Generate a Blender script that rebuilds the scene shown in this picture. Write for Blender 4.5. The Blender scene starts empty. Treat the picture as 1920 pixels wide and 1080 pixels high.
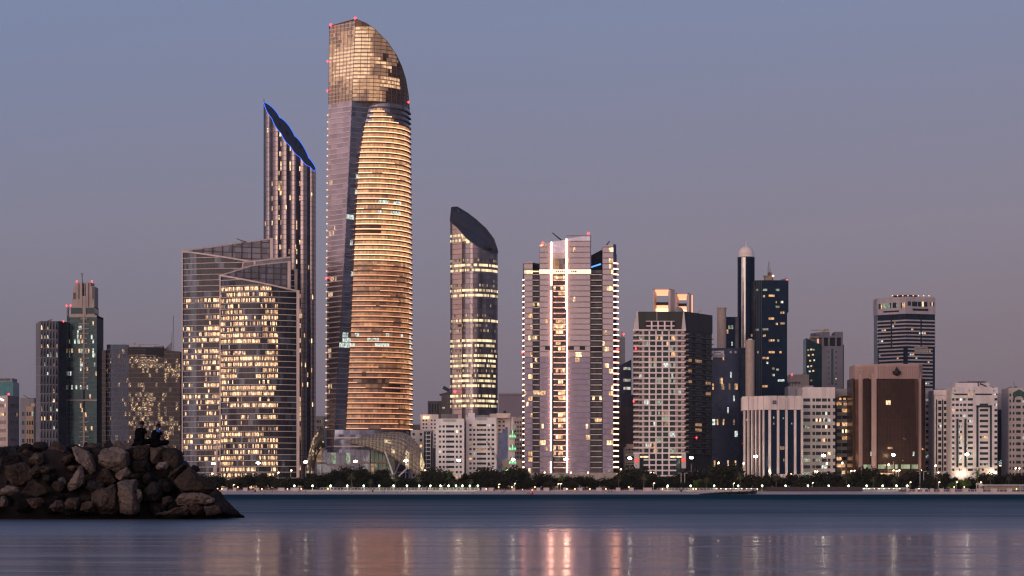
import bpy, bmesh, math, random
from mathutils import Vector, noise
R = math.radians
F = 4208.0          # focal length of the view in photo pixels, used only to turn surveyed outlines into metres
def X(px, D): return (px - 960.0) * D / F
def Z(py, D): return 1.0 + (924.0 - py) * D / F
GZ = 3.0            # street level behind the beach
sc = bpy.context.scene
COL = sc.collection
rng = random.Random(11)

# ------------------------------------------------------------------ materials
MATS = {}
def _principled(name):
    m = bpy.data.materials.new(name); m.use_nodes = True
    nt = m.node_tree; b = nt.nodes['Principled BSDF']
    return m, nt, b
def mat(name, col, rough=0.7, metal=0.0, var=0.18, vscale=0.08, spec=0.4, bump=0.0, bscale=1.0):
    """painted or cladded surface, broken up by weathering noise and vertical rain streaks"""
    if name in MATS: return MATS[name]
    m, nt, b = _principled(name); N = nt.nodes; L = nt.links
    tc = N.new('ShaderNodeTexCoord')
    no = N.new('ShaderNodeTexNoise'); no.inputs['Scale'].default_value = vscale; no.inputs['Detail'].default_value = 6
    mp = N.new('ShaderNodeMapping'); mp.inputs['Scale'].default_value = (6, 6, 0.5)
    n2 = N.new('ShaderNodeTexNoise'); n2.inputs['Scale'].default_value = vscale * .6; n2.inputs['Detail'].default_value = 3
    L.new(tc.outputs['Object'], no.inputs['Vector']); L.new(tc.outputs['Object'], mp.inputs['Vector']); L.new(mp.outputs[0], n2.inputs['Vector'])
    ad = N.new('ShaderNodeMath'); ad.operation = 'ADD'; L.new(no.outputs['Fac'], ad.inputs[0]); L.new(n2.outputs['Fac'], ad.inputs[1])
    mr = N.new('ShaderNodeMapRange'); mr.inputs['From Min'].default_value = 0.7; mr.inputs['From Max'].default_value = 1.3
    mr.inputs['To Min'].default_value = 1 - var; mr.inputs['To Max'].default_value = 1 + var
    L.new(ad.outputs[0], mr.inputs['Value'])
    mx = N.new('ShaderNodeVectorMath'); mx.operation = 'SCALE'; mx.inputs[0].default_value = col[:3]
    L.new(mr.outputs[0], mx.inputs['Scale']); L.new(mx.outputs[0], b.inputs['Base Color'])
    b.inputs['Roughness'].default_value = rough; b.inputs['Metallic'].default_value = metal
    b.inputs['Specular IOR Level'].default_value = spec
    if bump:
        n3 = N.new('ShaderNodeTexNoise'); n3.inputs['Scale'].default_value = bscale; n3.inputs['Detail'].default_value = 8
        L.new(tc.outputs['Object'], n3.inputs['Vector'])
        bp = N.new('ShaderNodeBump'); bp.inputs['Strength'].default_value = bump; L.new(n3.outputs['Fac'], bp.inputs['Height'])
        L.new(bp.outputs[0], b.inputs['Normal'])
    MATS[name] = m; return m
def glass(name, col, rough=0.12, metal=0.55, cell=(1.6, 1.6, 3.7), var=0.25, warp=0.05, spec=0.25):
    """coated facade glass: reflective, each pane a slightly different tone and slightly out of plane"""
    if name in MATS: return MATS[name]
    m, nt, b = _principled(name); N = nt.nodes; L = nt.links
    tc = N.new('ShaderNodeTexCoord')
    dv = N.new('ShaderNodeVectorMath'); dv.operation = 'DIVIDE'; dv.inputs[1].default_value = cell
    fl = N.new('ShaderNodeVectorMath'); fl.operation = 'FLOOR'
    wn = N.new('ShaderNodeTexWhiteNoise'); wn.noise_dimensions = '3D'
    L.new(tc.outputs['Object'], dv.inputs[0]); L.new(dv.outputs[0], fl.inputs[0]); L.new(fl.outputs[0], wn.inputs['Vector'])
    mr = N.new('ShaderNodeMapRange'); mr.inputs['To Min'].default_value = 1 - var; mr.inputs['To Max'].default_value = 1 + var
    L.new(wn.outputs['Value'], mr.inputs['Value'])
    mx = N.new('ShaderNodeVectorMath'); mx.operation = 'SCALE'; mx.inputs[0].default_value = col[:3]
    L.new(mr.outputs[0], mx.inputs['Scale']); L.new(mx.outputs[0], b.inputs['Base Color'])
    b.inputs['Roughness'].default_value = rough; b.inputs['Metallic'].default_value = metal
    b.inputs['Specular IOR Level'].default_value = spec
    mxc = max(col[:3]); b.inputs['Specular Tint'].default_value = (*[.25+.75*c/mxc for c in col[:3]], 1)
    if warp:
        ge = N.new('ShaderNodeNewGeometry')
        sb = N.new('ShaderNodeVectorMath'); sb.operation = 'SUBTRACT'; sb.inputs[1].default_value = (.5, .5, .5); L.new(wn.outputs['Color'], sb.inputs[0])
        sl = N.new('ShaderNodeVectorMath'); sl.operation = 'SCALE'; sl.inputs['Scale'].default_value = warp; L.new(sb.outputs[0], sl.inputs[0])
        aa = N.new('ShaderNodeVectorMath'); aa.operation = 'ADD'; L.new(ge.outputs['Normal'], aa.inputs[0]); L.new(sl.outputs[0], aa.inputs[1])
        nm = N.new('ShaderNodeVectorMath'); nm.operation = 'NORMALIZE'; L.new(aa.outputs[0], nm.inputs[0]); L.new(nm.outputs[0], b.inputs['Normal'])
    MATS[name] = m; return m
def lit(name, col, strength, base=(.05, .05, .05), cell=(0.9, 0.9, 1.3), lo=0.25, rough=0.2, power=1.0):
    """uneven emission: lit rooms behind glass, also painted glow, highlights and reflections"""
    if name in MATS: return MATS[name]
    m, nt, b = _principled(name); N = nt.nodes; L = nt.links
    tc = N.new('ShaderNodeTexCoord')
    dv = N.new('ShaderNodeVectorMath'); dv.operation = 'DIVIDE'; dv.inputs[1].default_value = cell
    fl = N.new('ShaderNodeVectorMath'); fl.operation = 'FLOOR'
    wn = N.new('ShaderNodeTexWhiteNoise'); wn.noise_dimensions = '3D'
    L.new(tc.outputs['Object'], dv.inputs[0]); L.new(dv.outputs[0], fl.inputs[0]); L.new(fl.outputs[0], wn.inputs['Vector'])
    pw = N.new('ShaderNodeMath'); pw.operation = 'POWER'; pw.inputs[1].default_value = power; L.new(wn.outputs['Value'], pw.inputs[0])
    mr = N.new('ShaderNodeMapRange'); mr.inputs['To Min'].default_value = strength * lo; mr.inputs['To Max'].default_value = strength * 1.5
    L.new(pw.outputs[0], mr.inputs['Value'])
    b.inputs['Base Color'].default_value = (*base, 1); b.inputs['Roughness'].default_value = rough
    b.inputs['Emission Color'].default_value = (*col, 1); cl = N.new('ShaderNodeMath'); cl.operation = 'MAXIMUM'; cl.inputs[1].default_value = 0; L.new(mr.outputs[0], cl.inputs[0]); L.new(cl.outputs[0], b.inputs['Emission Strength'])
    m.cycles.emission_sampling = 'NONE'
    MATS[name] = m; return m
def glow(name, col, strength, sample=False):
    if name in MATS: return MATS[name]
    m, nt, b = _principled(name)
    b.inputs['Base Color'].default_value = (*[min(1, c) for c in col], 1)
    b.inputs['Emission Color'].default_value = (*col, 1); b.inputs['Emission Strength'].default_value = strength
    if not sample: m.cycles.emission_sampling = 'NONE'
    MATS[name] = m; return m

WARM, AMBER, COOL, GREENW = (1.0, .56, .27), (1.0, .5, .2), (.82, .95, .85), (.75, 1.0, .7)
L_hot = lit('lit_room_bright', (1.0, .66, .35), 1.8)
L_warm = lit('lit_room_warm', WARM, 0.9)
L_dim = lit('lit_room_dim', WARM, 0.3)
L_amb = lit('lit_room_amber', AMBER, 0.75)
L_cool = lit('lit_room_cool', COOL, 0.8)
L_grn = lit('lit_room_greenish', (.65, .85, .6), 0.35)
RED = glow('red_beacon_light', (1.0, .045, .055), 5)
LED = glow('warm_facade_led', (1.0, .55, .28), 3.0)

# ------------------------------------------------------------------ mesh builder
class MB:
    def __init__(s): s.v = []; s.f = []; s.m = []
    def quad(s, a, b, c, d, m=0):
        i = len(s.v); s.v += [a, b, c, d]; s.f.append((i, i+1, i+2, i+3)); s.m.append(m)
    def tri(s, a, b, c, m=0):
        i = len(s.v); s.v += [a, b, c]; s.f.append((i, i+1, i+2)); s.m.append(m)
    def ngon(s, pts, m=0):
        i = len(s.v); s.v += list(pts); s.f.append(tuple(range(i, i+len(pts)))); s.m.append(m)
    def box(s, x0, x1, y0, y1, z0, z1, m=0):
        i = len(s.v)
        s.v += [(x0,y0,z0),(x1,y0,z0),(x1,y1,z0),(x0,y1,z0),(x0,y0,z1),(x1,y0,z1),(x1,y1,z1),(x0,y1,z1)]
        s.f += [(i,i+1,i+5,i+4),(i+1,i+2,i+6,i+5),(i+2,i+3,i+7,i+6),(i+3,i,i+4,i+7),(i+4,i+5,i+6,i+7),(i+3,i+2,i+1,i)]
        s.m += [m]*6
    def prism(s, poly, z0, z1, m=0, mt=None):
        """poly: plan points counter-clockwise seen from above (front edge left to right first); z0,z1 numbers or functions of (x,y)"""
        a = [(x, y, z0(x, y) if callable(z0) else z0) for x, y in poly]
        b = [(x, y, z1(x, y) if callable(z1) else z1) for x, y in poly]
        i = len(s.v); n = len(poly); s.v += a + b
        for k in range(n):
            q = (k+1) % n; s.f.append((i+k, i+q, i+n+q, i+n+k)); s.m.append(m)
        s.f.append(tuple(i+n+k for k in range(n))); s.m.append(m if mt is None else mt)
        s.f.append(tuple(i+k for k in reversed(range(n)))); s.m.append(m)
    def bar(s, p, q, r, m=0, n=6, r2=None, cap=True):
        p = Vector(p); q = Vector(q); d = (q-p)
        if d.length < 1e-6: return
        d.normalize(); u = d.cross(Vector((0,0,1)) if abs(d.z) < .9 else Vector((1,0,0))).normalized(); w = d.cross(u)
        r2 = r if r2 is None else r2; i = len(s.v)
        for c, rr in ((p, r), (q, r2)):
            for k in range(n):
                a = 2*math.pi*k/n + math.pi/n; s.v.append(tuple(c + u*math.cos(a)*rr + w*math.sin(a)*rr))
        for k in range(n):
            j = (k+1) % n; s.f.append((i+k, i+n+k, i+n+j, i+j)); s.m.append(m)
        if cap:
            s.f.append(tuple(i+k for k in range(n))); s.m.append(m)
            s.f.append(tuple(i+n+k for k in reversed(range(n)))); s.m.append(m)
    def ball(s, c, r, m=0, nu=10, nv=6, zs=1.0, half=False):
        i = len(s.v); a0 = 0 if half else -math.pi/2
        for j in range(nv+1):
            a = a0 + (math.pi/2 - a0)*j/nv
            for k in range(nu):
                t = 2*math.pi*k/nu; s.v.append((c[0]+r*math.cos(a)*math.cos(t), c[1]+r*math.cos(a)*math.sin(t), c[2]+r*zs*math.sin(a)))
        for j in range(nv):
            for k in range(nu):
                q = (k+1) % nu; s.f.append((i+j*nu+k, i+j*nu+q, i+(j+1)*nu+q, i+(j+1)*nu+k)); s.m.append(m)
    def lathe(s, c, prof, m=0, n=16):
        """prof: list of (radius, z)"""
        i = len(s.v)
        for r, z in prof:
            for k in range(n):
                t = 2*math.pi*k/n; s.v.append((c[0]+r*math.cos(t), c[1]+r*math.sin(t), z))
        for j in range(len(prof)-1):
            for k in range(n):
                q = (k+1) % n; s.f.append((i+j*n+k, i+j*n+q, i+(j+1)*n+q, i+(j+1)*n+k)); s.m.append(m)
        s.f.append(tuple(i+(len(prof)-1)*n+k for k in range(n))); s.m.append(m)
    def build(s, name, mats, parent=None, smooth=False, kind=None, label=None):
        if not s.f: return None
        off = Vector((0, 0, 0)); p = parent
        while p is not None: off += p.location; p = p.parent
        me = bpy.data.meshes.new(name)
        me.from_pydata([(a[0]-off.x, a[1]-off.y, a[2]-off.z) for a in s.v], [], s.f)
        for m in (mats if isinstance(mats, (list, tuple)) else [mats]): me.materials.append(m)
        if any(s.m): me.polygons.foreach_set('material_index', s.m)
        if smooth: me.polygons.foreach_set('use_smooth', [True]*len(s.f))
        me.validate(); me.update()
        o = bpy.data.objects.new(name, me); COL.objects.link(o)
        if parent is not None: o.parent = parent
        if kind: o['kind'] = kind
        if label: o['label'] = label
        return o
def thing(name, label, cat, loc=(0, 0, 0), group=None):
    o = bpy.data.objects.new(name, None); COL.objects.link(o); o.location = loc
    o.empty_display_size = 0.5
    o['label'] = label; o['category'] = cat
    if group: o['group'] = group
    return o
def tag(o, label, cat, group=None):
    o['label'] = label; o['category'] = cat
    if group: o['group'] = group
    return o
def rel(o, parent):
    o.parent = parent; return o

# ------------------------------------------------------------------ building helpers
class Building:
    def __init__(s, name, label, x, y, cat='building', group=None, seed=0):
        s.r = thing(name, label, cat, (x, y, GZ), group); s.nwin = 0; s.extra = MB(); s.emats = []; s.rng = random.Random(seed or hash_(name+label))
        s.wall = MB()
    def part(s, name, mb, mats, **k): return mb.build(name, mats, s.r, **k)
    def em(s, m):
        if m not in s.emats: s.emats.append(m)
        return s.emats.index(m)
    def pane(s, quads, name='window'):
        """one window made of pane quads: list of (a,b,c,d,material). The first 100 of a building are parts of their own"""
        s.nwin += 1
        if s.nwin <= 100:
            mb = MB(); ms = []
            for a, b, c, d, m in quads:
                if m not in ms: ms.append(m)
                mb.quad(a, b, c, d, ms.index(m))
            mb.build(name, ms, s.r)
        else:
            for a, b, c, d, m in quads: s.extra.quad(a, b, c, d, s.em(m))
    def done(s, wallmat=None, wallname='wall'):
        if wallmat is not None and s.wall.f: s.wall.build(wallname, wallmat, s.r)
        if s.extra.f:
            o = s.extra.build('window', s.emats, s.r); o['kind'] = 'stuff'
def hash_(t):
    h = 7
    for c in t: h = (h*131 + ord(c)) % 1000003
    return h
def lerp(a, b, t): return a + (b-a)*t
def at(P0, P1, s_, z, inset=0.0):
    """point s_ metres along the wall P0->P1 (left to right), inset metres into the building"""
    dx, dy = P1[0]-P0[0], P1[1]-P0[1]; l = math.hypot(dx, dy); dx /= l; dy /= l
    return (P0[0]+dx*s_ - dy*inset, P0[1]+dy*s_ + dx*inset, z)
def wlen(P0, P1): return math.hypot(P1[0]-P0[0], P1[1]-P0[1])
def choose(b, w):
    """w: list of (weight, material)"""
    t = b.rng.random()*sum(a for a, _ in w)
    for a, m in w:
        t -= a
        if t <= 0: return m
    return w[-1][1]
def grid_wall(b, P0, P1, xs, zs, cell, depth=0.6, panes=1.3, mb=None, wm=0):
    """wall with real openings. xs/zs: edges in metres; cell(i,j) -> None (wall) or (glass, litweights, p) for a window"""
    mb = mb or b.wall
    for j in range(len(zs)-1):
        z0, z1 = zs[j], zs[j+1]; i = 0
        while i < len(xs)-1:
            c = cell(i, j)
            if c is None:
                k = i
                while k+1 < len(xs)-1 and cell(k+1, j) is None: k += 1
                mb.quad(at(P0,P1,xs[i],z0), at(P0,P1,xs[k+1],z0), at(P0,P1,xs[k+1],z1), at(P0,P1,xs[i],z1), wm)
                i = k+1; continue
            x0, x1 = xs[i], xs[i+1]
            A, B, C, Dd = (at(P0,P1,x0,z0), at(P0,P1,x1,z0), at(P0,P1,x1,z1), at(P0,P1,x0,z1))
            a, q, e, g = (at(P0,P1,x0,z0,depth), at(P0,P1,x1,z0,depth), at(P0,P1,x1,z1,depth), at(P0,P1,x0,z1,depth))
            mb.quad(A, B, q, a, wm); mb.quad(g, e, C, Dd, wm); mb.quad(A, a, g, Dd, wm); mb.quad(q, B, C, e, wm)
            gl, lw, p = c; n = max(1, round((x1-x0)/panes)); qs = []
            on = b.rng.random() < p; lm = choose(b, lw) if on else None
            for t in range(n):
                u0, u1 = lerp(x0, x1, t/n), lerp(x0, x1, (t+1)/n)
                m = lm if (on and b.rng.random() < .7) else gl
                qs.append((at(P0,P1,u0,z0,depth), at(P0,P1,u1,z0,depth), at(P0,P1,u1,z1,depth), at(P0,P1,u0,z1,depth), m))
            b.pane(qs); i += 1
def cols(L, pattern):
    """edges from a pattern of relative widths scaled to length L"""
    t = sum(pattern); e = [0.0]
    for p in pattern: e.append(e[-1] + p*L/t)
    return e
def rows(z0, z1, n, frac=(.3, .5, .2)):
    """edges for n storeys, each split sill / window / head; window rows are index 3k+1"""
    e = [z0]; h = (z1-z0)/n
    for k in range(n):
        a = z0 + k*h; t = 0
        for f in frac: t += f; e.append(a + h*t)
    return e
LW = [(4, L_warm), (2, L_hot), (3, L_dim), (2, L_amb), (3, L_cool), (2, L_grn)]
LWC = [(2, L_warm), (4, L_cool), (3, L_grn), (2, L_dim)]
def curtain(b, path, zs, pick, mats, top=None, sl=None, slm=None, bandname='window_band', slabname='floor_slab', inset=None):
    """path(u-index list)-> plan points as function of z: callable z -> [(x,y)...]. One glazing band and one slab edge per storey."""
    for k in range(len(zs)-1):
        z0, z1 = zs[k], zs[k+1]; h = sl[0] if sl else 0
        p0, p1 = path(z0+h), path(z1); n = len(p0)-1; mb = MB()
        def tz(x, z): return min(z, top(x)) if top else z
        for i in range(n):
            a, q, c, d = p0[i], p0[i+1], p1[i+1], p1[i]
            za, zb = tz(a[0], z0+h), tz(q[0], z0+h); zc, zd = tz(c[0], z1), tz(d[0], z1)
            if zc-zb < .02 and zd-za < .02: continue
            m = pick(i, k, n)
            if m is None: continue
            if inset and m in inset[0] and zd-za > 1:      # lit room: dark sill panel below and ceiling void above the lit pane
                bm_ = inset[1](i, k, n) if callable(inset[1]) else inset[1]; h0, h1 = inset[2]
                e1 = lambda u_: ((lerp(a[0],d[0],u_), lerp(a[1],d[1],u_), lerp(za,zd,u_)), (lerp(q[0],c[0],u_), lerp(q[1],c[1],u_), lerp(zb,zc,u_)))
                A0, B0 = e1(0); A1, B1 = e1(h0); A2, B2 = e1(h1); A3, B3 = e1(1)
                mb.quad(A0, B0, B1, A1, bm_); mb.quad(A1, B1, B2, A2, m); mb.quad(A2, B2, B3, A3, bm_); continue
            mb.quad((a[0],a[1],za), (q[0],q[1],zb), (c[0],c[1],zc), (d[0],d[1],zd), m)
        mb.build(bandname, mats, b.r)
        if sl:
            pr = sl[1]; pp = path(z0); ms = MB()
            for i in range(n):
                (x0, y0), (x1, y1) = pp[i], pp[i+1]; l = math.hypot(x1-x0, y1-y0) or 1; nx, ny = (y1-y0)/l, -(x1-x0)/l
                if top and (top(x0) < z0+h or top(x1) < z0+h): continue
                A = (x0+nx*pr, y0+ny*pr); B = (x1+nx*pr, y1+ny*pr)
                ms.quad((*A,z0), (*B,z0), (*B,z0+h), (*A,z0+h)); ms.quad((*A,z0+h), (*B,z0+h), (x1,y1,z0+h), (x0,y0,z0+h))
                ms.quad((x0,y0,z0), (x1,y1,z0), (*B,z0), (*A,z0))
            ms.build(slabname, slm, b.r)
def frange(a, b, n): return [lerp(a, b, i/n) for i in range(n+1)]
def arc(p0, p1, bulge, n):
    """plan arc from p0 to p1 bulging towards the sea by bulge metres"""
    out = []
    for i in range(n+1):
        t = i/n; x = lerp(p0[0], p1[0], t); y = lerp(p0[1], p1[1], t) - bulge*4*t*(1-t); out.append((x, y))
    return out
def beacon(b, x, y, z, r=.9, name='beacon'):
    r *= .72
    m = MB(); m.ball((x, y, z+r*.4), r, 0, 8, 5); m.box(x-.2, x+.2, y-.2, y+.2, z-.8, z); m.build(name, RED, b.r)
def roof_crane(b, p, q, r=.5, m=None):
    """building maintenance unit: mast, jib, counterweight"""
    mb = MB(); x, y, z = p; mb.box(x-1, x+1, y-1, y+1, z, z+1.6); mb.bar((x, y, z+1.4), q, r, 0, 4, r*.6)
    d = Vector(q)-Vector((x, y, z+1.4)); d.normalize(); e = Vector((x, y, z+1.4)) - d*3
    mb.bar((x, y, z+1.4), e, r*1.3, 0, 4)
    return mb.build('roof_crane', m or STEEL, b.r)
STEEL = mat('painted_steel', (.16, .14, .14), .5, .3)
WHITE = mat('white_painted_concrete', (.82, .76, .72), .8)
CREAM = mat('cream_render', (.58, .50, .44), .85)
PINKW = mat('pinkish_cladding', (.60, .47, .42), .7)
GREYC = mat('grey_concrete', (.30, .29, .30), .8)
BEIGE = mat('beige_stone', (.45, .36, .30), .8)
DARKC = mat('dark_cladding', (.028, .028, .032), .6, spec=.2)
G_dark = glass('dark_window_glass', (.020, .03, .036), .15, .12)
G_teal = glass('teal_facade_glass', (.03, .085, .10), .18, .35)
# ================================================================== the tall curved gold tower
def interp(tab, v):
    for (a, x), (c, y) in zip(tab, tab[1:]):
        if (a <= v <= c) or (a >= v >= c): return lerp(x, y, (v-a)/(c-a)) if c != a else x
    return tab[0][1] if abs(v-tab[0][0]) < abs(v-tab[-1][0]) else tab[-1][1]
EDGE = glow('edge_lamp_light', (1.0, .6, .35), 1.2)
def gold_tower():
    D = 1600.0; k = D/F
    b = Building('curved_tower', 'tallest tower, curved and glowing gold, with a rounded glass crown', X(688, D), D+20, 'skyscraper')
    XL = [(36, 615), (190, 613), (450, 611), (640, 610), (890, 609)]
    XF = [(36, 667), (100, 664), (190, 660), (300, 655), (400, 650), (500, 645), (600, 639), (700, 633), (806, 628), (890, 622)]
    XG = [(190, 693), (232, 683), (300, 672), (400, 667), (500, 662), (600, 658), (700, 653), (806, 648), (890, 644)]
    XR = [(36, 763), (190, 763), (300, 764), (500, 766), (700, 767), (806, 767), (890, 766)]
    def py(z): return 924 - (z-1)/k
    def pl(z):
        y = py(z); return [X(interp(t, y), D) for t in (XL, XF, XG, XR)]
    def left(z, n=14):
        a, f, g, r = pl(z); return [(lerp(a, f, i/n), D + lerp(14, 0, i/n)) for i in range(n+1)]
    def strip(z, n=4):
        a, f, g, r = pl(z); return [(lerp(f, g, i/n), D + lerp(0, 7, i/n)) for i in range(n+1)]
    def gold(z, n=22):
        a, f, g, r = pl(z); out = []
        for i in range(n+1):
            t = i/n; th = t*math.pi*.5; out.append((lerp(g, r, math.sin(th)), D + 7 + 30*(1-math.cos(th)) - 5*math.sin(2*th)*.9))
        return out
    def bulge(z, n=36):  # crown: fold to right edge in one sweep
        a, f, g, r = pl(z); out = []
        for i in range(n+1):
            th = i/n*math.pi*.5; out.append((lerp(f, r, math.sin(th)), D + 37*(1-math.cos(th)) - 3*math.sin(2*th)))
        return out
    outline = [(X(609, D), Z(43, D)), (X(615, D), Z(42, D)), (X(667, D), Z(36, D)), (X(687, D), Z(44, D)), (X(702, D), Z(54, D)), (X(724, D), Z(74, D)), (X(741, D), Z(97, D)),
               (X(750.5, D), Z(116, D)), (X(757.5, D), Z(138, D)), (X(761.5, D), Z(163, D)), (X(763, D), Z(190, D)), (X(770, D), Z(191, D))]
    def top(x): return interp(outline, x)
    gl_p = glass('mauve_curtain_glass', (.36, .295, .32), .16, .8, (4.4, 40, 3.6), .16, .03)
    gl_d = glass('slate_curtain_glass', (.16, .18, .24), .14, .6, (4, 40, 3.6), .35, .05)
    gl_w = glass('bronze_curtain_glass', (.09, .06, .045), .25, .3, (2, 40, 3.6), .4, .05)
    rose = mat('rose_aluminium', (.62, .50, .47), .45, .4); brown = mat('bronze_slab_edge', (.13, .075, .05), .6, .1)
    cw1 = lit('crown_glow_bright', (1.0, .62, .35), .80, lo=.9, cell=(2.2, 60, 1.8)); cw2 = lit('crown_glow_soft', (1.0, .52, .26), .45, lo=.85, cell=(2.2, 60, 1.8)); cw3 = lit('crown_glow_faint', (1.0, .50, .27), .20, lo=.8, cell=(2.2, 60, 3.6))
    gb1 = lit('balcony_glow_bright', (1.0, .47, .20), .52, lo=.7, cell=(1.1, 60, 3.6)); gb2 = lit('balcony_glow_mid', (1.0, .44, .18), .34, lo=.65, cell=(1.3, 60, 3.6))  # LED light on the balcony walls is put in as emission
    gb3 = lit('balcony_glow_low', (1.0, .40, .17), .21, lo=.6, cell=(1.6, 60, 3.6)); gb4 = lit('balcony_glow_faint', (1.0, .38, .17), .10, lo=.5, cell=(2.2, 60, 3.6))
    rg = b.rng
    zt = Z(190, D); zb = Z(806, D)
    # crown storeys
    zc = frange(zt, Z(36, D), 22)
    def pk_left(i, kk, n):
        v = kk/22
        if v > .9: return 3 if (i*7+kk) % 5 else 0
        if v < .06: return 3
        q = .98 - abs(v-.48)*1.9 + (i/n)*.30
        q += noise.noise((i*.22, kk*.35, 3))*.35 + rg.uniform(-.06, .06)
        return 1 if q > .82 else (2 if q > .55 else 3)
    curtain(b, lambda z: left(z), zc, pk_left, [gl_p, cw1, cw2, cw3, gl_w], top, (.5, .25), rose, 'crown_glass', inset=((1,), 2, (.1, .72)))
    def pk_r(i, kk, n):
        v = kk/22; u = math.sin(i/n*math.pi/2)
        if v > .88: return 4
        if u < .30: q = 1.15 - abs(v-.55)*1.5 - u*.9 + rg.uniform(-.05, .05); return 1 if q > .58 else 2 if q > .28 else 3
        if (abs(v-(.56-.35*(u-.2))) < .04 and u < .68) or (abs(v-.22) < .06 and .48 < u < .82): return 1 if rg.random() < .55 else 2
        q = .40 - (u-.3)*1.1 + noise.noise((i*.15, kk*.22, 9))*.35
        return 2 if q > .30 else (3 if q > .0 else 4)
    curtain(b, lambda z: bulge(z), zc, pk_r, [gl_p, cw1, cw2, cw3, gl_w], top, (.45, .2), brown, 'crown_glass', inset=((1,), 2, (.1, .75)))
    # body storeys
    n = 64; zs = frange(zb, zt, n)
    litrow = {}
    def pk_l(i, kk, m):
        if kk not in litrow: litrow[kk] = (rg.random() < .14, rg.randrange(0, 5), rg.randrange(2, 6))
        on, a, w = litrow[kk]
        return 1 if on and a <= i < a+w and rg.random() < .7 else 0
    curtain(b, lambda z: left(z), zs, pk_l, [gl_p, lit('tower_room_warm', (1, .66, .42), .75)], None, (.75, .35), rose)
    curtain(b, lambda z: strip(z), zs, lambda i, kk, m: (1 if rg.random() < .02 or (kk in (16, 17, 18, 41) and rg.random() < .6) else 0), [gl_d, L_cool], None, (.4, .2), mat('grey_slab_edge', (.3, .27, .27), .5, .3))
    top_arch = Z(232, D)
    def pk_g(i, kk, m):
        z = (zs[kk]+zs[kk+1])/2; u = i/m
        if z > top_arch: # arched head of the lit zone
            h = (z-top_arch)/(zt-top_arch); lim = .52*(1-max(0, h-.1)**.8)
            if .06 < u < lim and h < .72: return 0 if rg.random() < .8 else 1
            return 4
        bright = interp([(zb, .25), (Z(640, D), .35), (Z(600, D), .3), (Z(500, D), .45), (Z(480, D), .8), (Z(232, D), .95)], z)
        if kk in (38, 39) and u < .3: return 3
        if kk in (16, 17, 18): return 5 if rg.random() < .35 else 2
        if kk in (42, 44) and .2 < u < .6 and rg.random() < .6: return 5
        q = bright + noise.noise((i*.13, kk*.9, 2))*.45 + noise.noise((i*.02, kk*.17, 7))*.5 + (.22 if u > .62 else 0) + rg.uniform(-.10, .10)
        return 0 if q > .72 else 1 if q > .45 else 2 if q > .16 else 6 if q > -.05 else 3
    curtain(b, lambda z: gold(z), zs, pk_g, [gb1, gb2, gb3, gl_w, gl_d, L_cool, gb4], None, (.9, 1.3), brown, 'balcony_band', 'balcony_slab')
    led_hi = glow('gold_led_line_bright', (1.0, .46, .24), 3.0); led_lo = glow('gold_led_line', (1.0, .44, .22), 1.0); led_off = mat('gold_led_unlit', (.2, .13, .09), .5)
    for kk in range(len(zs)-1):
        z = zs[kk]+.9; pts = gold(z); mb = MB(); m = len(pts)-1
        hi = zs[kk] > Z(490, D)
        for i in range(m):
            (x0, y0), (x1, y1) = pts[i], pts[i+1]; u = i/m
            if z > top_arch+1:
                h = (z-top_arch)/(zt-top_arch)
                if not (.04 < u < .5*(1-max(0, h-.1)**.8)+.04 and h < .78): continue
            if u < .7 and noise.noise((i*.1, kk*.8, 4)) < (-.45 if hi else -.28): continue
            l = math.hypot(x1-x0, y1-y0); nx, ny = (y1-y0)/l*.9, -(x1-x0)/l*.9
            mb.quad((x0+nx, y0+ny, z), (x1+nx, y1+ny, z), (x1+nx, y1+ny, z+.55), (x0+nx, y0+ny, z+.55), 0 if (hi or u > .78) else 1)
        mb.build('led_line', [led_hi, led_lo], b.r)
    # base storeys under the gold zone, back and roof
    zb2 = frange(GZ, zb, 7)
    def base(z):
        return left(z, 4) + bulge(z, 14)[1:]
    curtain(b, base, zb2, lambda i, kk, m: 0 if i < 4 else (2 if rg.random() < .08 else 1), [gl_p, gl_d, L_grn], None, (1.0, .5), rose)
    mb = MB()
    for z0, z1 in zip([GZ, zb, Z(500, D), zt], [zb, Z(500, D), zt, zt+.1]):
        a0, a1 = pl(z0), pl(z1); L0 = (a0[0], D+14); L1 = (a1[0], D+14); R0 = (a0[3], D+37); R1 = (a1[3], D+37)
        B0 = [(a0[3]-3, D+50), (a0[0]+6, D+50)]; B1 = [(a1[3]-3, D+50), (a1[0]+6, D+50)]
        for (p, q), (c, d) in (((R0, B0[0]), (R1, B1[0])), ((B0[0], B0[1]), (B1[0], B1[1])), ((B0[1], L0), (B1[1], L1))):
            mb.quad((*p, z0), (*q, z0), (*d, z1), (*c, z1))
    mb.build('rear_wall', gl_d, b.r)
    mb = MB(); a = pl(zt); xs = frange(a[0], a[3], 24)
    for x0, x1 in zip(xs, xs[1:]):
        def yb(x): return D + 50
        za, zb_ = top(x0), top(x1)
        yf0 = D + (14 if x0 < a[1] else 37*(1-math.cos(math.asin(min(1, (x0-a[1])/(a[3]-a[1]))))))+.3
        yf1 = D + (14 if x1 < a[1] else 37*(1-math.cos(math.asin(min(1, (x1-a[1])/(a[3]-a[1]))))))+.3
        if x0 < a[1]: yf0 = D + lerp(14, 0, (x0-a[0])/(a[1]-a[0])) + .3
        if x1 < a[1]: yf1 = D + lerp(14, 0, (x1-a[0])/(a[1]-a[0])) + .3
        mb.quad((x0, yf0, za-.3), (x1, yf1, zb_-.3), (x1, D+50, zb_-.3), (x0, D+50, za-.3))
        mb.quad((x1, D+50, zt), (x0, D+50, zt), (x0, D+50, za-.3), (x1, D+50, zb_-.3))
    mb.build('roof', gl_w, b.r)
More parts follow.
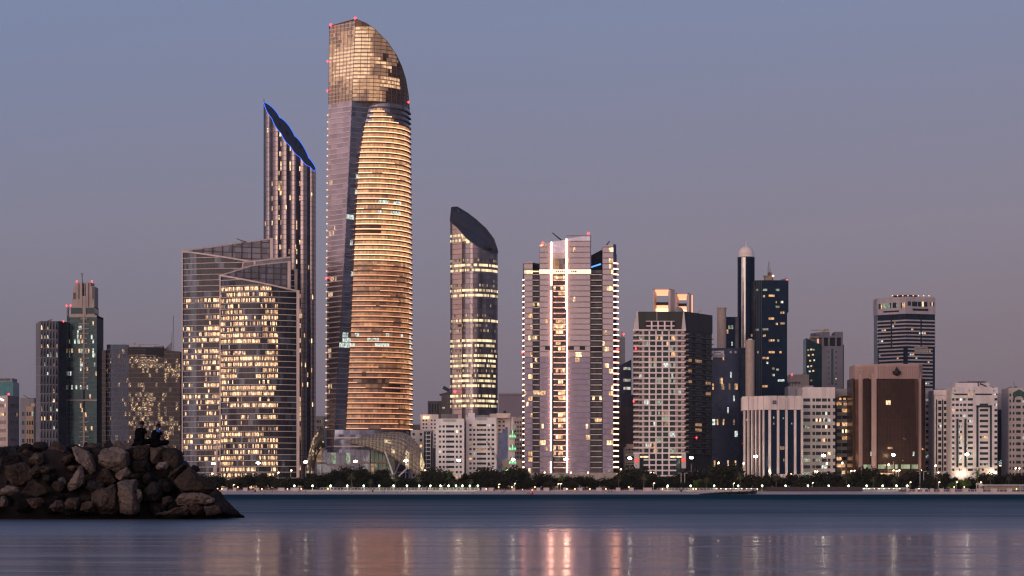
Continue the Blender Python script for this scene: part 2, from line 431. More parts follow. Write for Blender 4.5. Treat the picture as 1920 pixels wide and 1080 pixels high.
    # crown edge rib
    mb = MB(); pts = [(x, z) for x, z in outline[1:-1]]
    for (x0, z0), (x1, z1) in zip(pts, pts[1:]):
        y0 = D + (lerp(14, 0, (x0-pts[0][0])/(pts[1][0]-pts[0][0])) if x0 <= pts[1][0] else 37*(1-math.cos(math.asin(min(1, (x0-pts[1][0])/(pts[-1][0]-pts[1][0]))))))
        y1 = D + (0 if x1 <= pts[1][0] else 37*(1-math.cos(math.asin(min(1, (x1-pts[1][0])/(pts[-1][0]-pts[1][0]))))))
        mb.bar((x0, y0-.3, z0), (x1, y1-.3, z1), .5, 0, 4)
    mb.build('crown_rib', brown, b.r)
    # vertical mullions of the crown
    for fn, m_, st_ in ((left, 14, 2), (bulge, 36, 3)):
        for i in range(0, m_+1, st_):
            mb = MB(); pts = [(*fn(z)[i], z) for z in frange(zt, Z(36, D), 12)]
            for p0, p1 in zip(pts, pts[1:]):
                zq = min(p1[2], top(p1[0]))
                if top(p0[0]) <= p0[2]: break
                mb.bar((p0[0], p0[1]-.25, p0[2]), (p1[0], p1[1]-.25, zq), .2, 0, 4, cap=False)
            mb.build('crown_mullion', brown, b.r)
    # lamps up the left edge
    for j, py_ in enumerate(frange(210, 800, 46)):
        z = Z(py_, D); x = pl(z)[0]; m = MB(); m.box(x-.9, x-.1, D+13, D+14.5, z-.4, z+.4); m.build('edge_lamp', EDGE, b.r)
    for px, py_ in ((618, 43), (666, 36)): beacon(b, X(px, D), D+10 if px < 640 else D, Z(py_, D)+.3, 1.3)
    for px, py_ in ((612.5, 109), (612, 165), (745.5, 108), (761, 179), (609.5, 519)): beacon(b, X(px, D)+(-.4 if px < 640 else .6), D+12 if px < 640 else D+28, Z(py_, D), .9)
    b.done()
gold_tower()

# podium and its reticulated shell
def shell():
    D = 1560.0
    b = Building('podium_building', 'low glass podium with grey spandrels at the foot of the gold tower', X(690, D), D, 'building')
    g1 = glass('podium_glass', (.16, .17, .21), .2, .45, (3, 3, 6), .3, .05); g2 = glass('podium_glass_green', (.12, .16, .13), .15, .5, (3, 3, 4), .3, .05)
    sp = mat('podium_spandrel', (.34, .26, .25), .6)
    rg = b.rng
    for (xa, xb, yt, gm, dd, nm) in ((592, 612, 843, g1, 6, 2), (657, 694, 843, g1, -2, 4), (694, 740, 843, g2, 3, 6), (612, 657, 848, g1, 1, 5)):
        x0, x1 = X(xa, D), X(xb, D); z1 = Z(yt, D)
        mb = MB(); mb.box(x0, x1, D+dd+.5, D+35, GZ, z1); mb.build('wall', sp, b.r)
        zs = frange(GZ, z1, 3)
        for j in range(3):
            for i in range(nm):
                a, c = lerp(x0, x1, i/nm)+.15, lerp(x0, x1, (i+1)/nm)-.15
                m = L_grn if rg.random() < .03 else (L_dim if rg.random() < .12 else gm)
                b.pane([(( a, D+dd, zs[j]+.8), (c, D+dd, zs[j]+.8), (c, D+dd, zs[j+1]-.4), (a, D+dd, zs[j+1]-.4), m)])
                for s_ in ((a, a), (c, c)): pass
        mb = MB()
        for z in zs[:3]: mb.box(x0, x1, D+dd-.25, D+dd+.5, z, z+.7)
        mb.build('spandrel', sp, b.r)
    b.done()
    def sh(name, label, outline_lo, outline_hi, D, depth, mats, pickm, ribm):
        t = Building(name, label, X(690, D), D, 'canopy')
        n = 22; m = 9
        P = [[None]*(m+1) for _ in range(n+1)]
        for i in range(n+1):
            px = lerp(outline_lo[0][0], outline_lo[-1][0], i/n)
            lo, hi = interp(outline_lo, px), interp(outline_hi, px)
            for j in range(m+1):
                v = j/m; P[i][j] = (X(px, D), D + depth*(v**1.6) - 4*math.sin(math.pi*v), Z(lerp(lo, hi, math.sin(v*math.pi/2)), D))
        mb = MB()
        for i in range(n):
            for j in range(m): mb.quad(P[i][j], P[i+1][j], P[i+1][j+1], P[i][j+1], pickm(i/n, j/m))
        o = mb.build('shell_panel', mats, t.r, smooth=True)
        so = o.modifiers.new('thick', 'SOLIDIFY'); so.thickness = .4; so.offset = 1
        mb = MB()
        for i in range(0, n+1):
            for j in range(m):
                a, c = P[i][j], P[i][j+1]; mb.bar((a[0], a[1]-.25, a[2]), (c[0], c[1]-.25, c[2]), .08, 0, 4, cap=False)
        for j in range(0, m+1):
            for i in range(n):
                a, c = P[i][j], P[i+1][j]; mb.bar((a[0], a[1]-.25, a[2]), (c[0], c[1]-.25, c[2]), .08, 0, 4, cap=False)
        mb.build('lattice_rib', ribm, t.r)
        return t
    sg = mat('shell_glass', (.32, .26, .19), .42, .0, .12, .1, .6); rb = mat('shell_rib', (.12, .10, .08), .6, .1)
    hot = lit('shell_painted_highlight', (1, .72, .42), .8, cell=(1.2, 1.2, 1.2), lo=.1)  # warm highlights on the shell painted as glowing panels
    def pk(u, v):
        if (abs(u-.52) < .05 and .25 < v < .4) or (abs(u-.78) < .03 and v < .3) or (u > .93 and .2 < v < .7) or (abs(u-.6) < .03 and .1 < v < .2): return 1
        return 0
    D2 = 1530.0
    t = sh('lattice_canopy', 'bulging lattice shell canopy with glass panels hugging the foot of the gold tower',
       [(646, 829), (670, 833), (695, 840), (720, 850), (745, 864), (765, 878), (780, 890), (794, 893)],
       [(646, 827), (670, 821), (695, 814), (720, 810), (748, 809), (762, 814), (778, 828), (788, 845), (794, 870)], D2, 20, [sg, hot], pk, rb)
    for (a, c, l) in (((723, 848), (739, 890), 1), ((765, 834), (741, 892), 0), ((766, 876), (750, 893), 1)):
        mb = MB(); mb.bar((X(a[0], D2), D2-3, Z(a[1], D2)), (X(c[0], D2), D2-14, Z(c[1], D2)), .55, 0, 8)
        mb.build('strut', mat('strut_painted_light', (.7, .6, .55), .5) if l else STEEL, t.r)  # light on two of the struts is put into a paler paint
    t2 = Building('lattice_canopy', 'smaller lattice shell lit gold on the left side of the gold tower', X(595, D), D-8, 'canopy')
    lat = lit('lattice_gold_light', (1, .66, .34), .7, cell=(1.3, 1.3, 1.3), lo=.02, power=3); gl = glass('shell_glass_dark', (.12, .10, .08), .3, .4)
    n, m = 8, 9; P = []
    for i in range(n+1):
        row = []
        for j in range(m+1):
            v = j/m; th = v*math.pi*.5
            xo = lerp(578, 608, 1-math.cos(th)); xi = lerp(588, 611, 1-math.cos(th)*.9)
            row.append((X(lerp(xo, xi, i/n), D), D-8 - 5*math.sin(math.pi*i/n) + 4*v, Z(lerp(888, lerp(803, 838, i/n), math.sin(th)), D)))
        P.append(row)
    mb = MB()
    for i in range(n):
        for j in range(m): mb.quad(P[i][j], P[i+1][j], P[i+1][j+1], P[i][j+1], 0 if (i < 3 and j < 7 and b.rng.random() < .75) or b.rng.random() < .25 else 1)
    o = mb.build('shell_panel', [lat, gl], t2.r); so = o.modifiers.new('thick', 'SOLIDIFY'); so.thickness = .4; so.offset = 1
    mb = MB()
    for i in range(n+1):
        for j in range(m):
            a, c = P[i][j], P[i][j+1]; mb.bar((a[0], a[1]-.25, a[2]), (c[0], c[1]-.25, c[2]), .14, 0, 4, cap=False)
    mb.build('lattice_rib', rb, t2.r)
shell()

# ================================================================== the pair of curved office towers with raking roofs
T_hot = lit('office_light_bright', (1.0, .62, .33), 1.55, cell=(.66, 60, 1.4), lo=.15); T_warm = lit('office_light_warm', (1.0, .53, .26), .85, cell=(.66, 60, 1.4), lo=.1)
def twin(name, label, D, corner, right, roof_l, roof_r, mast, litf, dark_from, back_pts, seed):
    b = Building(name, label, X((corner+right)/2, D), D+10, 'skyscraper', seed=seed)
    xa, xb = X(corner, D), X(right, D); rg = b.rng
    def path(z): return arc((xa, D+6), (xb, D+4), 9, 84)
    ta, tb = Z(roof_l, D), Z(roof_r, D)
    def top(x): return lerp(ta, tb, (x-xa)/(xb-xa))
    gA = glass('office_glass_silver', (.06, .07, .09), .12, .35, (1.5, 60, 4.05), .3, .03); gB = glass('office_glass_dark', (.020, .020, .024), .14, .1, (.9, 60, 4.05), .6, .04)
    frame = mat('rose_stone_frame', (.64, .50, .45), .6)
    n = 38; zs = frange(GZ, GZ+n*4.05, n)
    while zs[-1] < max(ta, tb): zs.append(zs[-1]+4.05)
    rowp = {}
    def pick(i, k, m):
        u = i/m; v = k/36
        if k not in rowp: rowp[k] = (rg.choice([.4, .6, .8, .95, 1.0]), rg.randrange(84), rg.randrange(8, 30))
        p, a, w = rowp[k]
        p *= litf(u, v)
        if u > dark_from: p *= .06
        if a <= i < a+w: p *= .35
        q = noise.noise((i*.13, k*1.7, seed))*.5+.5; q2 = noise.noise((i*.5, k*3.1, seed+5))*.5+.5
        if q*.5 + q2*.3 + rg.random()*.3 < p*.96 and rg.random() < .82: return 2 if q2 < .5 else (3 if rg.random() < .65 else 4)
        return 0 if (u < .12 or q > .62) else 1
    curtain(b, path, zs, pick, [gA, gB, T_hot, T_warm, L_dim], top, (.42, .4), frame, inset=((2, 3, 4), 1, (.12, .80)))
    # frames: raking roof beam, side fins
    mb = MB(); p = path(0)
    for (x0, y0), (x1, y1) in zip(p, p[1:]): mb.bar((x0, y0-.5, top(x0)), (x1, y1-.5, top(x1)), .75, 0, 4, cap=False)
    mb.build('roof_beam', frame, b.r)
    mb = MB(); mb.box(xb-.3, xb+1.7, D+2.6, D+6, GZ, tb+.6); mb.build('edge_fin', frame, b.r)
    mb = MB(); mb.box(xa-.5, xa+.4, D+5, D+8, GZ, ta+.4); mb.build('edge_fin', frame, b.r)
    # rear raking glass screen above the roof
    D3 = D + 30; q = [(X(px, D3), Z(py, D3)) for px, py in back_pts]
    q[0] = (xa+.6, ta+.3)
    yb = lambda x: lerp(D+7, D+30, (x-q[0][0])/(q[-1][0]-q[0][0]))
    gS = glass('screen_glass', (.22, .22, .24), .2, .5, (4.5, 60, 4), .3, .04); dk = mat('dark_screen_frame', (.07, .04, .04), .6)
    xs = frange(q[0][0], q[-1][0], 9); mb = MB(); fr = MB(); rb = MB()
    for x0, x1 in zip(xs, xs[1:]):
        z0, z1 = interp(q, x0), interp(q, x1); zl = min(ta, tb) - 10
        mb.quad((x0, yb(x0), zl), (x1, yb(x1), zl), (x1, yb(x1), z1), (x0, yb(x0), z0), 0)
        fr.bar((x1, yb(x1)-.4, zl), (x1, yb(x1)-.4, z1), .45, 0, 4)
        z = zl
        while z < z1-2:
            if z < z0 or True: fr.bar((x0 if z < z0 else lerp(x0, x1, (z-z0)/(z1-z0)), yb(x0)-.3, z), (x1, yb(x1)-.3, z), .28, 0, 4, cap=False)
            z += 4.05
        rb.bar((x0, yb(x0)-.2, z0), (x1, yb(x1)-.2, z1), .65, 0, 4, cap=False)
    mb.build('roof_screen', gS, b.r); fr.build('screen_frame', dk, b.r); rb.build('roof_beam', frame, b.r)
    mb = MB(); x, z = q[-1]; mb.box(x-.5, x+1.6, D+28, D+31, min(ta, tb)-12, z+.5); mb.build('edge_fin', frame, b.r)
    # closing walls and flat roof
    mb = MB(); zr = min(ta, tb)-3
    mb.quad((xb, D+4, GZ), (q[-1][0], D+30, GZ), (q[-1][0], D+30, zr), (xb, D+4, zr)); mb.quad((q[-1][0], D+30, GZ), (xa, D+7, GZ), (xa, D+7, zr), (q[-1][0], D+30, zr))
    mb.build('rear_wall', gB, b.r)
    mb = MB(); mb.ngon([(*c, zr) for c in path(0)] + [(q[-1][0], D+30, zr)]); mb.build('roof', DARKC, b.r)
    return b, frame, gS, dk
bt, fr_, gs_, dk_ = twin('office_tower', 'taller rear one of two curved office towers with raking glass roof screens', 1605.0, 340, 552, 469.5, 505, 0,
     lambda u, v: (1.0 if u > .06 else .6)*(1 if v < .97 else .3)*(.55 if .07 < u < .2 else 1), .95, [(340, 469), (508, 448)], 5)
roof_crane(bt, (X(455, 1620), 1622, Z(455, 1620)), (X(444, 1620), 1618, Z(448, 1620)), .4); bt.done()
bt2, _, _, _ = twin('office_tower', 'shorter front one of two curved office towers, its windows lit warm', 1560.0, 411, 556, 515, 545, 0,
     lambda u, v: 1.0*(1 if v < .96 else .35), .76, [(411, 514), (478, 501), (541, 491)], 9)
def extra_screens():
    # glazed lift overrun between the two raking roofs, lit within
    D = 1583.0; mb = MB(); x0, x1 = X(478, D), X(496, D)
    mb.box(x0, x1, D, D+8, Z(530, D), Z(513, D)); mb.build('lit_roof_room', L_hot, bt2.r)
    mb = MB(); x0, x1 = X(455, D), X(540, D)
    g = gs_; mb.quad((x0, D+4, Z(512, D)), (x1, D+16, Z(497, D)), (x1, D+16, Z(478, D)), (x0, D+4, Z(491, D))); mb.build('roof_screen', g, bt2.r)
    mb = MB(); mb.bar((x0, D+3.4, Z(491, D)), (x1, D+15.4, Z(478, D)), .8, 0, 4); mb.bar((x0-1, D+3.4, Z(510, D)), (x0, D+3.4, Z(490, D)), .7, 0, 4); mb.bar((X(474, D), D+6, Z(509, D)), (X(476, D), D+6, Z(487, D)), 1.0, 0, 4)
    mb.bar((x0, D+3.4, Z(500, D)), (x1, D+15.4, Z(490, D)), .5, 0, 4); mb.build('roof_beam', fr_, bt2.r)
extra_screens(); beacon(bt2, X(410, 1560), 1566, Z(556, 1560), .6); beacon(bt2, X(410, 1560), 1566, Z(671, 1560), .6); bt2.done()
# raking leg between the pair
def leg():
    D = 1558.0; mb = MB()
    mb.ngon([(X(394, D), D, GZ), (X(404, D), D, GZ), (X(409.5, D), D, Z(816, D))]); mb.ngon([(X(394, D), D+3, GZ), (X(409.5, D), D+3, Z(816, D)), (X(404, D), D+3, GZ)])
    mb.quad((X(394, D), D+3, GZ), (X(394, D), D, GZ), (X(409.5, D), D, Z(816, D)), (X(409.5, D), D+3, Z(816, D))); mb.build('raking_fin', fr_, bt2.r)
leg()

# ================================================================== towers cut off by a steep plane
def sliced(name, label, D, fp, top, nz, fh, mats, pick, roofm, rim=None, slm=None, slab=(.22, .12), seed=3, litset=None, base=None):
    """fp: closed footprint CCW beginning at the left end and running along the front; top(x,y)"""
    b = Building(name, label, sum(p[0] for p in fp)/len(fp), D+8, 'skyscraper', seed=seed)
    n = len(fp); zmax = max(top(*p) for p in fp); k = 0; z = GZ
    while z < zmax:
        mb = MB(); z1 = z+fh; sb = MB()
        for i in range(n):
            a, c = fp[i], fp[(i+1) % n]
            ta, tc = top(*a), top(*c)
            if ta <= z and tc <= z: continue
            m = pick(i, k, n)
            if litset and m in litset and ta > z1 and tc > z1:
                zm = z+fh*.5; bm_ = base(i); mb.quad((*a, z), (*c, z), (*c, zm), (*a, zm), bm_); mb.quad((*a, zm), (*c, zm), (*c, z1), (*a, z1), m)
            else: mb.quad((*a, min(z, ta)), (*c, min(z, tc)), (*c, min(z1, tc)), (*a, min(z1, ta)), m)
            if slm and ta > z+1 and tc > z+1:
                l = math.hypot(c[0]-a[0], c[1]-a[1]) or 1; nx, ny = (c[1]-a[1])/l*slab[1], -(c[0]-a[0])/l*slab[1]
                sb.quad((a[0]+nx, a[1]+ny, z), (c[0]+nx, c[1]+ny, z), (c[0]+nx, c[1]+ny, z+slab[0]), (a[0]+nx, a[1]+ny, z+slab[0]))
        mb.build('window_band', mats, b.r)
        if slm: sb.build('spandrel', slm, b.r)
        z = z1; k += 1
    cx = sum(p[0] for p in fp)/n; cy = sum(p[1] for p in fp)/n
    mb = MB()
    for i in range(n):
        a, c = fp[i], fp[(i+1) % n]; mb.tri((*a, top(*a)), (*c, top(*c)), (cx, cy, top(cx, cy)))
    mb.build('roof', roofm, b.r)
    if rim:
        mb = MB()
        for i in range(n):
            a, c = fp[i], fp[(i+1) % n]; mb.bar((*a, top(*a)+.3), (*c, top(*c)+.3), rim[1], 0, 5, cap=False)
        mb.build('roof_rim_light' if rim[2] else 'roof_rim', rim[0], b.r)
    return b
def blue_tower():
    D = 1690.0; xl, xr = X(490.5, D), X(588.5, D); w = xr-xl; fp = []
    N = 56; dep = 27
    ys = [0]*(N+1)
    for i in range(N):       # front with five scallops
        t = i/N; fp.append((xl + w*t, D + dep*.5 - dep*.46*math.sin(math.pi*t)**.8 - 2.4*abs(math.sin(math.pi*t*5.5))))
    for i in range(N):
        t = 1-i/N; fp.append((xl + w*t, D + dep*.5 + dep*.40*math.sin(math.pi*t)**.8 + 4.0*abs(math.sin(math.pi*t*3.5))**.7))
    z0, z1 = Z(187, D), Z(316, D)
    def top(x, y):
        t = (x-xl)/w; return lerp(z0, z1, t) + (y-(D+dep*.5))*.55
    gA = glass('scallop_glass_painted_sheen', (.42, .34, .33), .3, .6, (60, 60, 3.7), .10, .02); gB = glass('dark_scallop_glass', (.06, .06, .085), .15, .35, (60, 60, 3.7), .3, .03)
    rg = random.Random(8); colp = [rg.random() for _ in range(N*2)]
    def pick(i, k, n):
        if i >= N: return 1
        t = i/N; ph = (t*5.5) % 1.0
        if rg.random() < (.22 if ((t*5.5) % 1 > .55 and .1 < colp[i//2] < .5) else .012)*(1.4 if k < 40 else .8): return 2 if rg.random() < .6 else 3
        if t < .05: return 1
        return 0 if ph < .62 else 1  # reflection stripes painted by alternating light and dark glass
    rim = glow('blue_edge_light', (.05, .18, 1.0), 1.15)
    rfm = mat('dark_roof_deck', (.045, .045, .055), .6, 0, .3, .15)
    b = sliced('slanted_tower', 'slim dark tower with a steep sliced roof edged in blue light', D, fp, top, 0, 3.7, [gA, gB, L_hot, L_warm], pick, rfm, (rim, .24, True), mat('thin_joint', (.09, .075, .075), .6), (.3, .12), 4)
    mb = MB()
    for t, o, l, w_ in ((.42, 2, 6, 2.5), (.6, 3, 10, 1.2), (.68, 6, 9, 1.5), (.3, 0, 5, 1.2)):
        x = xl+w*t; y = D+dep*.5+o-4
        for xx in (x,):
            a = (xx, y, top(xx, y)+.1); mb.ngon([(xx, y, top(xx, y)+.25), (xx+w_, y, top(xx+w_, y)+.25), (xx+w_, y+l, top(xx+w_, y+l)+.25), (xx, y+l, top(xx, y+l)+.25)])
    mb.build('roof_hatch', DARKC, b.r)
    m = MB(); x = X(514, D); m.ball((x, D+6, Z(323, D)), 1.0); m.build('beacon', RED, b.r)
    m = MB(); m.bar((xl+.3, D+dep*.5, z0-1), (xl+.3, D+dep*.5, z0+3), .3); m.build('mast', STEEL, b.r)
    b.done()
blue_tower()
def oval_tower():
    D = 1650.0; xl, xr = X(843.5, D), X(933, D); w = xr-xl; fp = []; N = 44; dep = 30
    for i in range(N): t = i/N; fp.append((xl+w*t, D+(lerp(10.5, 3.3, t/.235) if t < .235 else dep*.5-dep*.5*math.sin(math.pi*t)**.62)))
    for i in range(N): t = 1-i/N; fp.append((xl+w*t, D+dep*.5+dep*.5*math.sin(math.pi*t)**.62))
    F_ = [(843.5, 412), (855, 424), (875, 448), (890, 460), (905, 468), (920, 473), (933, 474)]; B_ = [(843.5, 391), (856, 389), (875, 399), (890, 410), (910, 428), (925, 449), (933, 474)]
    def top(x, y):
        px = 960 + x*F/D; c = D+dep*.5; f = Z(interp(F_, px), D); g = Z(interp(B_, px), D)*(1+dep/D*.9)
        t = (x-xl)/w; hw = dep*.5*math.sin(math.pi*max(0.001, min(.999, t)))**.62 + .5
        return lerp(f, g, max(0, min(1, ((y-c)/hw+1)/2)))
    gA = glass('bay_glass_painted_afterglow', (.78, .60, .56), .45, .25, (3, 60, 3.7), .10, .02); gB = glass('charcoal_bay_glass', (.14, .13, .155), .22, .5, (3, 60, 3.7), .3, .03)  # afterglow on the left bay is put into a pale rose colour
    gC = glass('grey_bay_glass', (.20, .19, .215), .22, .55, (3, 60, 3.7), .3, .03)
    rg = random.Random(21); rowm = {}
    full = [int((Z(p, D)-GZ)/3.7) for p in (443, 450, 497, 505, 513, 545, 553, 600, 637, 646, 654, 668, 678, 684, 692, 708, 716, 724, 748, 756, 764)]
    faint = [int((Z(p, D)-GZ)/3.7) for p in (486, 537, 592, 608, 616, 622, 660, 700, 740)]
    lv = lit('office_row_lit', (1.0, .74, .42), 1.1, cell=(1.3, 60, 3.7), lo=.3); ld = lit('office_row_dim', (1.0, .72, .42), .4, cell=(1.0, 60, 3.7), lo=0.0, power=2.5)
    def pick(i, k, n):
        if i >= N: return 1
        t = i/N
        if k in full and rg.random() < (.95 if t < .94 else .4): return 3 if rg.random() < .85 else 4
        if k in faint and rg.random() < .5: return 4
        if rg.random() < .012: return 4
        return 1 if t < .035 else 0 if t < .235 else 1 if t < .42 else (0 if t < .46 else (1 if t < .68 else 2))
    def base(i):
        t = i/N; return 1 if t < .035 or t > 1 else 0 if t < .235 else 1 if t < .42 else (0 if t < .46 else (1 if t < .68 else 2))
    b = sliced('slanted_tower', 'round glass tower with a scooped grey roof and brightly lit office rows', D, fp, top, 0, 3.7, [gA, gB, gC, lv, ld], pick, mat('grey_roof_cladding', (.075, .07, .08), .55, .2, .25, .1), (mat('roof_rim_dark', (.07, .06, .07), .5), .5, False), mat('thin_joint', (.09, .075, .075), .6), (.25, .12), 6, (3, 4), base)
    m = MB(); x = X(916, D); mz = top(x, D+10); m.box(x-2.5, x+2.5, D+5, D+11, mz-2, mz+.7); m.build('roof_hatch', DARKC, b.r)
    beacon(b, X(853, D), D, Z(735, D), 1.4)
    m = MB(); m.bar((X(858, D), D+18, Z(394, D)), (X(858, D), D+18, Z(387, D)), .3); m.build('mast', STEEL, b.r)
    b.done()
oval_tower()
# ================================================================== twin-winged residential tower with light strips
def panel_face(b, P0, P1, zs, ncol, pick, mats, slab=None, slm=None, top=None, proud=0.0, name='window_band', sname='floor_slab'):
    """flat glazed face, one band per storey, panes as faces; optional top(x)"""
    L_ = wlen(P0, P1)
    for k in range(len(zs)-1):
        mb = MB(); h = slab[0] if slab else 0; any_ = False
        for i in range(ncol):
            s0, s1 = L_*i/ncol, L_*(i+1)/ncol
            A = at(P0, P1, s0, zs[k]+h, -proud); B = at(P0, P1, s1, zs[k]+h, -proud); z1 = zs[k+1]
            ta, tb = (top(A[0]), top(B[0])) if top else (1e9, 1e9)
            if ta <= zs[k]+h and tb <= zs[k]+h: continue
            mb.quad((A[0],A[1],min(A[2],ta)), (B[0],B[1],min(B[2],tb)), (B[0],B[1],min(z1,tb)), (A[0],A[1],min(z1,ta)), pick(i, k, ncol)); any_ = True
        if any_: mb.build(name, mats, b.r)
        if slab and (not top or top(P0[0]) > zs[k] or top(P1[0]) > zs[k]):
            ms = MB(); pr = slab[1]+proud
            a, c = at(P0,P1,0,0,-pr), at(P0,P1,L_,0,-pr); d, e = at(P0,P1,0,0,.1), at(P0,P1,L_,0,.1)
            z0, z1 = zs[k], zs[k]+h
            ms.quad((a[0],a[1],z0),(c[0],c[1],z0),(c[0],c[1],z1),(a[0],a[1],z1)); ms.quad((a[0],a[1],z1),(c[0],c[1],z1),(e[0],e[1],z1),(d[0],d[1],z1)); ms.quad((d[0],d[1],z0),(e[0],e[1],z0),(c[0],c[1],z0),(a[0],a[1],z0))
            ms.quad((d[0],d[1],z0),(a[0],a[1],z0),(a[0],a[1],z1),(d[0],d[1],z1)); ms.quad((c[0],c[1],z0),(e[0],e[1],z0),(e[0],e[1],z1),(c[0],c[1],z1))
            ms.build(sname, slm, b.r)
def res_tower():
    D = 1555.0
    b = Building('residential_tower', 'broad pale glass tower with vertical light strips and glowing curved balcony ends', X(1071, D), D+12, 'skyscraper')
    rg = b.rng; x = lambda p: X(p, D)
    zb = Z(888, D); fh = 10.35*D/F; n = 41; zs = [zb + fh*i for i in range(n+1)]; zs[0] = GZ
    gl = glass('rosy_panel_glass', (.31, .275, .295), .2, .7, (1.9, 60, 3.82), .07, .03); gs = glass('silver_top_glass', (.44, .43, .50), .2, .8, (3.6, 60, 3.82), .12, .02)
    gm = glass('violet_panel_glass', (.20, .185, .25), .2, .65, (1.9, 60, 3.82), .09, .03)
    gd = glass('recess_glass', (.07, .07, .075), .2, .3, (1.9, 60, 3.82), .4, .04)
    edge = mat('tower_spandrel', (.30, .21, .19), .6, .3); wh = mat('balcony_edge_white', (.78, .65, .62), .6)
    side = glass('blue_return_glass', (.10, .12, .20), .15, .6, (3, 3, 3.8), .2, .03)
    def pk(p):
        rows_ = {}
        def f(i, k, m):
            if k not in rows_: rows_[k] = (rg.random() < p, rg.randrange(m), rg.randrange(1, 4))
            on, a, w = rows_[k]
            if on and a <= i < a+w: return 2 if rg.random() < .55 else 3
            return 1 if k < 21 and True else 0
        return f
    def topw(a, za, c, zc): return lambda xx: lerp(za, zc, (xx-a)/(c-a))
    mats = [gl, gm, L_warm, L_hot, gs]
    # wings and panels: x0, x1, depth, top left, top right
    def slabbody(a, c, dy, ta, tc, yb=34, m=side, zlow=GZ):
        mb = MB(); tp = lambda xx, yy: lerp(Z(ta, D), Z(tc, D), (xx-x(a))/(x(c)-x(a)))
        mb.prism([(x(a), D+dy+.3), (x(c), D+dy+.3), (x(c), D+yb), (x(a), D+yb)], zlow, tp, 0, 1); mb.build('wall', [m, DARKC], b.r)
    for a, c, dy, ta, tc, nc, p in ((983, 998.5, 1.5, 492, 488, 4, .25), (1012, 1034, 0, 459, 454, 6, .15), (1062.5, 1106.5, 0, 448, 440, 11, .28), (1130, 1150, 1.5, 461, 457, 5, .34)):
        slabbody(a, c, dy, ta, tc)
        tt = topw(x(a), Z(ta, D), x(c), Z(tc, D)); f = pk(p); zc = zs + [zs[-1]+fh*(i+1) for i in range(4)]
        g = lambda i, k, m, f=f, a=a: (4 if zs[0]+fh*k > Z(492 if a < 1105 and a > 1000 else (512 if a < 1000 else 490), D) else f(i, k, m))
        panel_face(b, (x(a), D+dy), (x(c), D+dy), zc, nc, g, mats, (.7, .2), edge, tt)
    # centre top between the strips
    slabbody(1034, 1062.5, 2, 453, 449, zlow=Z(514, D)); tt = topw(x(1034), Z(453, D), x(1062.5), Z(449, D)); zc = zs + [zs[-1]+fh*(i+1) for i in range(4)]
    kk = int((Z(480, D)-zb)/fh)
    panel_face(b, (x(1034), D+1.2), (x(1062.5), D+1.2), zc[kk:], 6, lambda i, k, m: 4 if k > 0 else 0, mats+[gd], None, None, tt)
    panel_face(b, (x(1036), D+1.4), (x(1061), D+1.4), zc[kk-3:kk+1], 6, lambda i, k, m: 1 if i < 3 else 0, [gd, glass('brass_tint_glass', (.20, .17, .12), .2, .5)], None, None)
    # recessed balcony stacks
    for a, c, dy, nc, p, y1 in ((999, 1011.5, 5, 3, .08, 502), (1038, 1060.5, 6, 5, .42, 512), (1107, 1129, 5, 5, .08, 503)):
        k1 = int((Z(y1, D)-zb)/fh); rr = {}
        def f(i, k, m, p=p, rr=rr):
            if k not in rr: rr[k] = rg.random() < p
            return (1 if rg.random() < .4 else 2 if rg.random() < .5 else 0) if rr[k] and (m < 5 or i > 1 or rg.random() < .4) else 0
        panel_face(b, (x(a), D+dy), (x(c), D+dy), zs[:k1+1], nc, f, [gd, L_warm, L_hot], (.55, dy-.8), wh, None, 0, 'balcony_glazing', 'balcony_slab')
        mb = MB(); mb.box(x(a)-.2, x(c)+.2, D+dy+.2, D+30, GZ, zs[k1]); mb.build('wall', DARKC, b.r)
        for k in range(k1):
            mb = MB(); mb.box(x(a)+.1, x(c)-.1, D+.9, D+1.05, zs[k]+.55, zs[k]+1.3); mb.build('balcony_rail', DARKC, b.r)
    # bright sign band
    z0, z1 = Z(513.5, D), Z(505.5, D)
    mb = MB(); mb.box(x(1011), x(1108), D-1.2, D-.5, z0, z1); mb.build('lit_sign_band', glow('sign_band_light', (1.0, .78, .58), 1.05), b.r)
    mb = MB()
    for i, px in enumerate((1043.5, 1047, 1051, 1054, 1057.5, 1072, 1075, 1078, 1080)):
        mb.box(x(px)-.3, x(px)+.35, D-1.35, D-1.2, z0+1.0, z0+1.9+.3*(i % 2)); 
    mb.build('sign_lettering', DARKC, b.r)
    mb = MB(); mb.box(x(983), x(999), D+.3, D+1, Z(513, D), Z(507, D)); mb.box(x(999), x(1010), D+3, D+3.6, Z(509, D), Z(507, D)); mb.build('lit_room_band', L_hot, b.r)
    # vertical light strips
    led = glow('strip_led', (1.0, .50, .34), 17); core = glow('strip_led_core', (1, .75, .55), 6)
    for px, ya, yb in ((1034, 454, 535.5), (1033.6, 545, 699), (1033, 701, 845), (1033, 866, 887), (1062, 448, 581), (1063, 583, 887)):
        mb = MB(); mb.box(x(px)-.36, x(px)+.36, D-1.2, D-.3, Z(yb, D), Z(ya, D), 0); mb.build('light_strip', led, b.r)
    # curved end balconies with lit fascias
    k0 = 1
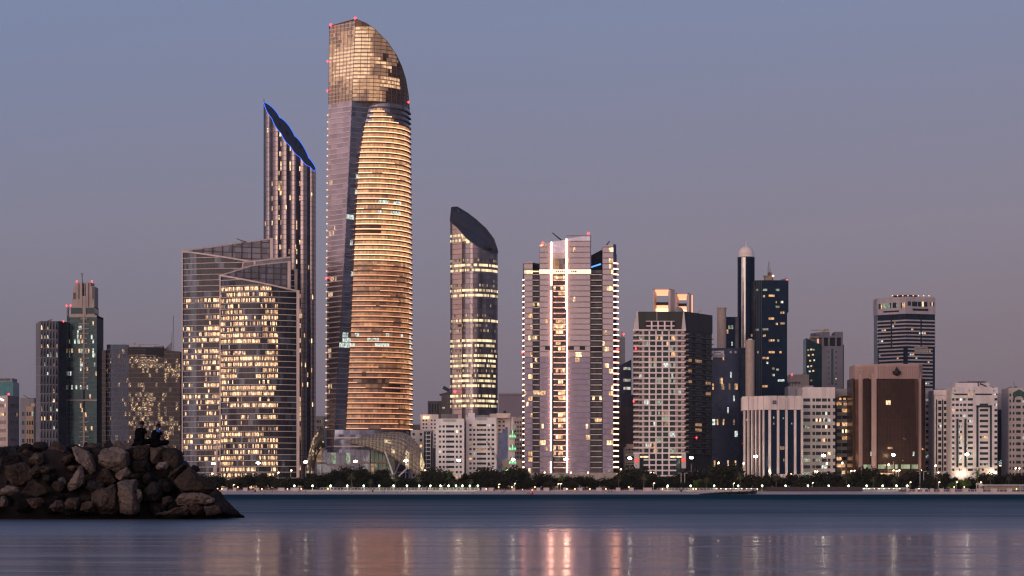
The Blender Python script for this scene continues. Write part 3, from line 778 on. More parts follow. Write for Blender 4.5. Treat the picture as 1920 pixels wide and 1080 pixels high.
    for side_, pc, w0 in (('r', 1150, 1), ('l', 983, -1)):
        for k in range(0, 41):
            z = zs[k]+.2; py_ = 924-(z-1)*F/D
            if side_ == 'r' and py_ < 488 or side_ == 'l' and py_ < 524: continue
            ww = (interp([(457, 8.5), (500, 10), (640, 11.5), (890, 11.0)], py_) if side_ == 'r' else 3.5)*D/F
            mb = MB(); xx = x(pc); pts = []
            for i in range(7):
                t = i/6*math.pi/2; pts.append((xx + w0*ww*math.sin(t), D+1.5+5*(1-math.cos(t))))
            if w0 < 0: pts = [(a_, c_) for a_, c_ in reversed(pts)]
            ms = MB()
            for (xa, ya), (xb, yb) in zip(pts, pts[1:]):
                mb.quad((xa, ya-.1, z), (xb, yb-.1, z), (xb, yb-.1, z+.75), (xa, ya-.1, z+.75)); ms.quad((xa, ya, z+.75), (xb, yb, z+.75), (xb, D+12, z+.75), (xa, D+12, z+.75)); ms.quad((xa, D+12, z), (xb, D+12, z), (xb, yb, z), (xa, ya, z))
            ms.build('balcony_slab', wh, b.r); mb.build('light_fascia', LED2, b.r)
        mb = MB(); 
        if side_ == 'r': mb.prism([(x(1150), D+2), (x(1157), D+6), (x(1158), D+32), (x(1150), D+32)], GZ, Z(475, D)); mb.prism([(x(1150), D+1.8), (x(1156), D+5), (x(1155), D+32), (x(1150), D+32)], Z(475, D), lambda xx, yy: Z(457, D), 0)
        else: mb.prism([(x(980.5), D+6), (x(983), D+2), (x(983), D+32), (x(981), D+32)], GZ, Z(493, D))
        mb.build('wall', side, b.r)
    # dark V shaped returns at the roof
    mb = MB(); mb.prism([(x(1107), D+1), (x(1108.5), D+1), (x(1108.5), D+32), (x(1107), D+32)], Z(503, D), Z(441, D)); mb.build('roof_fin', side, b.r)
    mb = MB(); mb.quad((x(1108.5), D+20, Z(503, D)), (x(1131), D+20, Z(503, D)), (x(1131), D+20, Z(462, D)), (x(1108.5), D+20, Z(474, D))); mb.quad((x(999), D+16, Z(502, D)), (x(1012), D+16, Z(502, D)), (x(1012), D+16, Z(490, D)), (x(999), D+16, Z(488, D))); mb.build('roof_screen', DARKC, b.r)
    mb = MB(); mb.bar((x(1110), D+14, Z(497, D)), (x(1127), D+8, Z(493, D)), .6, 0, 4); mb.build('blue_roof_light', glow('blue_roof_led', (.1, .35, 1), 1.6), b.r)
    # roof plant band with louvres
    for a, c in ((999, 1011), (1022, 1034), (1064, 1076), (1087, 1097), (1107, 1129)): mb = MB(); mb.box(x(a), x(c), D-.5 if a not in (999, 1107) else D+1, D+.2 if a not in (999, 1107) else D+4, Z(656, D), Z(649, D)); mb.build('plant_louvre', DARKC, b.r)
    mb = MB(); mb.box(x(985), x(1155), D-6, D+30, GZ, Z(886.5, D)); mb.build('podium', mat('podium_stone', (.42, .35, .30), .8), b.r)
    roof_crane(b, (x(1056), D+14, Z(452, D)), (x(1036), D+8, Z(434, D)), .6); roof_crane(b, (x(1137), D+14, Z(462, D)), (x(1144), D+10, Z(449, D)), .5)
    for px, py_, dy in ((1018, 456.5, 1), (1103, 438, 1), (979.5, 660, 5), (1159, 655, 6)): beacon(b, x(px), D+dy, Z(py_, D), 1.2)
    b.done()
LED2 = glow('balcony_fascia_led', (1.0, .44, .25), 9)
res_tower()

# ================================================================== white gridded tower with glowing roof frames
def grid_tower():
    D = 1540.0
    b = Building('gridded_tower', 'white gridded apartment tower with a dark side and two glowing box frames on its roof', X(1262, D), D+15, 'skyscraper')
    x = lambda p: X(p, D); rg = b.rng; z0, z1 = Z(851, D), Z(620, D); n = 23; fh = (z1-z0)/n
    wh = mat('gridded_white_frame', (.88, .73, .70), .7); bay = mat('bay_wall', (.52, .42, .39), .75); dg = glass('grid_dark_glass', (.03, .045, .045), .15, .2, (2, 2, 3.7), .4, .03); dk = mat('side_wall_painted_shade', (.045, .04, .043), .8)  # shade of the side face painted in with a dark wall colour
    grn = mat('roof_block_green', (.045, .046, .038), .7); DS = D+37; xs_ = X(1336, DS)
    # body
    mb = MB(); fp = [(x(1194), D+2), (x(1284), D+2), (xs_-.5, DS), (xs_-8, DS+14), (x(1194), DS+8)]; mb.prism(fp, GZ, z1+.5); mb.build('wall', dk, b.r)
    gridc = [1207, 1217.5, 1230, 1242, 1254.5, 1267]
    for k in range(n):
        za = z0 + k*fh; lit_row = rg.random()
        for i in range(5):
            a, c = x(gridc[i])+.2, x(gridc[i+1])-.2; on = rg.random() < .28
            m = rg.choice([L_grn, L_dim, L_warm, L_cool, L_grn]) if on else dg
            h = 3
            b.pane([(((lerp(a, c, t/h)), D+1.4, za+.9), (lerp(a, c, (t+1)/h), D+1.4, za+.9), (lerp(a, c, (t+1)/h), D+1.4, za+fh-.1), (lerp(a, c, t/h), D+1.4, za+fh-.1), m if (on and rg.random() < .75) else dg) for t in range(h)])
        for a, c in ((1198, 1205.5), (1271, 1278)):
            m = rg.choice([L_warm, L_cool, L_grn]) if rg.random() < .12 else dg
            b.pane([((x(a)+.3, D+1.7, za+1.2), (x(c)-.3, D+1.7, za+1.2), (x(c)-.3, D+1.7, za+fh-.5), (x(a)+.3, D+1.7, za+fh-.5), m)])
        mb = MB(); mb.box(x(1187.6), x(1285.5), D-.6, D+1.9, za, za+.95); mb.build('floor_slab', wh, b.r)
        mb = MB(); mb.box(x(1187.8), x(1197), D-.4, D-.25, za+.95, za+1.9); mb.build('balcony_rail', mat('brown_rail', (.22, .16, .14), .6), b.r); mb = MB(); mb.box(x(1279), x(1291), D-.4, D-.25, za+.95, za+1.9); mb.build('balcony_rail', mat('brown_rail', (.22, .16, .14), .6), b.r)
        # side balconies, receding, shade painted into their dark slabs
        mb = MB(); P0 = (x(1286), D+2.5); P1 = (xs_, DS)
        q = [at(P0, P1, s_, 0, i_) for s_, i_ in ((0, -.9), (wlen(P0, P1), -.9), (wlen(P0, P1), 1), (0, 1))]
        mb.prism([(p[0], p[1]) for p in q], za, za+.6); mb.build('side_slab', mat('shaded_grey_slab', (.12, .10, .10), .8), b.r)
        for s0, s1 in ((4, 9), (14, 24), (30, 38)):
            m = L_dim if rg.random() < .08 else dg; I = -.15
            b.pane([(at(P0,P1,s0,za+1.2,I), at(P0,P1,s1,za+1.2,I), at(P0,P1,s1,za+fh-.5,I), at(P0,P1,s0,za+fh-.5,I), m)])
        mb = MB()
    for a in (1206, 1217.5, 1230, 1242, 1254.5, 1268.5, 1281):
        mb = MB(); w = .45 if a in (1217.5, 1230, 1242, 1254.5) else .8
        ya = 617 if w < .5 else 620; mb.box(x(a)-w, x(a)+w, D-.3 if w < .5 else D+.2, D+2.1, Z(893 if w < .5 else 852, D), Z(ya, D)); mb.build('column', wh if w < .5 else bay, b.r)
    mb = MB(); mb.box(x(1198), x(1207), D+1.75, D+2, z0, z1); mb.box(x(1267), x(1281), D+1.75, D+2, z0, z1); mb.build('bay_wall', bay, b.r)
    # base
    for j in range(4):
        z = Z(862+10*j, D); mb = MB(); mb.box(x(1207), x(1268), D-.2, D+1.6, z-.5, z+.5); mb.build('floor_slab', wh, b.r)
    mb = MB(); mb.box(x(1199), x(1276), D+1.2, D+1.9, GZ, z0); mb.build('base_glazing', G_dark, b.r)
    for a, c in ((1189, 1199), (1278, 1286)):
        mb = MB(); mb.prism([(x(a), D-.5), (x(c), D-.5), (x(c), D+2.2), (x(a), D+2.2)], Z(878, D), z0); mb.build('pylon', mat('pale_pylon', (.6, .55, .55), .7), b.r)
    for a in (1194, 1281):
        mb = MB(); mb.bar((x(a), D-.75, Z(863, D)), (x(a), D-.6, Z(863, D)), 1.5, 0, 20); mb.build('red_round_sign', glow('red_sign_light', (1, .12, .08), .5), b.r)
    mb = MB(); mb.box(x(1201), x(1217), D+.9, D+1.15, Z(858, D), Z(855, D)); mb.box(x(1257), x(1278), D+.9, D+1.15, Z(858, D), Z(855, D)); mb.build('lit_clerestory', L_hot, b.r)
    # roof block with sloping white gable fins
    zt = Z(582.5, D); P1 = (xs_-2, DS)
    mb = MB(); mb.prism([(x(1196), D+2), (x(1283), D+2), (xs_-1.5, DS-1), (xs_-8, DS+12), (x(1198), DS+6)], z1+.5, zt-.5); mb.build('roof_block', [grn], b.r)
    mb = MB(); mb.prism([(x(1284), D+1.9), (xs_, DS), (xs_-2, DS+1), (x(1282), D+3.5)], z1+.5, zt-.3); mb.build('roof_side', mat('side_block_grey', (.05, .047, .052), .8), b.r)
    for a, c, d, e in ((1187.5, 1198, 1195, 1196.5), (1278, 1286.5, 1281.5, 1283)):
        mb = MB(); A = [(x(a), D+.5, z1), (x(c), D+.5, z1), (x(e), D+1.5, zt), (x(d), D+1.5, zt)]; Bk = [(p[0], p[1]+4, p[2]) for p in A]
        mb.ngon(A); mb.ngon(list(reversed(Bk)))
        for i in range(4): mb.quad(A[i], Bk[i], Bk[(i+1) % 4], A[(i+1) % 4])
        mb.build('gable_fin', mat('pale_fin', (.62, .55, .53), .7), b.r)
    mb = MB(); mb.box(x(1211), x(1265), D+1.2, D+2, Z(617, D), Z(602, D)); mb.build('loggia', DARKC, b.r)
    mb = MB(); mb.box(x(1212), x(1265), D+.3, D+1.6, Z(612, D), Z(610, D)); mb.box(x(1211), x(1265), D+.8, D+1.6, Z(602.5, D), Z(601.5, D))
    for a in (1222, 1234, 1246.5, 1259): mb.box(x(a)-.5, x(a)+.5, D+.4, D+1.6, Z(617, D), Z(602, D))
    mb.build('loggia_frame', wh, b.r)
    mb = MB(); mb.box(x(1187), x(1286), D-.3, D+2, z1, z1+.9); mb.build('floor_slab', wh, b.r)
    mb = MB(); mb.box(x(1231.5), x(1232.5), D+1.6, D+2, Z(601, D), zt); mb.build('roof_joint', bay, b.r)
    # open box frames, uplight put in as glowing panels
    fm = mat('roof_frame_cream', (.72, .55, .45), .7); up = glow('frame_uplight', (1.0, .50, .26), 2.6); up2 = glow('frame_painted_uplight', (1.0, .42, .23), 1.45)
    for a, c, yt, dy, w in ((1225, 1257, 541.5, 6, 9), (1267, 1291.5, 550, 16, 9)):
        zr, zf = Z(yt, D+dy), zt; x0, x1 = X(a, D+dy), X(c, D+dy); y0 = D+dy
        mb = MB(); mb.prism([(x0, y0), (x0+.8, y0), (x0+2.9, y0+8), (x0+2.1, y0+8)], zf-1, zr); mb.build('frame_side', fm, b.r)
        mb = MB(); mb.prism([(x1-.8, y0), (x1, y0), (x1+3.6, y0+w-2), (x1+2.8, y0+w-2)] if a < 1260 else [(x1-.8, y0), (x1, y0), (x1+3.4, y0+w-2), (x1+2.6, y0+w-2)], zf-1, zr); mb.build('frame_side', fm, b.r)
        mb = MB(); mb.prism([(x0, y0), (x1, y0), (x1+3.4, y0+8), (x0+2.5, y0+8)], zr-.6, zr); mb.build('frame_top', fm, b.r)
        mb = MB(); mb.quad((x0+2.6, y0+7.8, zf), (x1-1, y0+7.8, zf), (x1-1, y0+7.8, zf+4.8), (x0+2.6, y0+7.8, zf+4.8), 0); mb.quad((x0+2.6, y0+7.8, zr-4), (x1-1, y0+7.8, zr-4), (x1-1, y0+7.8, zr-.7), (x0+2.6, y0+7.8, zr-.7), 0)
        mb.quad((x0+1, y0+.5, zr-.7), (x0+3, y0+7.7, zr-3.4), (x1-1.5, y0+7.7, zr-3.4), (x1-1, y0+.5, zr-.7), 0); mb.build('glow_panel', up2, b.r)
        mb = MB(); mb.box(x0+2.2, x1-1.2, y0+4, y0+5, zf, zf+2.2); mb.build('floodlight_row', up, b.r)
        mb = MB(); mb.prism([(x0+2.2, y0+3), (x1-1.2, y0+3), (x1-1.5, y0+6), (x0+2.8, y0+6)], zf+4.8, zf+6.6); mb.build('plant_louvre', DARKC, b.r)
        mb = MB(); mb.prism([(x1+.1, y0+.8), (x1+.3, y0+.8), (x1+3.2, y0+6.5), (x1+3.0, y0+6.5)], zf, zr-.5); mb.build('glow_panel', up2, b.r)
    mb = MB(); mb.lathe((X(1274, D), D+8), [(3.2, zt-1), (3.2, zt+1), (2.6, zt+2.2), (1.4, zt+3), (.1, zt+3.2)]); mb.build('roof_dome', GREYC, b.r)
    mb = MB(); mb.bar((X(1309, D), D+25, zt-2), (X(1318, D), D+24, zt+2.2), .45, 0, 4); mb.bar((X(1318, D), D+24, zt+2.2), (X(1322, D), D+24, zt+1.8), .45, 0, 4); mb.build('roof_crane', mat('crane_paint', (.5, .3, .18), .5), b.r)
    for px, py_ in ((1192, 654), (1188, 753), (1309, 820)): beacon(b, X(px, D), D-1 if px < 1300 else D+14, Z(py_, D), .8)
    b.done()
grid_tower()

# ================================================================== white apartments and minaret in the middle
def punched(name, label, D, pxa, pxb, ytop, n, pattern, winidx, dy=0, depth=22, wm=WHITE, gl=G_dark, p=.12, lw=LW, parapet=6, frac=(.3, .45, .25), rot=0, side=None, seed=0, cat='apartment building', ybot=None, prof=None):
    """slab block with punched windows. pattern: column widths, winidx: which of them are windows"""
    b = Building(name, label, X((pxa+pxb)/2, D), D+dy+5, cat, seed=seed or None)
    P0 = (X(pxa, D), D+dy + (rot if rot > 0 else 0)); P1 = (X(pxb, D), D+dy + (-rot if rot < 0 else 0)); L_ = wlen(P0, P1)
    zt = Z(ytop, D); zp = zt - parapet*D/F; zb = GZ if ybot is None else Z(ybot, D)
    xs = cols(L_, pattern); zs = rows(zb, zp, n, frac)
    cell = lambda i, j: ((gl, lw, p) if (i in winidx and j % 3 == 1) else None)
    grid_wall(b, P0, P1, xs, zs, cell)
    b.wall.quad(at(P0,P1,0,zp), at(P0,P1,L_,zp), at(P0,P1,L_,zt), at(P0,P1,0,zt))
    q = [at(P0,P1,0,0)[:2], at(P0,P1,L_,0)[:2], at(P0,P1,L_,0,depth)[:2], at(P0,P1,0,0,depth)[:2]]
    for a, c in ((q[1], q[2]), (q[2], q[3]), (q[3], q[0])): b.wall.quad((*a, zb), (*c, zb), (*c, zt), (*a, zt))
    b.wall.quad((*q[0], zt), (*q[1], zt), (*q[2], zt), (*q[3], zt))
    b.P0, b.P1, b.L, b.zt, b.zp, b.D, b.q = P0, P1, L_, zt, zp, D, q
    b.wm = wm
    return b
def clutter(b, items):
    """roof plant: (px0,px1,py0,py1,dy,material)"""
    for a, c, y1, y0, dy, m in items:
        mb = MB(); D = b.D; mb.box(X(a, D), X(c, D), D+dy, D+dy+6, Z(y0, D), Z(y1, D)); mb.build('roof_plant', m, b.r)
def mid_whites():
    # 1: broad white block
    b = punched('apartment_block', 'white apartment block just right of the lattice canopy with long ribbon windows', 1545, 817, 870, 785, 13, [2.2, 1.8, 1, 1.6, .9, 6, 1.1, 1.6, 1.2, 1.6, 1.6], {1, 3, 5, 7, 9}, p=.3, parapet=10)
    D = 1545; mb = MB(); mb.box(X(826, D), X(858, D), D+4, D+12, Z(785, D), Z(776, D)); mb.build('roof_plant', STEEL, b.r)
    mb = MB()
    for i in range(12): mb.box(X(831+i*2.1, D), X(832+i*2.1, D), D-.3, D, Z(791, D), Z(786, D))
    mb.build('parapet_fret', mat('fret_shadow', (.4, .35, .32), .8), b.r)  # darker strips paint the shadow in the fret openings
    b.done(b.wm)
    b = punched('apartment_block', 'white apartment block with ribbon windows directly below the round scooped tower', 1560, 874, 931, 783, 14, [2.2, 1.6, 1, 1.6, 1, 6.5, 1, 1.6, 1.2, 1.8, 1.6], {1, 3, 5, 7, 9}, p=.2, parapet=10)
    D = 1560
    clutter(b, [(878, 890, 774, 783, 4, WHITE), (890, 918, 778, 783, 6, GREYC), (918, 955, 775, 783, 7, CREAM)])
    mb = MB()
    for i in range(12): mb.box(X(891+i*1.9, D), X(892+i*1.9, D), D-.3, D, Z(788, D), Z(783.5, D))
    mb.build('parapet_fret', mat('fret_shadow', (.4, .35, .32), .8), b.r)
    b.done(b.wm)
    b = punched('apartment_block', 'grey flank block wedged between the two white ribbon-window apartment blocks', 1570, 870, 874, 786, 13, [1, 1], set(), wm=mat('shaded_cream', (.40, .33, .29), .8)); b.done(b.wm)  # shade of the flank put into a darker cream
    b = punched('apartment_block', 'white stepped block faced with blue glass in steps', 1575, 931, 957, 775, 6, [1, 1.2, 1, 1.2, 2, 1], {1, 3}, ybot=833, p=.05, parapet=12)
    D = 1575
    mb = MB(); z0 = GZ
    mb.box(X(931, D), X(957, D), D, D+22, GZ, Z(833, D)); mb.build('wall', WHITE, b.r)
    mb = MB(); o = [(934, 893), (952, 893), (952, 801), (947, 801), (947, 806), (942, 806), (942, 813), (935, 813)]
    mb.ngon([(X(p, D), D-.4, Z(q, D)) for p, q in o][::1]); mb.build('glass_steps', glass('step_blue_glass', (.10, .13, .22), .15, .5, (1.6, 60, 1.9), .2, .03), b.r)
    mb = MB(); mb.box(X(944, D), X(949, D), D+2, D+8, Z(775, D), Z(770, D)); mb.build('roof_plant', DARKC, b.r)
    b.done(b.wm)
    # blocks left of the first white one
    b = punched('apartment_block', 'pale block with small round-topped windows next to the lattice canopy', 1590, 770, 810, 806, 10, [1, 1.3, 1.6, 1, 1.3, 1, 1.4, 1, 1.2, .8], {1, 4, 7}, p=.12, wm=mat('dull_white', (.50, .46, .43), .8), parapet=3)
    mb = MB(); D = 1590; mb.box(X(795, D), X(810, D), D-1, D, GZ, Z(809, D)); mb.build('dark_glazing', G_dark, b.r)
    mb = MB()
    for j in range(11): mb.box(X(798, D), X(808, D), D-1.4, D-.9, Z(893-j*7.6, D), Z(891-j*7.6, D))
    for a in (799, 807): mb.box(X(a, D), X(a+.8, D), D-1.5, D-.9, GZ, Z(810, D))
    mb.build('balcony_frame', WHITE, b.r)
    b.done(b.wm)
    b = punched('apartment_block', 'white block behind, its roof edge lit by small lamps', 1640, 788, 822, 777, 8, [2, 1.4, 1, 1.4, 3, 1.4, 1.5, 1.5, 2], {1, 3, 5, 7}, p=.05, parapet=8, ybot=840)
    mb = MB(); D = 1640
    for px in (795, 798, 803): mb.ball((X(px, D), D-1, Z(783, D)), .8)
    mb.build('roof_lamp', LED, b.r); b.done(b.wm)
    b = punched('apartment_block', 'low grey-white block just right of the gold tower', 1650, 768, 790, 796, 8, [1, 1.3, 1, 1.3, 1, 1.3, 1], {1, 3, 5}, p=.05, wm=mat('dull_white', (.50, .46, .43), .8), ybot=860); b.done(b.wm)
    mb = MB()
    # colonnaded beige roof house behind
    b = punched('office_block', 'beige block with a slatted loggia and a tilted roof cradle', 1720, 802, 830, 752, 1, [1, 1, 1, 1, 1, 1, 1, 1, 1, 2], {1, 3, 5, 7}, p=0, parapet=3, frac=(.05, .85, .1), wm=mat('beige_loggia', (.38, .34, .30), .8), ybot=776); D = 1720
    mb = MB(); mb.box(X(828, D), X(845, D), D-3, D+18, GZ, Z(741, D)); mb.build('tower_block', BEIGE, b.r)
    mb = MB(); mb.box(X(802, D), X(845, D), D+.5, D+18, GZ, Z(776, D)); mb.build('wall', BEIGE, b.r)
    mb = MB(); mb.prism([(X(824, D), D-2), (X(845, D), D-2), (X(845, D), D+10), (X(824, D), D+10)], Z(741, D), lambda a, c: Z(734 if a > X(835, D) else 739, D)); mb.build('roof_plant', GREYC, b.r)
    mb = MB(); mb.bar((X(831, D), D, Z(726, D)), (X(843, D), D, Z(733, D)), 1.3, 0, 6); mb.build('roof_cradle', STEEL, b.r)
    mb = MB(); mb.box(X(830, D), X(834, D), D-3.4, D-3, Z(766, D), Z(764, D)); mb.build('lit_window', L_cool, b.r); b.done(b.wm)
    # pink block by the residential tower
    b = punched('apartment_block', 'pinkish block with rows of small windows tucked against the residential tower', 1640, 958, 984, 783, 16, [1, 1.2, .8, 1.2, .8, 1.2, .8, 1.2, .8, 1.2, .8], {1, 3, 5, 7, 9}, p=.04, wm=PINKW, parapet=5)
    clutter(b, [(970, 980, 779, 783, 4, GREYC), (958, 968, 781, 784, 4, CREAM)]); b.done(b.wm)
    b = punched('apartment_block', 'low cream wall block behind the minaret', 1570, 941, 985, 862, 2, [1, 1], set(), wm=mat('low_cream', (.42, .36, .30), .8)); b.done(b.wm)
    # narrow blocks beside the gold tower, left
    b = punched('apartment_block', 'pale narrow block glimpsed between the slim dark tower and the gold tower', 1760, 590, 608, 780, 12, [1.6, .7, .5, .7, .5, .7, .5, .7, 1.4], {1, 3, 5, 7}, p=.08, wm=CREAM, parapet=5)
    mb = MB(); D = 1760; mb.box(X(584, D), X(590, D), D+1, D+10, GZ, Z(788, D)); mb.build('tower_block', mat('dark_brick', (.16, .09, .09), .8), b.r); b.done(b.wm)
    # distant pale tower in the dusk haze
    b = punched('hazy_tower', 'faint far-off grey tower low behind the white stepped block', 4200, 935, 981, 738, 3, [1, 3, 1, 3, 1, 3, 1], set(), wm=mat('far_grey_wall', (.22, .18, .20), .9, var=.05), depth=60, cat='skyscraper')
    mb = MB(); D = 4200; mb.box(X(935, D), X(981, D), D-1, D+10, Z(741, D), Z(739, D))
    for i in range(14): mb.box(X(936+i*3.3, D), X(937+i*3.3, D), D-1, D, Z(737.4, D), Z(736, D))
    mb.build('parapet', mat('far_grey_wall2', (.2, .165, .185), .9), b.r); b.done(b.wm)
mid_whites()
def minaret():
    D = 1540.0; x = X(961, D); b = Building('minaret', 'slim white minaret with balconies lit green', x, D, 'minaret'); c = (x, D)
    wm = mat('minaret_white', (.62, .56, .50), .7); z = lambda p: Z(p, D); k = D/F
    mb = MB(); mb.lathe(c, [(5*k, GZ), (5*k, z(870)), (4.6*k, z(845)), (4.4*k, z(826)), (4.1*k, z(812)), (3.6*k, z(811)), (3.4*k, z(800))], 0, 16); mb.build('shaft', wm, b.r, smooth=False)
    mb = MB(); mb.lathe(c, [(2.6*k, z(800)), (2.6*k, z(797)), (3.2*k, z(796)), (2.6*k, z(791)), (1.2*k, z(786)), (.3*k, z(783)), (.1*k, z(781))], 0, 14); mb.build('cupola', wm, b.r)
    g = glow('green_lamp', (.15, 1.0, .35), 2.2); gs = glow('green_lamp_soft', (.25, .9, .45), .9)
    for py_, r in ((822, 6.4), (845, 6.6), (871, 7)):
        mb = MB(); mb.lathe(c, [(4.5*k, z(py_+3)), (r*k, z(py_)), (r*k, z(py_-2.2)), (4.5*k, z(py_-2.2))], 0, 16); mb.build('balcony', wm, b.r)
        for i in range(7):
            a = -math.pi*(.1+.8*i/6); m = MB(); q = (x+math.cos(a)*r*k*.95, D+math.sin(a)*r*k*.95)
            m.box(q[0]-.2, q[0]+.2, q[1]-.2, q[1]+.2, z(py_-2.2), z(py_-6 if i % 2 else py_-4)); m.build('green_lamp', g if i % 2 else gs, b.r)
    for py_ in (808, 835, 858):
        for i in (-1, 0, 1):
            m = MB(); m.box(x+i*1.1-.3, x+i*1.1+.3, D-4.8*k, D-4.3*k, z(py_+6), z(py_-1)); m.build('arched_opening', gs if i == 0 else G_dark, b.r)
minaret()
def boom():
    D = 1500.0; b = Building('mobile_crane', 'dark slanting crane boom rising from the trees before the white blocks', X(948, D), D, 'crane')
    a, c = Vector((X(946, D), D, Z(882, D))), Vector((X(913, D), D, Z(828, D))); mb = MB(); u = Vector((.75, 0, .45))
    for s_ in (-1, 1):
        for t in (-.5, .5): mb.bar(tuple(a+u*s_*.8+Vector((0, t, 0))), tuple(c+u*s_*.35+Vector((0, t, 0))), .16, 0, 4)
    for i in range(22):
        p, q = a.lerp(c, i/22), a.lerp(c, (i+1)/22); mb.bar(tuple(p+u*.8*(1 if i % 2 else -1)), tuple(q+u*.6*(-1 if i % 2 else 1)), .1, 0, 4)
    mb.build('lattice_boom', mat('crane_dark', (.05, .045, .05), .6), b.r)
    mb = MB(); mb.box(X(944, D), X(952, D), D-2, D+2, GZ+1, GZ+4); mb.build('cab', mat('crane_dark', (.05, .045, .05), .6), b.r)
    mb = MB(); mb.ball((X(950.5, D), D-2, Z(882, D)), .7); mb.build('green_signal', glow('green_signal', (.2, 1, .3), 8), b.r)
boom()
def behind_res():
    b = punched('office_tower', 'narrow grey tower with a red beacon peeking out right of the residential tower', 1800, 1152, 1172, 632, 20, [2, .6, 1, .6, 1, .6, 1], set(), wm=GREYC, cat='office tower')
    D = 1800; beacon(b, X(1169, D), D, Z(627, D), 1.1); mb = MB(); mb.bar((X(1167, D), D+5, Z(632, D)), (X(1167, D), D+5, Z(621, D)), .4); mb.build('mast', STEEL, b.r); b.done(b.wm)
    D = 1700; b = Building('office_tower', 'dark blue glass tower with a slanting roof between the residential and gridded towers', X(1172, D), D, 'office tower')
    xa, xb = X(1160, D), X(1184, D); mb = MB(); tp = lambda xx, yy: lerp(Z(686, D), Z(674, D), (xx-xa)/(xb-xa)); mb.prism([(xa, D), (xb, D), (xb, D+20), (xa, D+20)], GZ, tp); mb.build('facade', glass('slanted_navy', (.10, .11, .17), .15, .5, (2, 60, 3.7), .2, .03), b.r)
    for py_ in (691, 713, 728):
        mb = MB(); mb.box(X(1169, D), X(1182, D), D-.3, D-.1, Z(py_+2.5, D), Z(py_-2.5, D)); mb.build('window', lit('tower_window_row', (.95, .9, .7), .6, cell=(1.2, 60, 2)), b.r)
    b = punched('office_tower', 'plain brown slab tower behind, left of the gridded tower', 1650, 1152, 1195, 763, 1, [1, 1], set(), wm=mat('brown_slab', (.22, .17, .14), .8), cat='office tower', parapet=3)
    D = 1650; mb = MB(); mb.box(X(1164, D), X(1191, D), D+1, D+14, Z(763, D), Z(740, D)); mb.build('roof_block', mat('brown_grey', (.17, .15, .16), .8), b.r); b.done(b.wm)
    b = punched('apartment_block', 'small white balconied block at the foot of the gridded tower', 1575, 1171, 1195, 838, 6, [.6, 1, .3, 1.4, .3, 1.4, .3, 1, .4], {1, 3, 5, 7}, p=.15, wm=mat('dull_cream', (.40, .35, .32), .8), parapet=2, frac=(.35, .5, .15))
    clutter(b, [(1175, 1190, 832, 838, 4, CREAM)])
    for j in range(6):
        D = 1575; mb = MB(); mb.box(X(1170, D), X(1196, D), D-1, D, Z(888-j*8.2, D), Z(886-j*8.2, D)); mb.build('balcony_slab', mat('dull_cream', (.40, .35, .32), .8), b.r)
    b.done(b.wm)
behind_res()
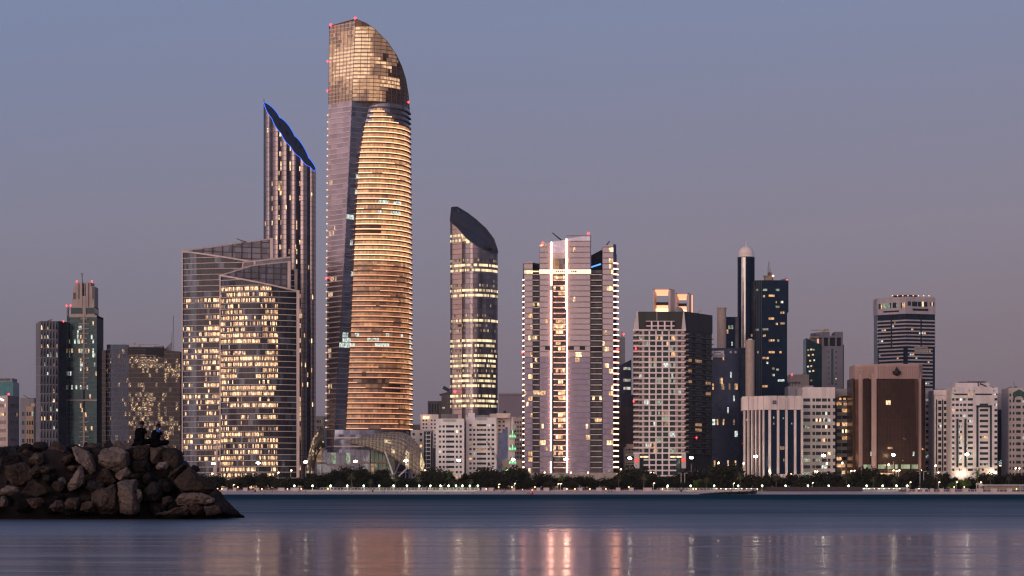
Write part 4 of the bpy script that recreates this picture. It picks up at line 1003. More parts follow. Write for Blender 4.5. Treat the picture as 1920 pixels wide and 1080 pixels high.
# ================================================================== left cluster
def left_cluster():
    # far left teal block
    D = 2000; b = Building('office_tower', 'dark teal glass block with a lettered parapet cut off at the far left', X(8, D), D, 'office tower')
    mb = MB(); mb.box(X(-14, D), X(24.5, D), D, D+25, GZ, Z(716, D)); mb.build('facade', G_teal, b.r)
    mb = MB(); mb.box(X(-14, D), X(23, D), D-.4, D+20, Z(716, D), Z(709, D)); mb.build('parapet', GREYC, b.r)
    text_obj(b, 'ENTAW', X(-1, D), D-.6, Z(713.8, D), 1.9, DARKC, 'sign_lettering')
    mb = MB(); mb.ball((X(17, D), D-1, Z(739, D)), .9); mb.build('beacon', RED, b.r)
    # beige corner block with lit script sign
    D = 1750; b = Building('office_block', 'beige corner block with rows of small windows and a lit white script sign', X(14, D), D, 'office building', seed=4)
    P0, P1 = (X(-20, D), D), (X(15.5, D), D-2); L_ = wlen(P0, P1); n = 7; zs = rows(Z(862, D), Z(752, D), n, (.25, .42, .33)); 
    xs = cols(L_, [1, 1, 1, 1, 1, 1, 1, 1, 1, 1, 1, 1, 1, 1, 1, 1, 2.2]); P2 = (X(36, D+18), D+18)
    grid_wall(b, P0, P1, xs, zs, lambda i, j: (G_dark, [(1, L_warm), (1, L_hot), (1, L_amb)], .3 if j > 14 else .05) if i % 2 == 1 and i < 16 and j % 3 == 1 else None, panes=3)
    b.wall.quad((*P0, Z(752, D)), (*P1, Z(752, D)), (*P1, Z(742, D)), (*P0, Z(742, D))); b.done(PINKW, 'front_wall')
    s = MB(); b.wall = MB(); L2 = wlen(P1, P2); xs = cols(L2, [3, 1, .7, 1, .7, 1, .7, 1, 1.2])
    grid_wall(b, P1, P2, xs, zs, lambda i, j: (G_dark, [(1, L_amb)], .08) if i % 2 == 1 and j % 3 == 1 else None, panes=3)
    b.wall.quad((*P1, Z(752, D)), (*P2, Z(752, D)), (*P2, Z(742, D)), (*P1, Z(742, D))); b.wall.quad((*P2, GZ), (P0[0], D+25, GZ), (P0[0], D+25, Z(742, D)), (*P2, Z(742, D))); b.wall.ngon([(*P0, Z(742, D)), (*P1, Z(742, D)), (*P2, Z(742, D)), (P0[0], D+25, Z(742, D))])
    b.wall.build('side_wall', mat('shaded_mauve', (.30, .25, .25), .8), b.r)  # shade of the right face put into a darker wall colour
    sg = glow('white_sign_light', (.9, 1.0, .95), 3)
    mb = MB(); y = D-1.6   # joined cursive strokes
    mb.box(X(-6, D), X(1.2, D), y, y+.3, Z(750.3, D), Z(748.8, D)); mb.box(X(-1, D), X(1.2, D), y, y+.3, Z(748.8, D), Z(746.5, D)); mb.build('sign_letter', sg, b.r)
    mb = MB(); mb.box(X(3.2, D), X(10.6, D), y, y+.3, Z(750.6, D), Z(749.3, D)); mb.box(X(9.8, D), X(10.6, D), y, y+.3, Z(749.3, D), Z(746.3, D)); mb.box(X(3.8, D), X(4.6, D), y, y+.3, Z(749.3, D), Z(747, D)); mb.box(X(6, D), X(7.4, D), y, y+.3, Z(752, D), Z(750.6, D)); mb.build('sign_letter', sg, b.r)
    # grey and sand narrow blocks
    b = punched('office_block', 'grey block with a slanting roof crane left of the faceted tower', 1900, 38, 64, 746, 9, [1, 1.4, 1, 1.4, 3], {1, 3}, p=.02, wm=mat('mid_grey', (.26, .24, .25), .8), parapet=22, cat='office building')
    D = 1900; mb = MB(); mb.bar((X(44, D), D, Z(741, D)), (X(54, D), D, Z(747, D)), .6, 0, 4); mb.build('roof_crane', STEEL, b.r); b.done(b.wm)
    b = punched('apartment_block', 'sand-coloured narrow block left of the faceted tower', 1830, 49, 63, 762, 9, [.5, 1.3, .8, 1.3, .8, 1.3, .4], {1, 3, 5}, p=.08, wm=mat('sand_wall', (.50, .36, .24), .8), parapet=6)
    clutter(b, [(57, 64, 756, 762, 3, PINKW)]); b.done(b.wm)
    b = punched('apartment_block', 'small white balconied block between the crowned tower and the dark office block', 1850, 178, 192, 766, 9, [.4, 2.4, .4, 2.4, .4], {1, 3}, p=.3, lw=LWC, wm=mat('block_white', (.45, .42, .42), .8), parapet=10, frac=(.5, .4, .1)); b.done(b.wm)
    faceted(); crowned(); dark_block()
def text_obj(b, s, x, y, z, size, m, name, ext=.1, width=None, rotz=0):
    c = bpy.data.curves.new(name, 'FONT'); c.body = s; c.size = size*1.38; c.extrude = ext; c.align_x = 'LEFT'
    t = bpy.data.objects.new(name, c); COL.objects.link(t); bpy.context.view_layer.update()
    me = bpy.data.meshes.new_from_object(t.evaluated_get(bpy.context.evaluated_depsgraph_get())); w = t.dimensions.x
    bpy.data.objects.remove(t); me.materials.clear(); me.materials.append(m)
    o = bpy.data.objects.new(name, me); COL.objects.link(o)
    o.rotation_euler = (R(90), 0, rotz); o.location = (x-b.r.location.x, y-b.r.location.y, z-b.r.location.z); o.parent = b.r
    if width and w > 0: o.scale = (width/w, 1, 1)
    return o
def faceted():
    D = 1700.0; b = Building('faceted_tower', 'grey tower with a skin of pointed triangular facets', X(92, D), D, 'skyscraper'); rg = b.rng
    lt = mat('facet_light', (.125, .13, .155), .6, .1); dk = glass('facet_dark', (.02, .025, .035), .2, .1, (3, 3, 3), .3, .05); sd = mat('facet_side', (.20, .19, .21), .6, .2)
    xl0, xl1, xr = X(63, D), X(75, D), X(120.5, D); n = 14; fh = (Z(602, D)-Z(840, D))/n
    tp = lambda xx, yy: Z(602, D)
    mb = MB()
    for k in range(n+1):
        z = Z(840, D)+fh*k
    mb.prism([(xl0, D+8), (xl1, D+1), (xl1+.5, D+30), (xl0, D+30)], GZ, lambda xx, yy: Z(602, D) - (3*D/F if xx < xl0+1 else 0)); mb.build('side_wall', sd, b.r)
    mb = MB()
    for k in range(15):
        z = Z(840, D)+fh*k; mb.quad((xl0-.1, D+7.6, z), (xl1-.1, D+.7, z), (xl1-.1, D+.7, z+.3), (xl0-.1, D+7.6, z+.3))
    mb.build('wall_joint', mat('joint_pale', (.3, .28, .28), .6), b.r)
    mb = MB(); mb.prism([(xl1, D+1.2), (xr-6, D+1.2), (xr, D+7), (xr, D+30), (xl1, D+30)], GZ, Z(602, D)); mb.build('core_wall', dk, b.r)
    nc = 6
    P = lambda s_: (lerp(xl1, xr-4.5, s_), D) if s_ <= 1 else (lerp(xr-4.5, xr+.1, s_-1), D+(s_-1)*6)
    for k in range(n):
        z0 = Z(840, D)+fh*k; z1 = z0+fh; mb = MB(); wide = k % 2
        for i in range(nc):
            s0, s1 = i/nc, (i+1)/nc; sm = (s0+s1)/2; ap = .7 + .5*((k//2) % 2)
            A, B, M_ = P(s0), P(s1), P(sm); zz = z0+.3
            # pale panels leave a pointed dark triangle
            mb.tri((*A, zz), (A[0]+.35, A[1]-.2, zz), (M_[0], M_[1]-ap, z1)); mb.tri((*A, zz), (M_[0], M_[1]-ap, z1), (*A, z1)); mb.tri((*B, zz), (*B, z1), (M_[0], M_[1]-ap, z1)); mb.tri((B[0]-.35, B[1]-.2, zz), (*B, zz), (M_[0], M_[1]-ap, z1))
        mb.quad((*P(1), z0), (*P(2), z0), (*P(2), z1), (*P(1), z1), 1)
        mb.build('facet_panel', [lt, dk], b.r)
        mb = MB(); mb.box(xl1, xr-4.5, D-.5, D+.3, z0, z0+.3); mb.build('floor_line', sd, b.r)
        for i in range(nc):
            if rg.random() < (.6 if k >= 11 and i < 4 else .16):
                sm = (i+.5)/nc; M_ = P(sm); w = 1.0*rg.uniform(.4, 1); h = fh*rg.uniform(.25, .6)
                m = rg.choice([L_warm, L_dim, L_cool, L_dim, L_grn, L_hot]); y = D+1.0
                b.pane([((M_[0]-w, y, z0+.5), (M_[0]+w, y, z0+.5), (M_[0]+w*.6, y, z0+.5+h), (M_[0]-w*.6, y, z0+.5+h), m)])
    beacon(b, X(117, D), D+4, Z(602, D), .8); roof_crane(b, (X(88, D), D+10, Z(602, D)), (X(94, D), D+8, Z(597, D)), .4); b.done()
def crowned():
    D = 1720.0; b = Building('crowned_tower', 'green glass tower with a pale spine and a stepped stone crown with an antenna', X(152, D), D, 'skyscraper'); rg = b.rng; x = lambda p: X(p, D); z = lambda p: Z(p, D)
    gl = glass('crowned_green_glass', (.025, .045, .05), .2, .2, (2.4, 2.4, 3.5), .3, .04); st = mat('crown_stone', (.42, .34, .30), .75); zs = [GZ+3.5*i for i in range(0, 200) if GZ+3.5*i < z(592)]
    xl, xr = x(123), x(181.5)
    def pk(i, k, m):
        if k < 22: return 1 if rg.random() < .04 else 0
        p = .28 if 26 < k < 36 and i > m*.55 else .07
        return rg.choice([1, 2, 3]) if rg.random() < p else 0
    mats = [gl, L_warm, L_cool, L_grn]
    panel_face(b, (x(123), D+5), (x(131), D), zs, 3, pk, mats, (.35, .1), mat('thin_green_joint', (.12, .13, .13), .5))
    panel_face(b, (x(131), D), (x(155.5), D), zs, 9, pk, mats, (.35, .1), mat('thin_green_joint', (.12, .13, .13), .5))
    panel_face(b, (x(159.5), D), (x(181.5), D), zs, 8, pk, mats, (.35, .1), mat('thin_green_joint', (.12, .13, .13), .5))
    mb = MB(); mb.prism([(x(123), D+5.4), (x(131), D+.4), (xr, D+.4), (xr, D+28), (x(123), D+28)], GZ, z(591)); mb.build('core_wall', DARKC, b.r)
    for ya, yb in ((892, 773), (731, 540), (748, 731)):
        if ya == 748: continue
        mb = MB(); mb.box(x(156), x(159), D-1.1, D-.1, z(ya), z(max(yb, 591))); mb.build('spine', st, b.r)
    for j in range(27):
        py_ = 598+j*9.2
        if 731 < py_ < 775: continue
        a, c = rg.choice([(149, 167), (148, 168), (151, 164)]); mb = MB(); mb.box(x(a), x(c), D-1.3, D-.4, z(py_+1.0), z(py_-.6)); mb.build('cross_slab', st, b.r)
    mb = MB(); mb.box(x(123), x(181.5), D-.6, D+1, z(752), z(749)); mb.build('belt_course', st, b.r)
    mb = MB(); mb.prism([(x(131), D+1), (x(154), D+1), (x(154), D+22), (x(131), D+22)], z(592), lambda a, c: z(lerp(592, 590, 0))); mb.box(x(129), x(181.5), D-.5, D+26, z(595), z(591)); mb.build('cornice', st, b.r)
    # crown
    mb = MB(); mb.box(x(133), x(154), D, D+18, z(588), z(576)); mb.box(x(162), x(177), D, D+18, z(588), z(576)); mb.build('crown_window', G_dark, b.r)
    mb = MB(); mb.prism([(x(133), D-.4), (x(177), D-.4), (x(177), D+18), (x(133), D+18)], z(577), z(575)); mb.box(x(155), x(161), D-.6, D+16, z(591), z(555)); mb.box(x(133), x(177), D+.5, D+18, z(591), z(587)); mb.build('crown_base', st, b.r)
    for pts in (((134, 576), (154, 576), (154, 529), (142, 529), (142, 534), (138, 538)), ((161, 576), (177, 576), (177, 537), (170, 537), (170, 529), (161, 529))):
        A = [(x(p), D-.2, z(q)) for p, q in pts]; Bk = [(p, D+16, r) for p, _, r in A]; mb = MB(); mb.ngon(A); mb.ngon(list(reversed(Bk)))
        for i in range(len(A)): j = (i+1) % len(A); mb.quad(A[i], Bk[i], Bk[j], A[j])
        mb.build('crown_pier', st, b.r)
    mb = MB()
    for a, c, p, q in ((137.5, 142, 561, 549), (147, 149, 561, 531), (173, 176, 561, 538), (165, 167, 576, 531)): mb.box(x(a), x(c), D-.5, D-.1, z(p), z(q))
    mb.build('crown_shade_strip', mat('recess_painted_shade', (.14, .12, .12), .8), b.r)  # dark strips on the piers paint the shade of recesses
    mb = MB(); mb.bar((x(152), D+6, z(529)), (x(150.5), D+6, z(511)), .35, 0, 5); mb.bar((x(148), D+6, z(512)), (x(153.5), D+6, z(511)), .3, 0, 4); mb.bar((x(151), D+6, z(520)), (x(153), D+6, z(511)), .2, 0, 4); mb.build('antenna', STEEL, b.r)
    mb = MB(); mb.bar((x(159), D, z(560)), (x(159), D, z(529)), .35, 0, 4); mb.build('spine', st, b.r)
    for px, py_ in ((144, 528), (172.5, 528), (125, 573.5), (132.5, 573)): beacon(b, x(px), D-.5, z(py_), .8)
    mb = MB(); mb.box(x(125), x(128), D, D+3, z(592), z(576)); mb.bar((x(125), D+1, z(576)), (x(133), D+1, z(580)), .3, 0, 4); mb.build('roof_crane', STEEL, b.r)
    b.done()
def dark_block():
    D = 1720.0; b = Building('office_block', 'wide dark glass office block with scattered warm reflections, crane and mast on its roof', X(262, D), D, 'office building'); rg = b.rng; x = lambda p: X(p, D); z = lambda p: Z(p, D)
    ga = glass('dark_block_navy', (.035, .045, .07), .2, .2, (5.5, 60, 3.6), .35, .03); gb = glass('dark_block_brown', (.03, .026, .026), .25, .1, (3, 60, 3.6), .4, .05)
    sp = lit('painted_sparkle', (1.0, .60, .26), .8, cell=(.75, 60, .75), lo=-.9, power=2.0, base=(.05, .045, .04)); sp2 = lit('painted_sparkle_faint', (1.0, .6, .26), .45, cell=(.75, 60, .75), lo=-1.6, power=1.5, base=(.05, .045, .04)); pl = mat('dark_block_slab', (.15, .125, .13), .7)  # warm reflections painted as glowing cells in the glass
    n = 25; fh = 9.0*D/F; zt = z(646); zs = [zt-fh*(n-i)+.0 for i in range(n+1)]
    def path(zz):
        out = []
        for i in range(13): t = i/12*math.pi/2; out.append((lerp(x(197), x(212), 1-math.cos(t)), D+8-8*math.sin(t)))
        return out + [(lerp(x(212), x(338), i/30), D) for i in range(1, 31)]
    tops = [(x(190), z(646)), (x(239), z(646)), (x(239.5), z(650)), (x(306), z(651)), (x(307), z(657)), (x(339), z(659))]
    def top(xx): return interp(tops, xx)
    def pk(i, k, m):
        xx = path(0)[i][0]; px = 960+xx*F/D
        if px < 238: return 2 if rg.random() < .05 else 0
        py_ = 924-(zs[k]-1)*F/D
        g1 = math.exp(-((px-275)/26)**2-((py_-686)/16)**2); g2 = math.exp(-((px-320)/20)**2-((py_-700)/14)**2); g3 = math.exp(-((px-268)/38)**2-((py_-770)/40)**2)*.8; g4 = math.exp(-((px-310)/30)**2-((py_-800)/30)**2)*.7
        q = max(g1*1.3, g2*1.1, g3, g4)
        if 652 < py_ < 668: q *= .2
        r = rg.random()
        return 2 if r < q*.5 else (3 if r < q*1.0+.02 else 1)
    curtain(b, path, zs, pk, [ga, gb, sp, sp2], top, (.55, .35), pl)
    mb = MB()
    for k in range(n-1):
        for i in range(5):
            xx = x(206+i*8 + (4 if k % 2 else 0)); 
            if k % 4 < 3 and k > 3: mb.box(xx-.3, xx+.3, D-.25, D-.05, zs[k]+.55, zs[k+1])
    mb.build('mullion', pl, b.r, kind='stuff')
    mb = MB(); mb.prism([(x(190), D+3), (x(197), D+3), (x(197), D+22), (x(190), D+22)], GZ, z(656)); mb.build('side_wing', gb, b.r)
    for k in range(n-2): m = MB(); m.box(x(190)-.2, x(197), D+2.6, D+3, zs[k], zs[k]+.5); m.build('floor_slab', pl, b.r)
    mb = MB(); mb.prism([(x(197), D+8.5), (x(212), D+.5), (x(338), D+.5), (x(338), D+30), (x(197), D+30)], GZ, lambda xx, yy: top(xx)-.3); mb.build('core_wall', DARKC, b.r)
    mb = MB(); mb.box(x(274), x(306), D-1.2, D+8, z(669), z(652)); mb.build('plant_screen', mat('black_louvre', (.012, .012, .015), .7), b.r)
    mb = MB(); mb.box(x(240), x(274), D-.6, D+8, z(665), z(652)); mb.build('plant_louvre', DARKC, b.r)
    mb = MB()
    for j in range(3): mb.box(x(240), x(274), D-.9, D-.6, z(656+j*4.5), z(655.4+j*4.5))
    mb.box(x(240), x(294), D-1.4, D-.5, z(668), z(666)); mb.build('louvre_rail', pl, b.r)
    mb = MB(); mb.prism([(x(304), D+10), (x(317), D+10), (x(317), D+12), (x(304), D+12)], z(659), lambda xx, yy: lerp(z(654), z(640), (xx-x(304))/(x(317)-x(304)))); mb.build('roof_fin', GREYC, b.r)
    # lattice mast
    mb = MB()
    for a, c in ((-1, -1), (1, -1), (0, 1)): mb.bar((x(319)+a*1.1, D+14+c, z(659)), (x(319)+a*.8, D+14+c*.7, z(622)), .14, 0, 4)
    for i in range(12):
        p, q = lerp(659, 622, i/12), lerp(659, 622, (i+1)/12); s_ = 1 if i % 2 else -1; mb.bar((x(319)-s_, D+13, z(p)), (x(319)+s_, D+13, z(q)), .1, 0, 4)
    mb.bar((x(319.8), D+14, z(622)), (x(319.8), D+14, z(589)), .22, 0, 5); mb.build('lattice_mast', STEEL, b.r)
    cr = mat('crane_cream', (.42, .36, .32), .6)
    mb = MB(); mb.box(x(246), x(249.5), D+8, D+10, z(645), z(640.5)); mb.box(x(249), x(293), D+8.4, D+9.4, z(645.2), z(643.8)); mb.box(x(255.5), x(259), D+8, D+10, z(651), z(645)); mb.build('roof_crane', cr, b.r)
    for px, r in ((288, 1.6), (293, 1.4), (297.5, 1.5), (302, 1.9)):
        m = MB(); m.ball((x(px), D+6, z(650)), r*.8, 0, 10, 6, .8); m.build('satellite_dish', GREYC, b.r)
    for a, c, p, q in ((198, 204, 646, 645), (236, 240, 650, 645.5), (229, 229.6, 646, 643), (213, 213.6, 646, 643.5)): m = MB(); m.box(x(a), x(c), D+4, D+5, z(p), z(q)); m.build('roof_vent', STEEL, b.r)
    b.done()
left_cluster()
# ================================================================== right cluster
def column_tower(b, px0, px1, ytop, ybot, D, m, name='round_column', cap=True, dy=0):
    mb = MB(); r = (px1-px0)/2*D/F; c = (X((px0+px1)/2, D), D+dy+r)
    mb.lathe(c, [(r, Z(ybot, D)), (r, Z(ytop, D)), (r*.2, Z(ytop, D)+.1)], 0, 28); mb.build(name, m, b.r, smooth=False)
    if cap: m2 = MB(); m2.lathe(c, [(r*1.12, Z(ytop, D)), (r*1.12, Z(ytop, D)+.6), (r*.3, Z(ytop, D)+.7)], 0, 28); m2.build('column_cap', m, b.r)
def dome_tower():
    D = 1700.0; x = lambda p: X(p, D); z = lambda p: Z(p, D)
    b = Building('domed_tower', 'navy glass tower with a round shaft topped by a white ball dome', X(1430, D), D, 'skyscraper'); rg = b.rng
    nv = glass('domed_navy', (.008, .018, .034), .2, .05, (3, 3, 3.6), .15, .02, .12); nv2 = glass('domed_navy_side', (.05, .05, .06), .2, .3, (3, 3, 3.6), .3, .03); gr = glass('domed_grey_strip', (.34, .33, .33), .2, .7, (2.2, 60, 3.6), .08, .02)
    r = (1418-1385.5)/2*D/F; c = (x(1401.7), D+r+4); N = 36
    mb = MB(); k = 0; zz = GZ
    while zz < z(481):
        for i in range(N):
            a0, a1 = 2*math.pi*i/N, 2*math.pi*(i+1)/N; am = (a0+a1)/2; xx = math.cos(am)
            m = 1 if (math.sin(am) < 0 and -.62 < xx < -.1) else 0
            mb.quad((c[0]+r*math.cos(a0), c[1]+r*math.sin(a0), zz), (c[0]+r*math.cos(a1), c[1]+r*math.sin(a1), zz), (c[0]+r*math.cos(a1), c[1]+r*math.sin(a1), min(zz+3.6, z(481))), (c[0]+r*math.cos(a0), c[1]+r*math.sin(a0), min(zz+3.6, z(481))), m)
        zz += 3.6
    mb.build('round_shaft', [nv, gr], b.r)
    mb = MB(); mb.lathe(c, [(r*1.03, z(481)), (r*1.03, z(480)), (r*.9, z(479.5))], 0, 32); mb.build('cornice', mat('navy_metal', (.05, .06, .08), .5), b.r)
    mb = MB(); rd = 14.3*D/F; mb.ball((c[0], c[1], z(473)), rd, 0, 28, 16); mb.lathe(c, [(rd*1.0, z(480)), (rd*1.0, z(473))], 0, 28); mb.build('ball_dome', mat('dome_white', (.86, .74, .64), .55, var=.06), b.r, smooth=True)
    mb = MB(); mb.lathe(c, [(.7, z(459)), (.5, z(457.5)), (.15, z(455)), (.1, z(450))], 0, 8); mb.build('finial', mat('dome_white', (.86, .74, .64), .55, var=.06), b.r)
    # main slab, upper part overhangs on the right
    mb = MB(); mb.box(x(1417), x(1479), D+2, D+30, z(585), z(525)); mb.box(x(1417), x(1476.5), D+2, D+30, GZ, z(585)); mb.build('main_slab', nv, b.r)
    mb = MB(); mb.prism([(x(1405), D+8), (x(1417), D+1), (x(1417), D+28), (x(1405), D+28)], GZ, z(527)); mb.build('corner_wing', nv2, b.r)
    for a in (1419, 1423, 1427): m = MB(); m.box(x(a), x(a)+.6, D+1.4, D+2, GZ, z(525)); m.build('vertical_fin', mat('navy_metal', (.05, .06, .08), .5), b.r)
    spots = [(1431, 543, 8, 2), (1455, 543, 7, 2), (1431, 555, 4, 1), (1442, 554, 11, 1), (1464, 566, 5, 3), (1455, 566, 2, 0), (1455, 575, 7, 2), (1464, 586, 7, 1), (1442, 597, 10, 1), (1455, 607, 4, 1), (1464, 606, 8, 0), (1430, 617, 11, 2), (1431, 629, 5, 1), (1442, 638, 11, 0), (1458, 638, 4, 2), (1442, 660, 11, 1), (1462, 660, 4, 0), (1430, 671, 12, 1), (1438, 680, 3, 3), (1448, 691, 5, 2), (1456, 693, 5, 2), (1448, 703, 5, 3), (1459, 713, 12, 3), (1430, 724, 10, 0), (1418, 543, 4, 2), (1417.5, 618, 5, 2), (1421, 660, 2, 3), (1409, 628, 3, 0)]
    ms = [L_amb, L_amb, L_grn, L_cool, L_dim]
    for px, py_, w, t in spots:
        y = D+1.85 if px > 1417.2 else D+4
        b.pane([((x(px+i*w/3), y, z(py_+2)), (x(px+(i+1)*w/3), y, z(py_+2)), (x(px+(i+1)*w/3), y, z(py_-2)), (x(px+i*w/3), y, z(py_-2)), ms[t] if rg.random() < .75 else L_dim) for i in range(3)])
    st = mat('rooftop_stone', (.30, .23, .19), .8); mb = MB(); mb.lathe((x(1444.5), D+12), [(9*D/F, z(525)), (9*D/F, z(516)), (10.3*D/F, z(515.5)), (10.3*D/F, z(514.5)), (2, z(514.5))], 0, 20); mb.build('rooftop_drum', st, b.r)
    mb = MB(); mb.ball((x(1446), D+10, z(511)), 1.6); mb.build('satellite_dish', STEEL, b.r)
    mb = MB(); mb.bar((x(1445), D+12, z(515)), (x(1445), D+12, z(487)), .3, 0, 4); mb.bar((x(1443), D+12, z(515)), (x(1443), D+12, z(497)), .18, 0, 4); mb.bar((x(1448), D+12, z(515)), (x(1448), D+12, z(500)), .18, 0, 4)
    for p in (491, 495, 500, 505): mb.bar((x(1443), D+12, z(p)), (x(1448), D+12, z(p)), .12, 0, 4)
    mb.build('antenna', STEEL, b.r)
    mb = MB(); mb.ball((x(1452), D+8, z(515.5)), .8); mb.build('roof_lamp', LED, b.r)
    roof_crane(b, (x(1472), D+10, z(525)), (x(1466), D+8, z(523)), .4); beacon(b, x(1477.5), D+5, z(524.5), .7)
    # low dark wing between the columns
    mb = MB(); mb.box(x(1361), x(1388), D+6, D+28, GZ, z(593)); mb.build('low_wing', nv, b.r)
    mb = MB(); mb.box(x(1380), x(1386), D+5.6, D+6, GZ, z(594)); mb.build('brown_strip', nv2, b.r)
    for px, py_, w, t in ((1367, 612, 4, 2), (1372, 612, 4, 2), (1373, 643, 2, 3), (1364, 620, 3, 0)):
        b.pane([((x(px), D+5.7, z(py_+4)), (x(px+w), D+5.7, z(py_+4)), (x(px+w), D+5.7, z(py_-3)), (x(px), D+5.7, z(py_-3)), ms[t])])
    st2 = mat('tiled_column_stone', (.46, .36, .30), .7, 0, .15, .5, .3, .4, .9)
    column_tower(b, 1345.5, 1362.5, 578, 890, 1690.0, st2)
    column_tower(b, 1398.5, 1415.5, 639, 890, 1560.0, st2)
    mb = MB()
    for i, dx in enumerate((-1.5, 0, 1.4)): mb.ball((X(1407+dx*1.5, 1560), 1562, Z(637, 1560)), .9)
    mb.build('roof_vent', mat('dome_white', (.86, .74, .64), .55, var=.06), b.r)
    b.done()
dome_tower()
def billboard_block():
    D = 1600.0; x = lambda p: X(p, D); z = lambda p: Z(p, D)
    b = Building('office_tower', 'dark blue glass office block with a white phone-number banner near its roof', x(1364), D, 'office tower'); rg = b.rng
    g = glass('banner_block_glass', (.035, .045, .075), .2, .2, (2.2, 60, 2.2), .18, .03); nv = glass('domed_navy', (.018, .035, .065))
    n = 24; zs = [lerp(GZ, z(653), i/n) for i in range(n+1)]; rr = {}
    def pk(i, k, m):
        if k not in rr: rr[k] = rg.random() < .5
        return (1 + rg.randrange(4)) if rr[k] and rg.random() < .16 else 0
    panel_face(b, (x(1330), D), (x(1386), D), zs, 20, pk, [g, L_amb, L_cool, L_dim, L_warm])
    for k in range(n): pass
    mb = MB(); mb.box(x(1330), x(1386), D+.3, D+25, GZ, z(652.5)); mb.box(x(1386), x(1398.5), D+1.5, D+25, GZ, z(652)); mb.build('wall', nv, b.r)
    for a in (1387, 1390.5, 1394): m = MB(); m.box(x(a), x(a)+.7, D+.8, D+1.5, GZ, z(652)); m.build('vertical_fin', g, b.r)
    mb = MB(); mb.box(x(1332), x(1357.3), D-.5, D-.3, z(670), z(657.7)); mb.build('banner', mat('banner_white', (.88, .82, .84), .7, var=.04), b.r)
    tx = mat('banner_text', (.06, .05, .08), .7)
    text_obj(b, '02 6354444', x(1333.3), D-.6, z(668.8), 1.5, tx, 'banner_number', .02, x(1356.2)-x(1333.3))
    mb = MB()
    for a, c, p in ((1338, 1344, 660.7), (1344.6, 1351.5, 660.9), (1333.5, 1341, 663.7), (1350.5, 1355.6, 663.7)): mb.box(x(a), x(c), D-.58, D-.5, z(p+.5), z(p-.4))
    mb.build('banner_line', tx, b.r)
    for a in (1368, 1377): m = MB(); m.box(x(a), x(a+4), D-.3, D-.1, z(662.3), z(658)); m.build('pale_window', mat('pale_window', (.3, .33, .4), .3, .4), b.r)
    m = MB(); m.ball((x(1394), D, z(831)), .9); m.build('beacon', RED, b.r)
    b.done()
billboard_block()
def striped_white():
    D = 1500.0; x = lambda p: X(p, D); z = lambda p: Z(p, D)
    b = Building('office_block', 'navy glass block with white vertical fins and a deep white boxed crown', x(1450), D, 'office building'); rg = b.rng
    wh = mat('crown_white', (.74, .61, .57), .7); nv = glass('striped_navy', (.008, .017, .036), .2, .08, (2, 2, 2.6), .2, .03, .15)
    P0, P1, P2 = (x(1395), D+14), (x(1442), D), (x(1505), D+1)
    mb = MB(); mb.prism([(P0[0]+1.5, P0[1]+1), (P1[0], P1[1]+1), (P2[0]-.3, P2[1]+1), (P2[0], D+30), (P0[0]+2, D+30)], GZ, z(768)); mb.build('glazed_wall', nv, b.r)
    def seg(P, Q, e, top=742, bot=768, dep=1.6):
        for a, c in zip(e, e[1:]):
            L_ = wlen(P, Q); s0, s1 = a*L_+.15, c*L_-.15; A, B, C, E = at(P,Q,s0,0,-.2), at(P,Q,s1,0,-.2), at(P,Q,s1,0,dep+2), at(P,Q,s0,0,dep+2)
            m = MB(); m.prism([p[:2] for p in (A, B, C, E)], z(bot), z(top)); m.build('crown_panel', wh, b.r)
    seg(P0, P1, [0, .25, .42, .6, .8, 1.0]); seg(P1, P2, [0, .02, .24, .26, .50, .52, .76, .78, 1.0])
    mb = MB(); mb.prism([(P0[0]+1, P0[1]+1), (P1[0], P1[1]+1), (P2[0]-.5, P2[1]+1), (P2[0]-.5, D+30), (P0[0]+1, D+30)], z(768)+.1, z(743)); mb.build('crown_core', wh, b.r)
    for P, Q, ss, w in ((P0, P1, (.1, .24, .38, .52, .66, .8), .9), (P1, P2, (0.02, .27, .52, .78, .985), 1.5)):
        L_ = wlen(P, Q)
        for s_ in ss:
            A = [at(P,Q,s_*L_-w/2,0,-.6), at(P,Q,s_*L_+w/2,0,-.6), at(P,Q,s_*L_+w/2,0,1.5), at(P,Q,s_*L_-w/2,0,1.5)]; m = MB(); m.prism([p[:2] for p in A], GZ, z(768.5)); m.build('vertical_fin', wh, b.r)
            if P is P1: m = MB(); m.prism([at(P,Q,s_*L_-.5,0,-.9)[:2], at(P,Q,s_*L_+.5,0,-.9)[:2], at(P,Q,s_*L_+.5,0,0)[:2], at(P,Q,s_*L_-.5,0,0)[:2]], z(768), z(745)); m.build('crown_rib', wh, b.r)
    mb = MB(); mb.box(x(1448.5), x(1455), D-1.2, D-.6, z(757.5), z(751)); mb.build('square_emblem', mat('emblem_navy', (.06, .07, .10), .5), b.r)
    mb = MB(); mb.box(x(1450), x(1453.5), D-1.4, D-1.2, z(756), z(752.5)); mb.build('emblem_centre', mat('emblem_grey', (.2, .2, .24), .5), b.r)
    for px, py_, w, h, m in ((1424.5, 783, 2, 3, L_grn), (1432.5, 783, 4, 5, L_grn), (1450, 783, 2, 2, L_grn), (1463, 840, 8, 3, L_dim), (1468, 784, 2, 1.5, L_grn), (1484, 794, 2, 1.5, L_grn), (1403, 786.5, 1.5, 1.5, L_cool), (1450, 794, 2, 2, L_dim), (1469, 863, 2, 3, L_dim)):
        y = D+.75 if px > 1442 else lerp(D+14, D, (px-1395)/47)+.7; b.pane([((x(px), y, z(py_+h)), (x(px+w), y, z(py_+h)), (x(px+w), y, z(py_-h)), (x(px), y, z(py_-h)), m)])
    mb = MB(); mb.box(x(1447), x(1503), D-2, D, GZ, z(889)); mb.build('plinth', wh, b.r)
    b.done()
striped_white()
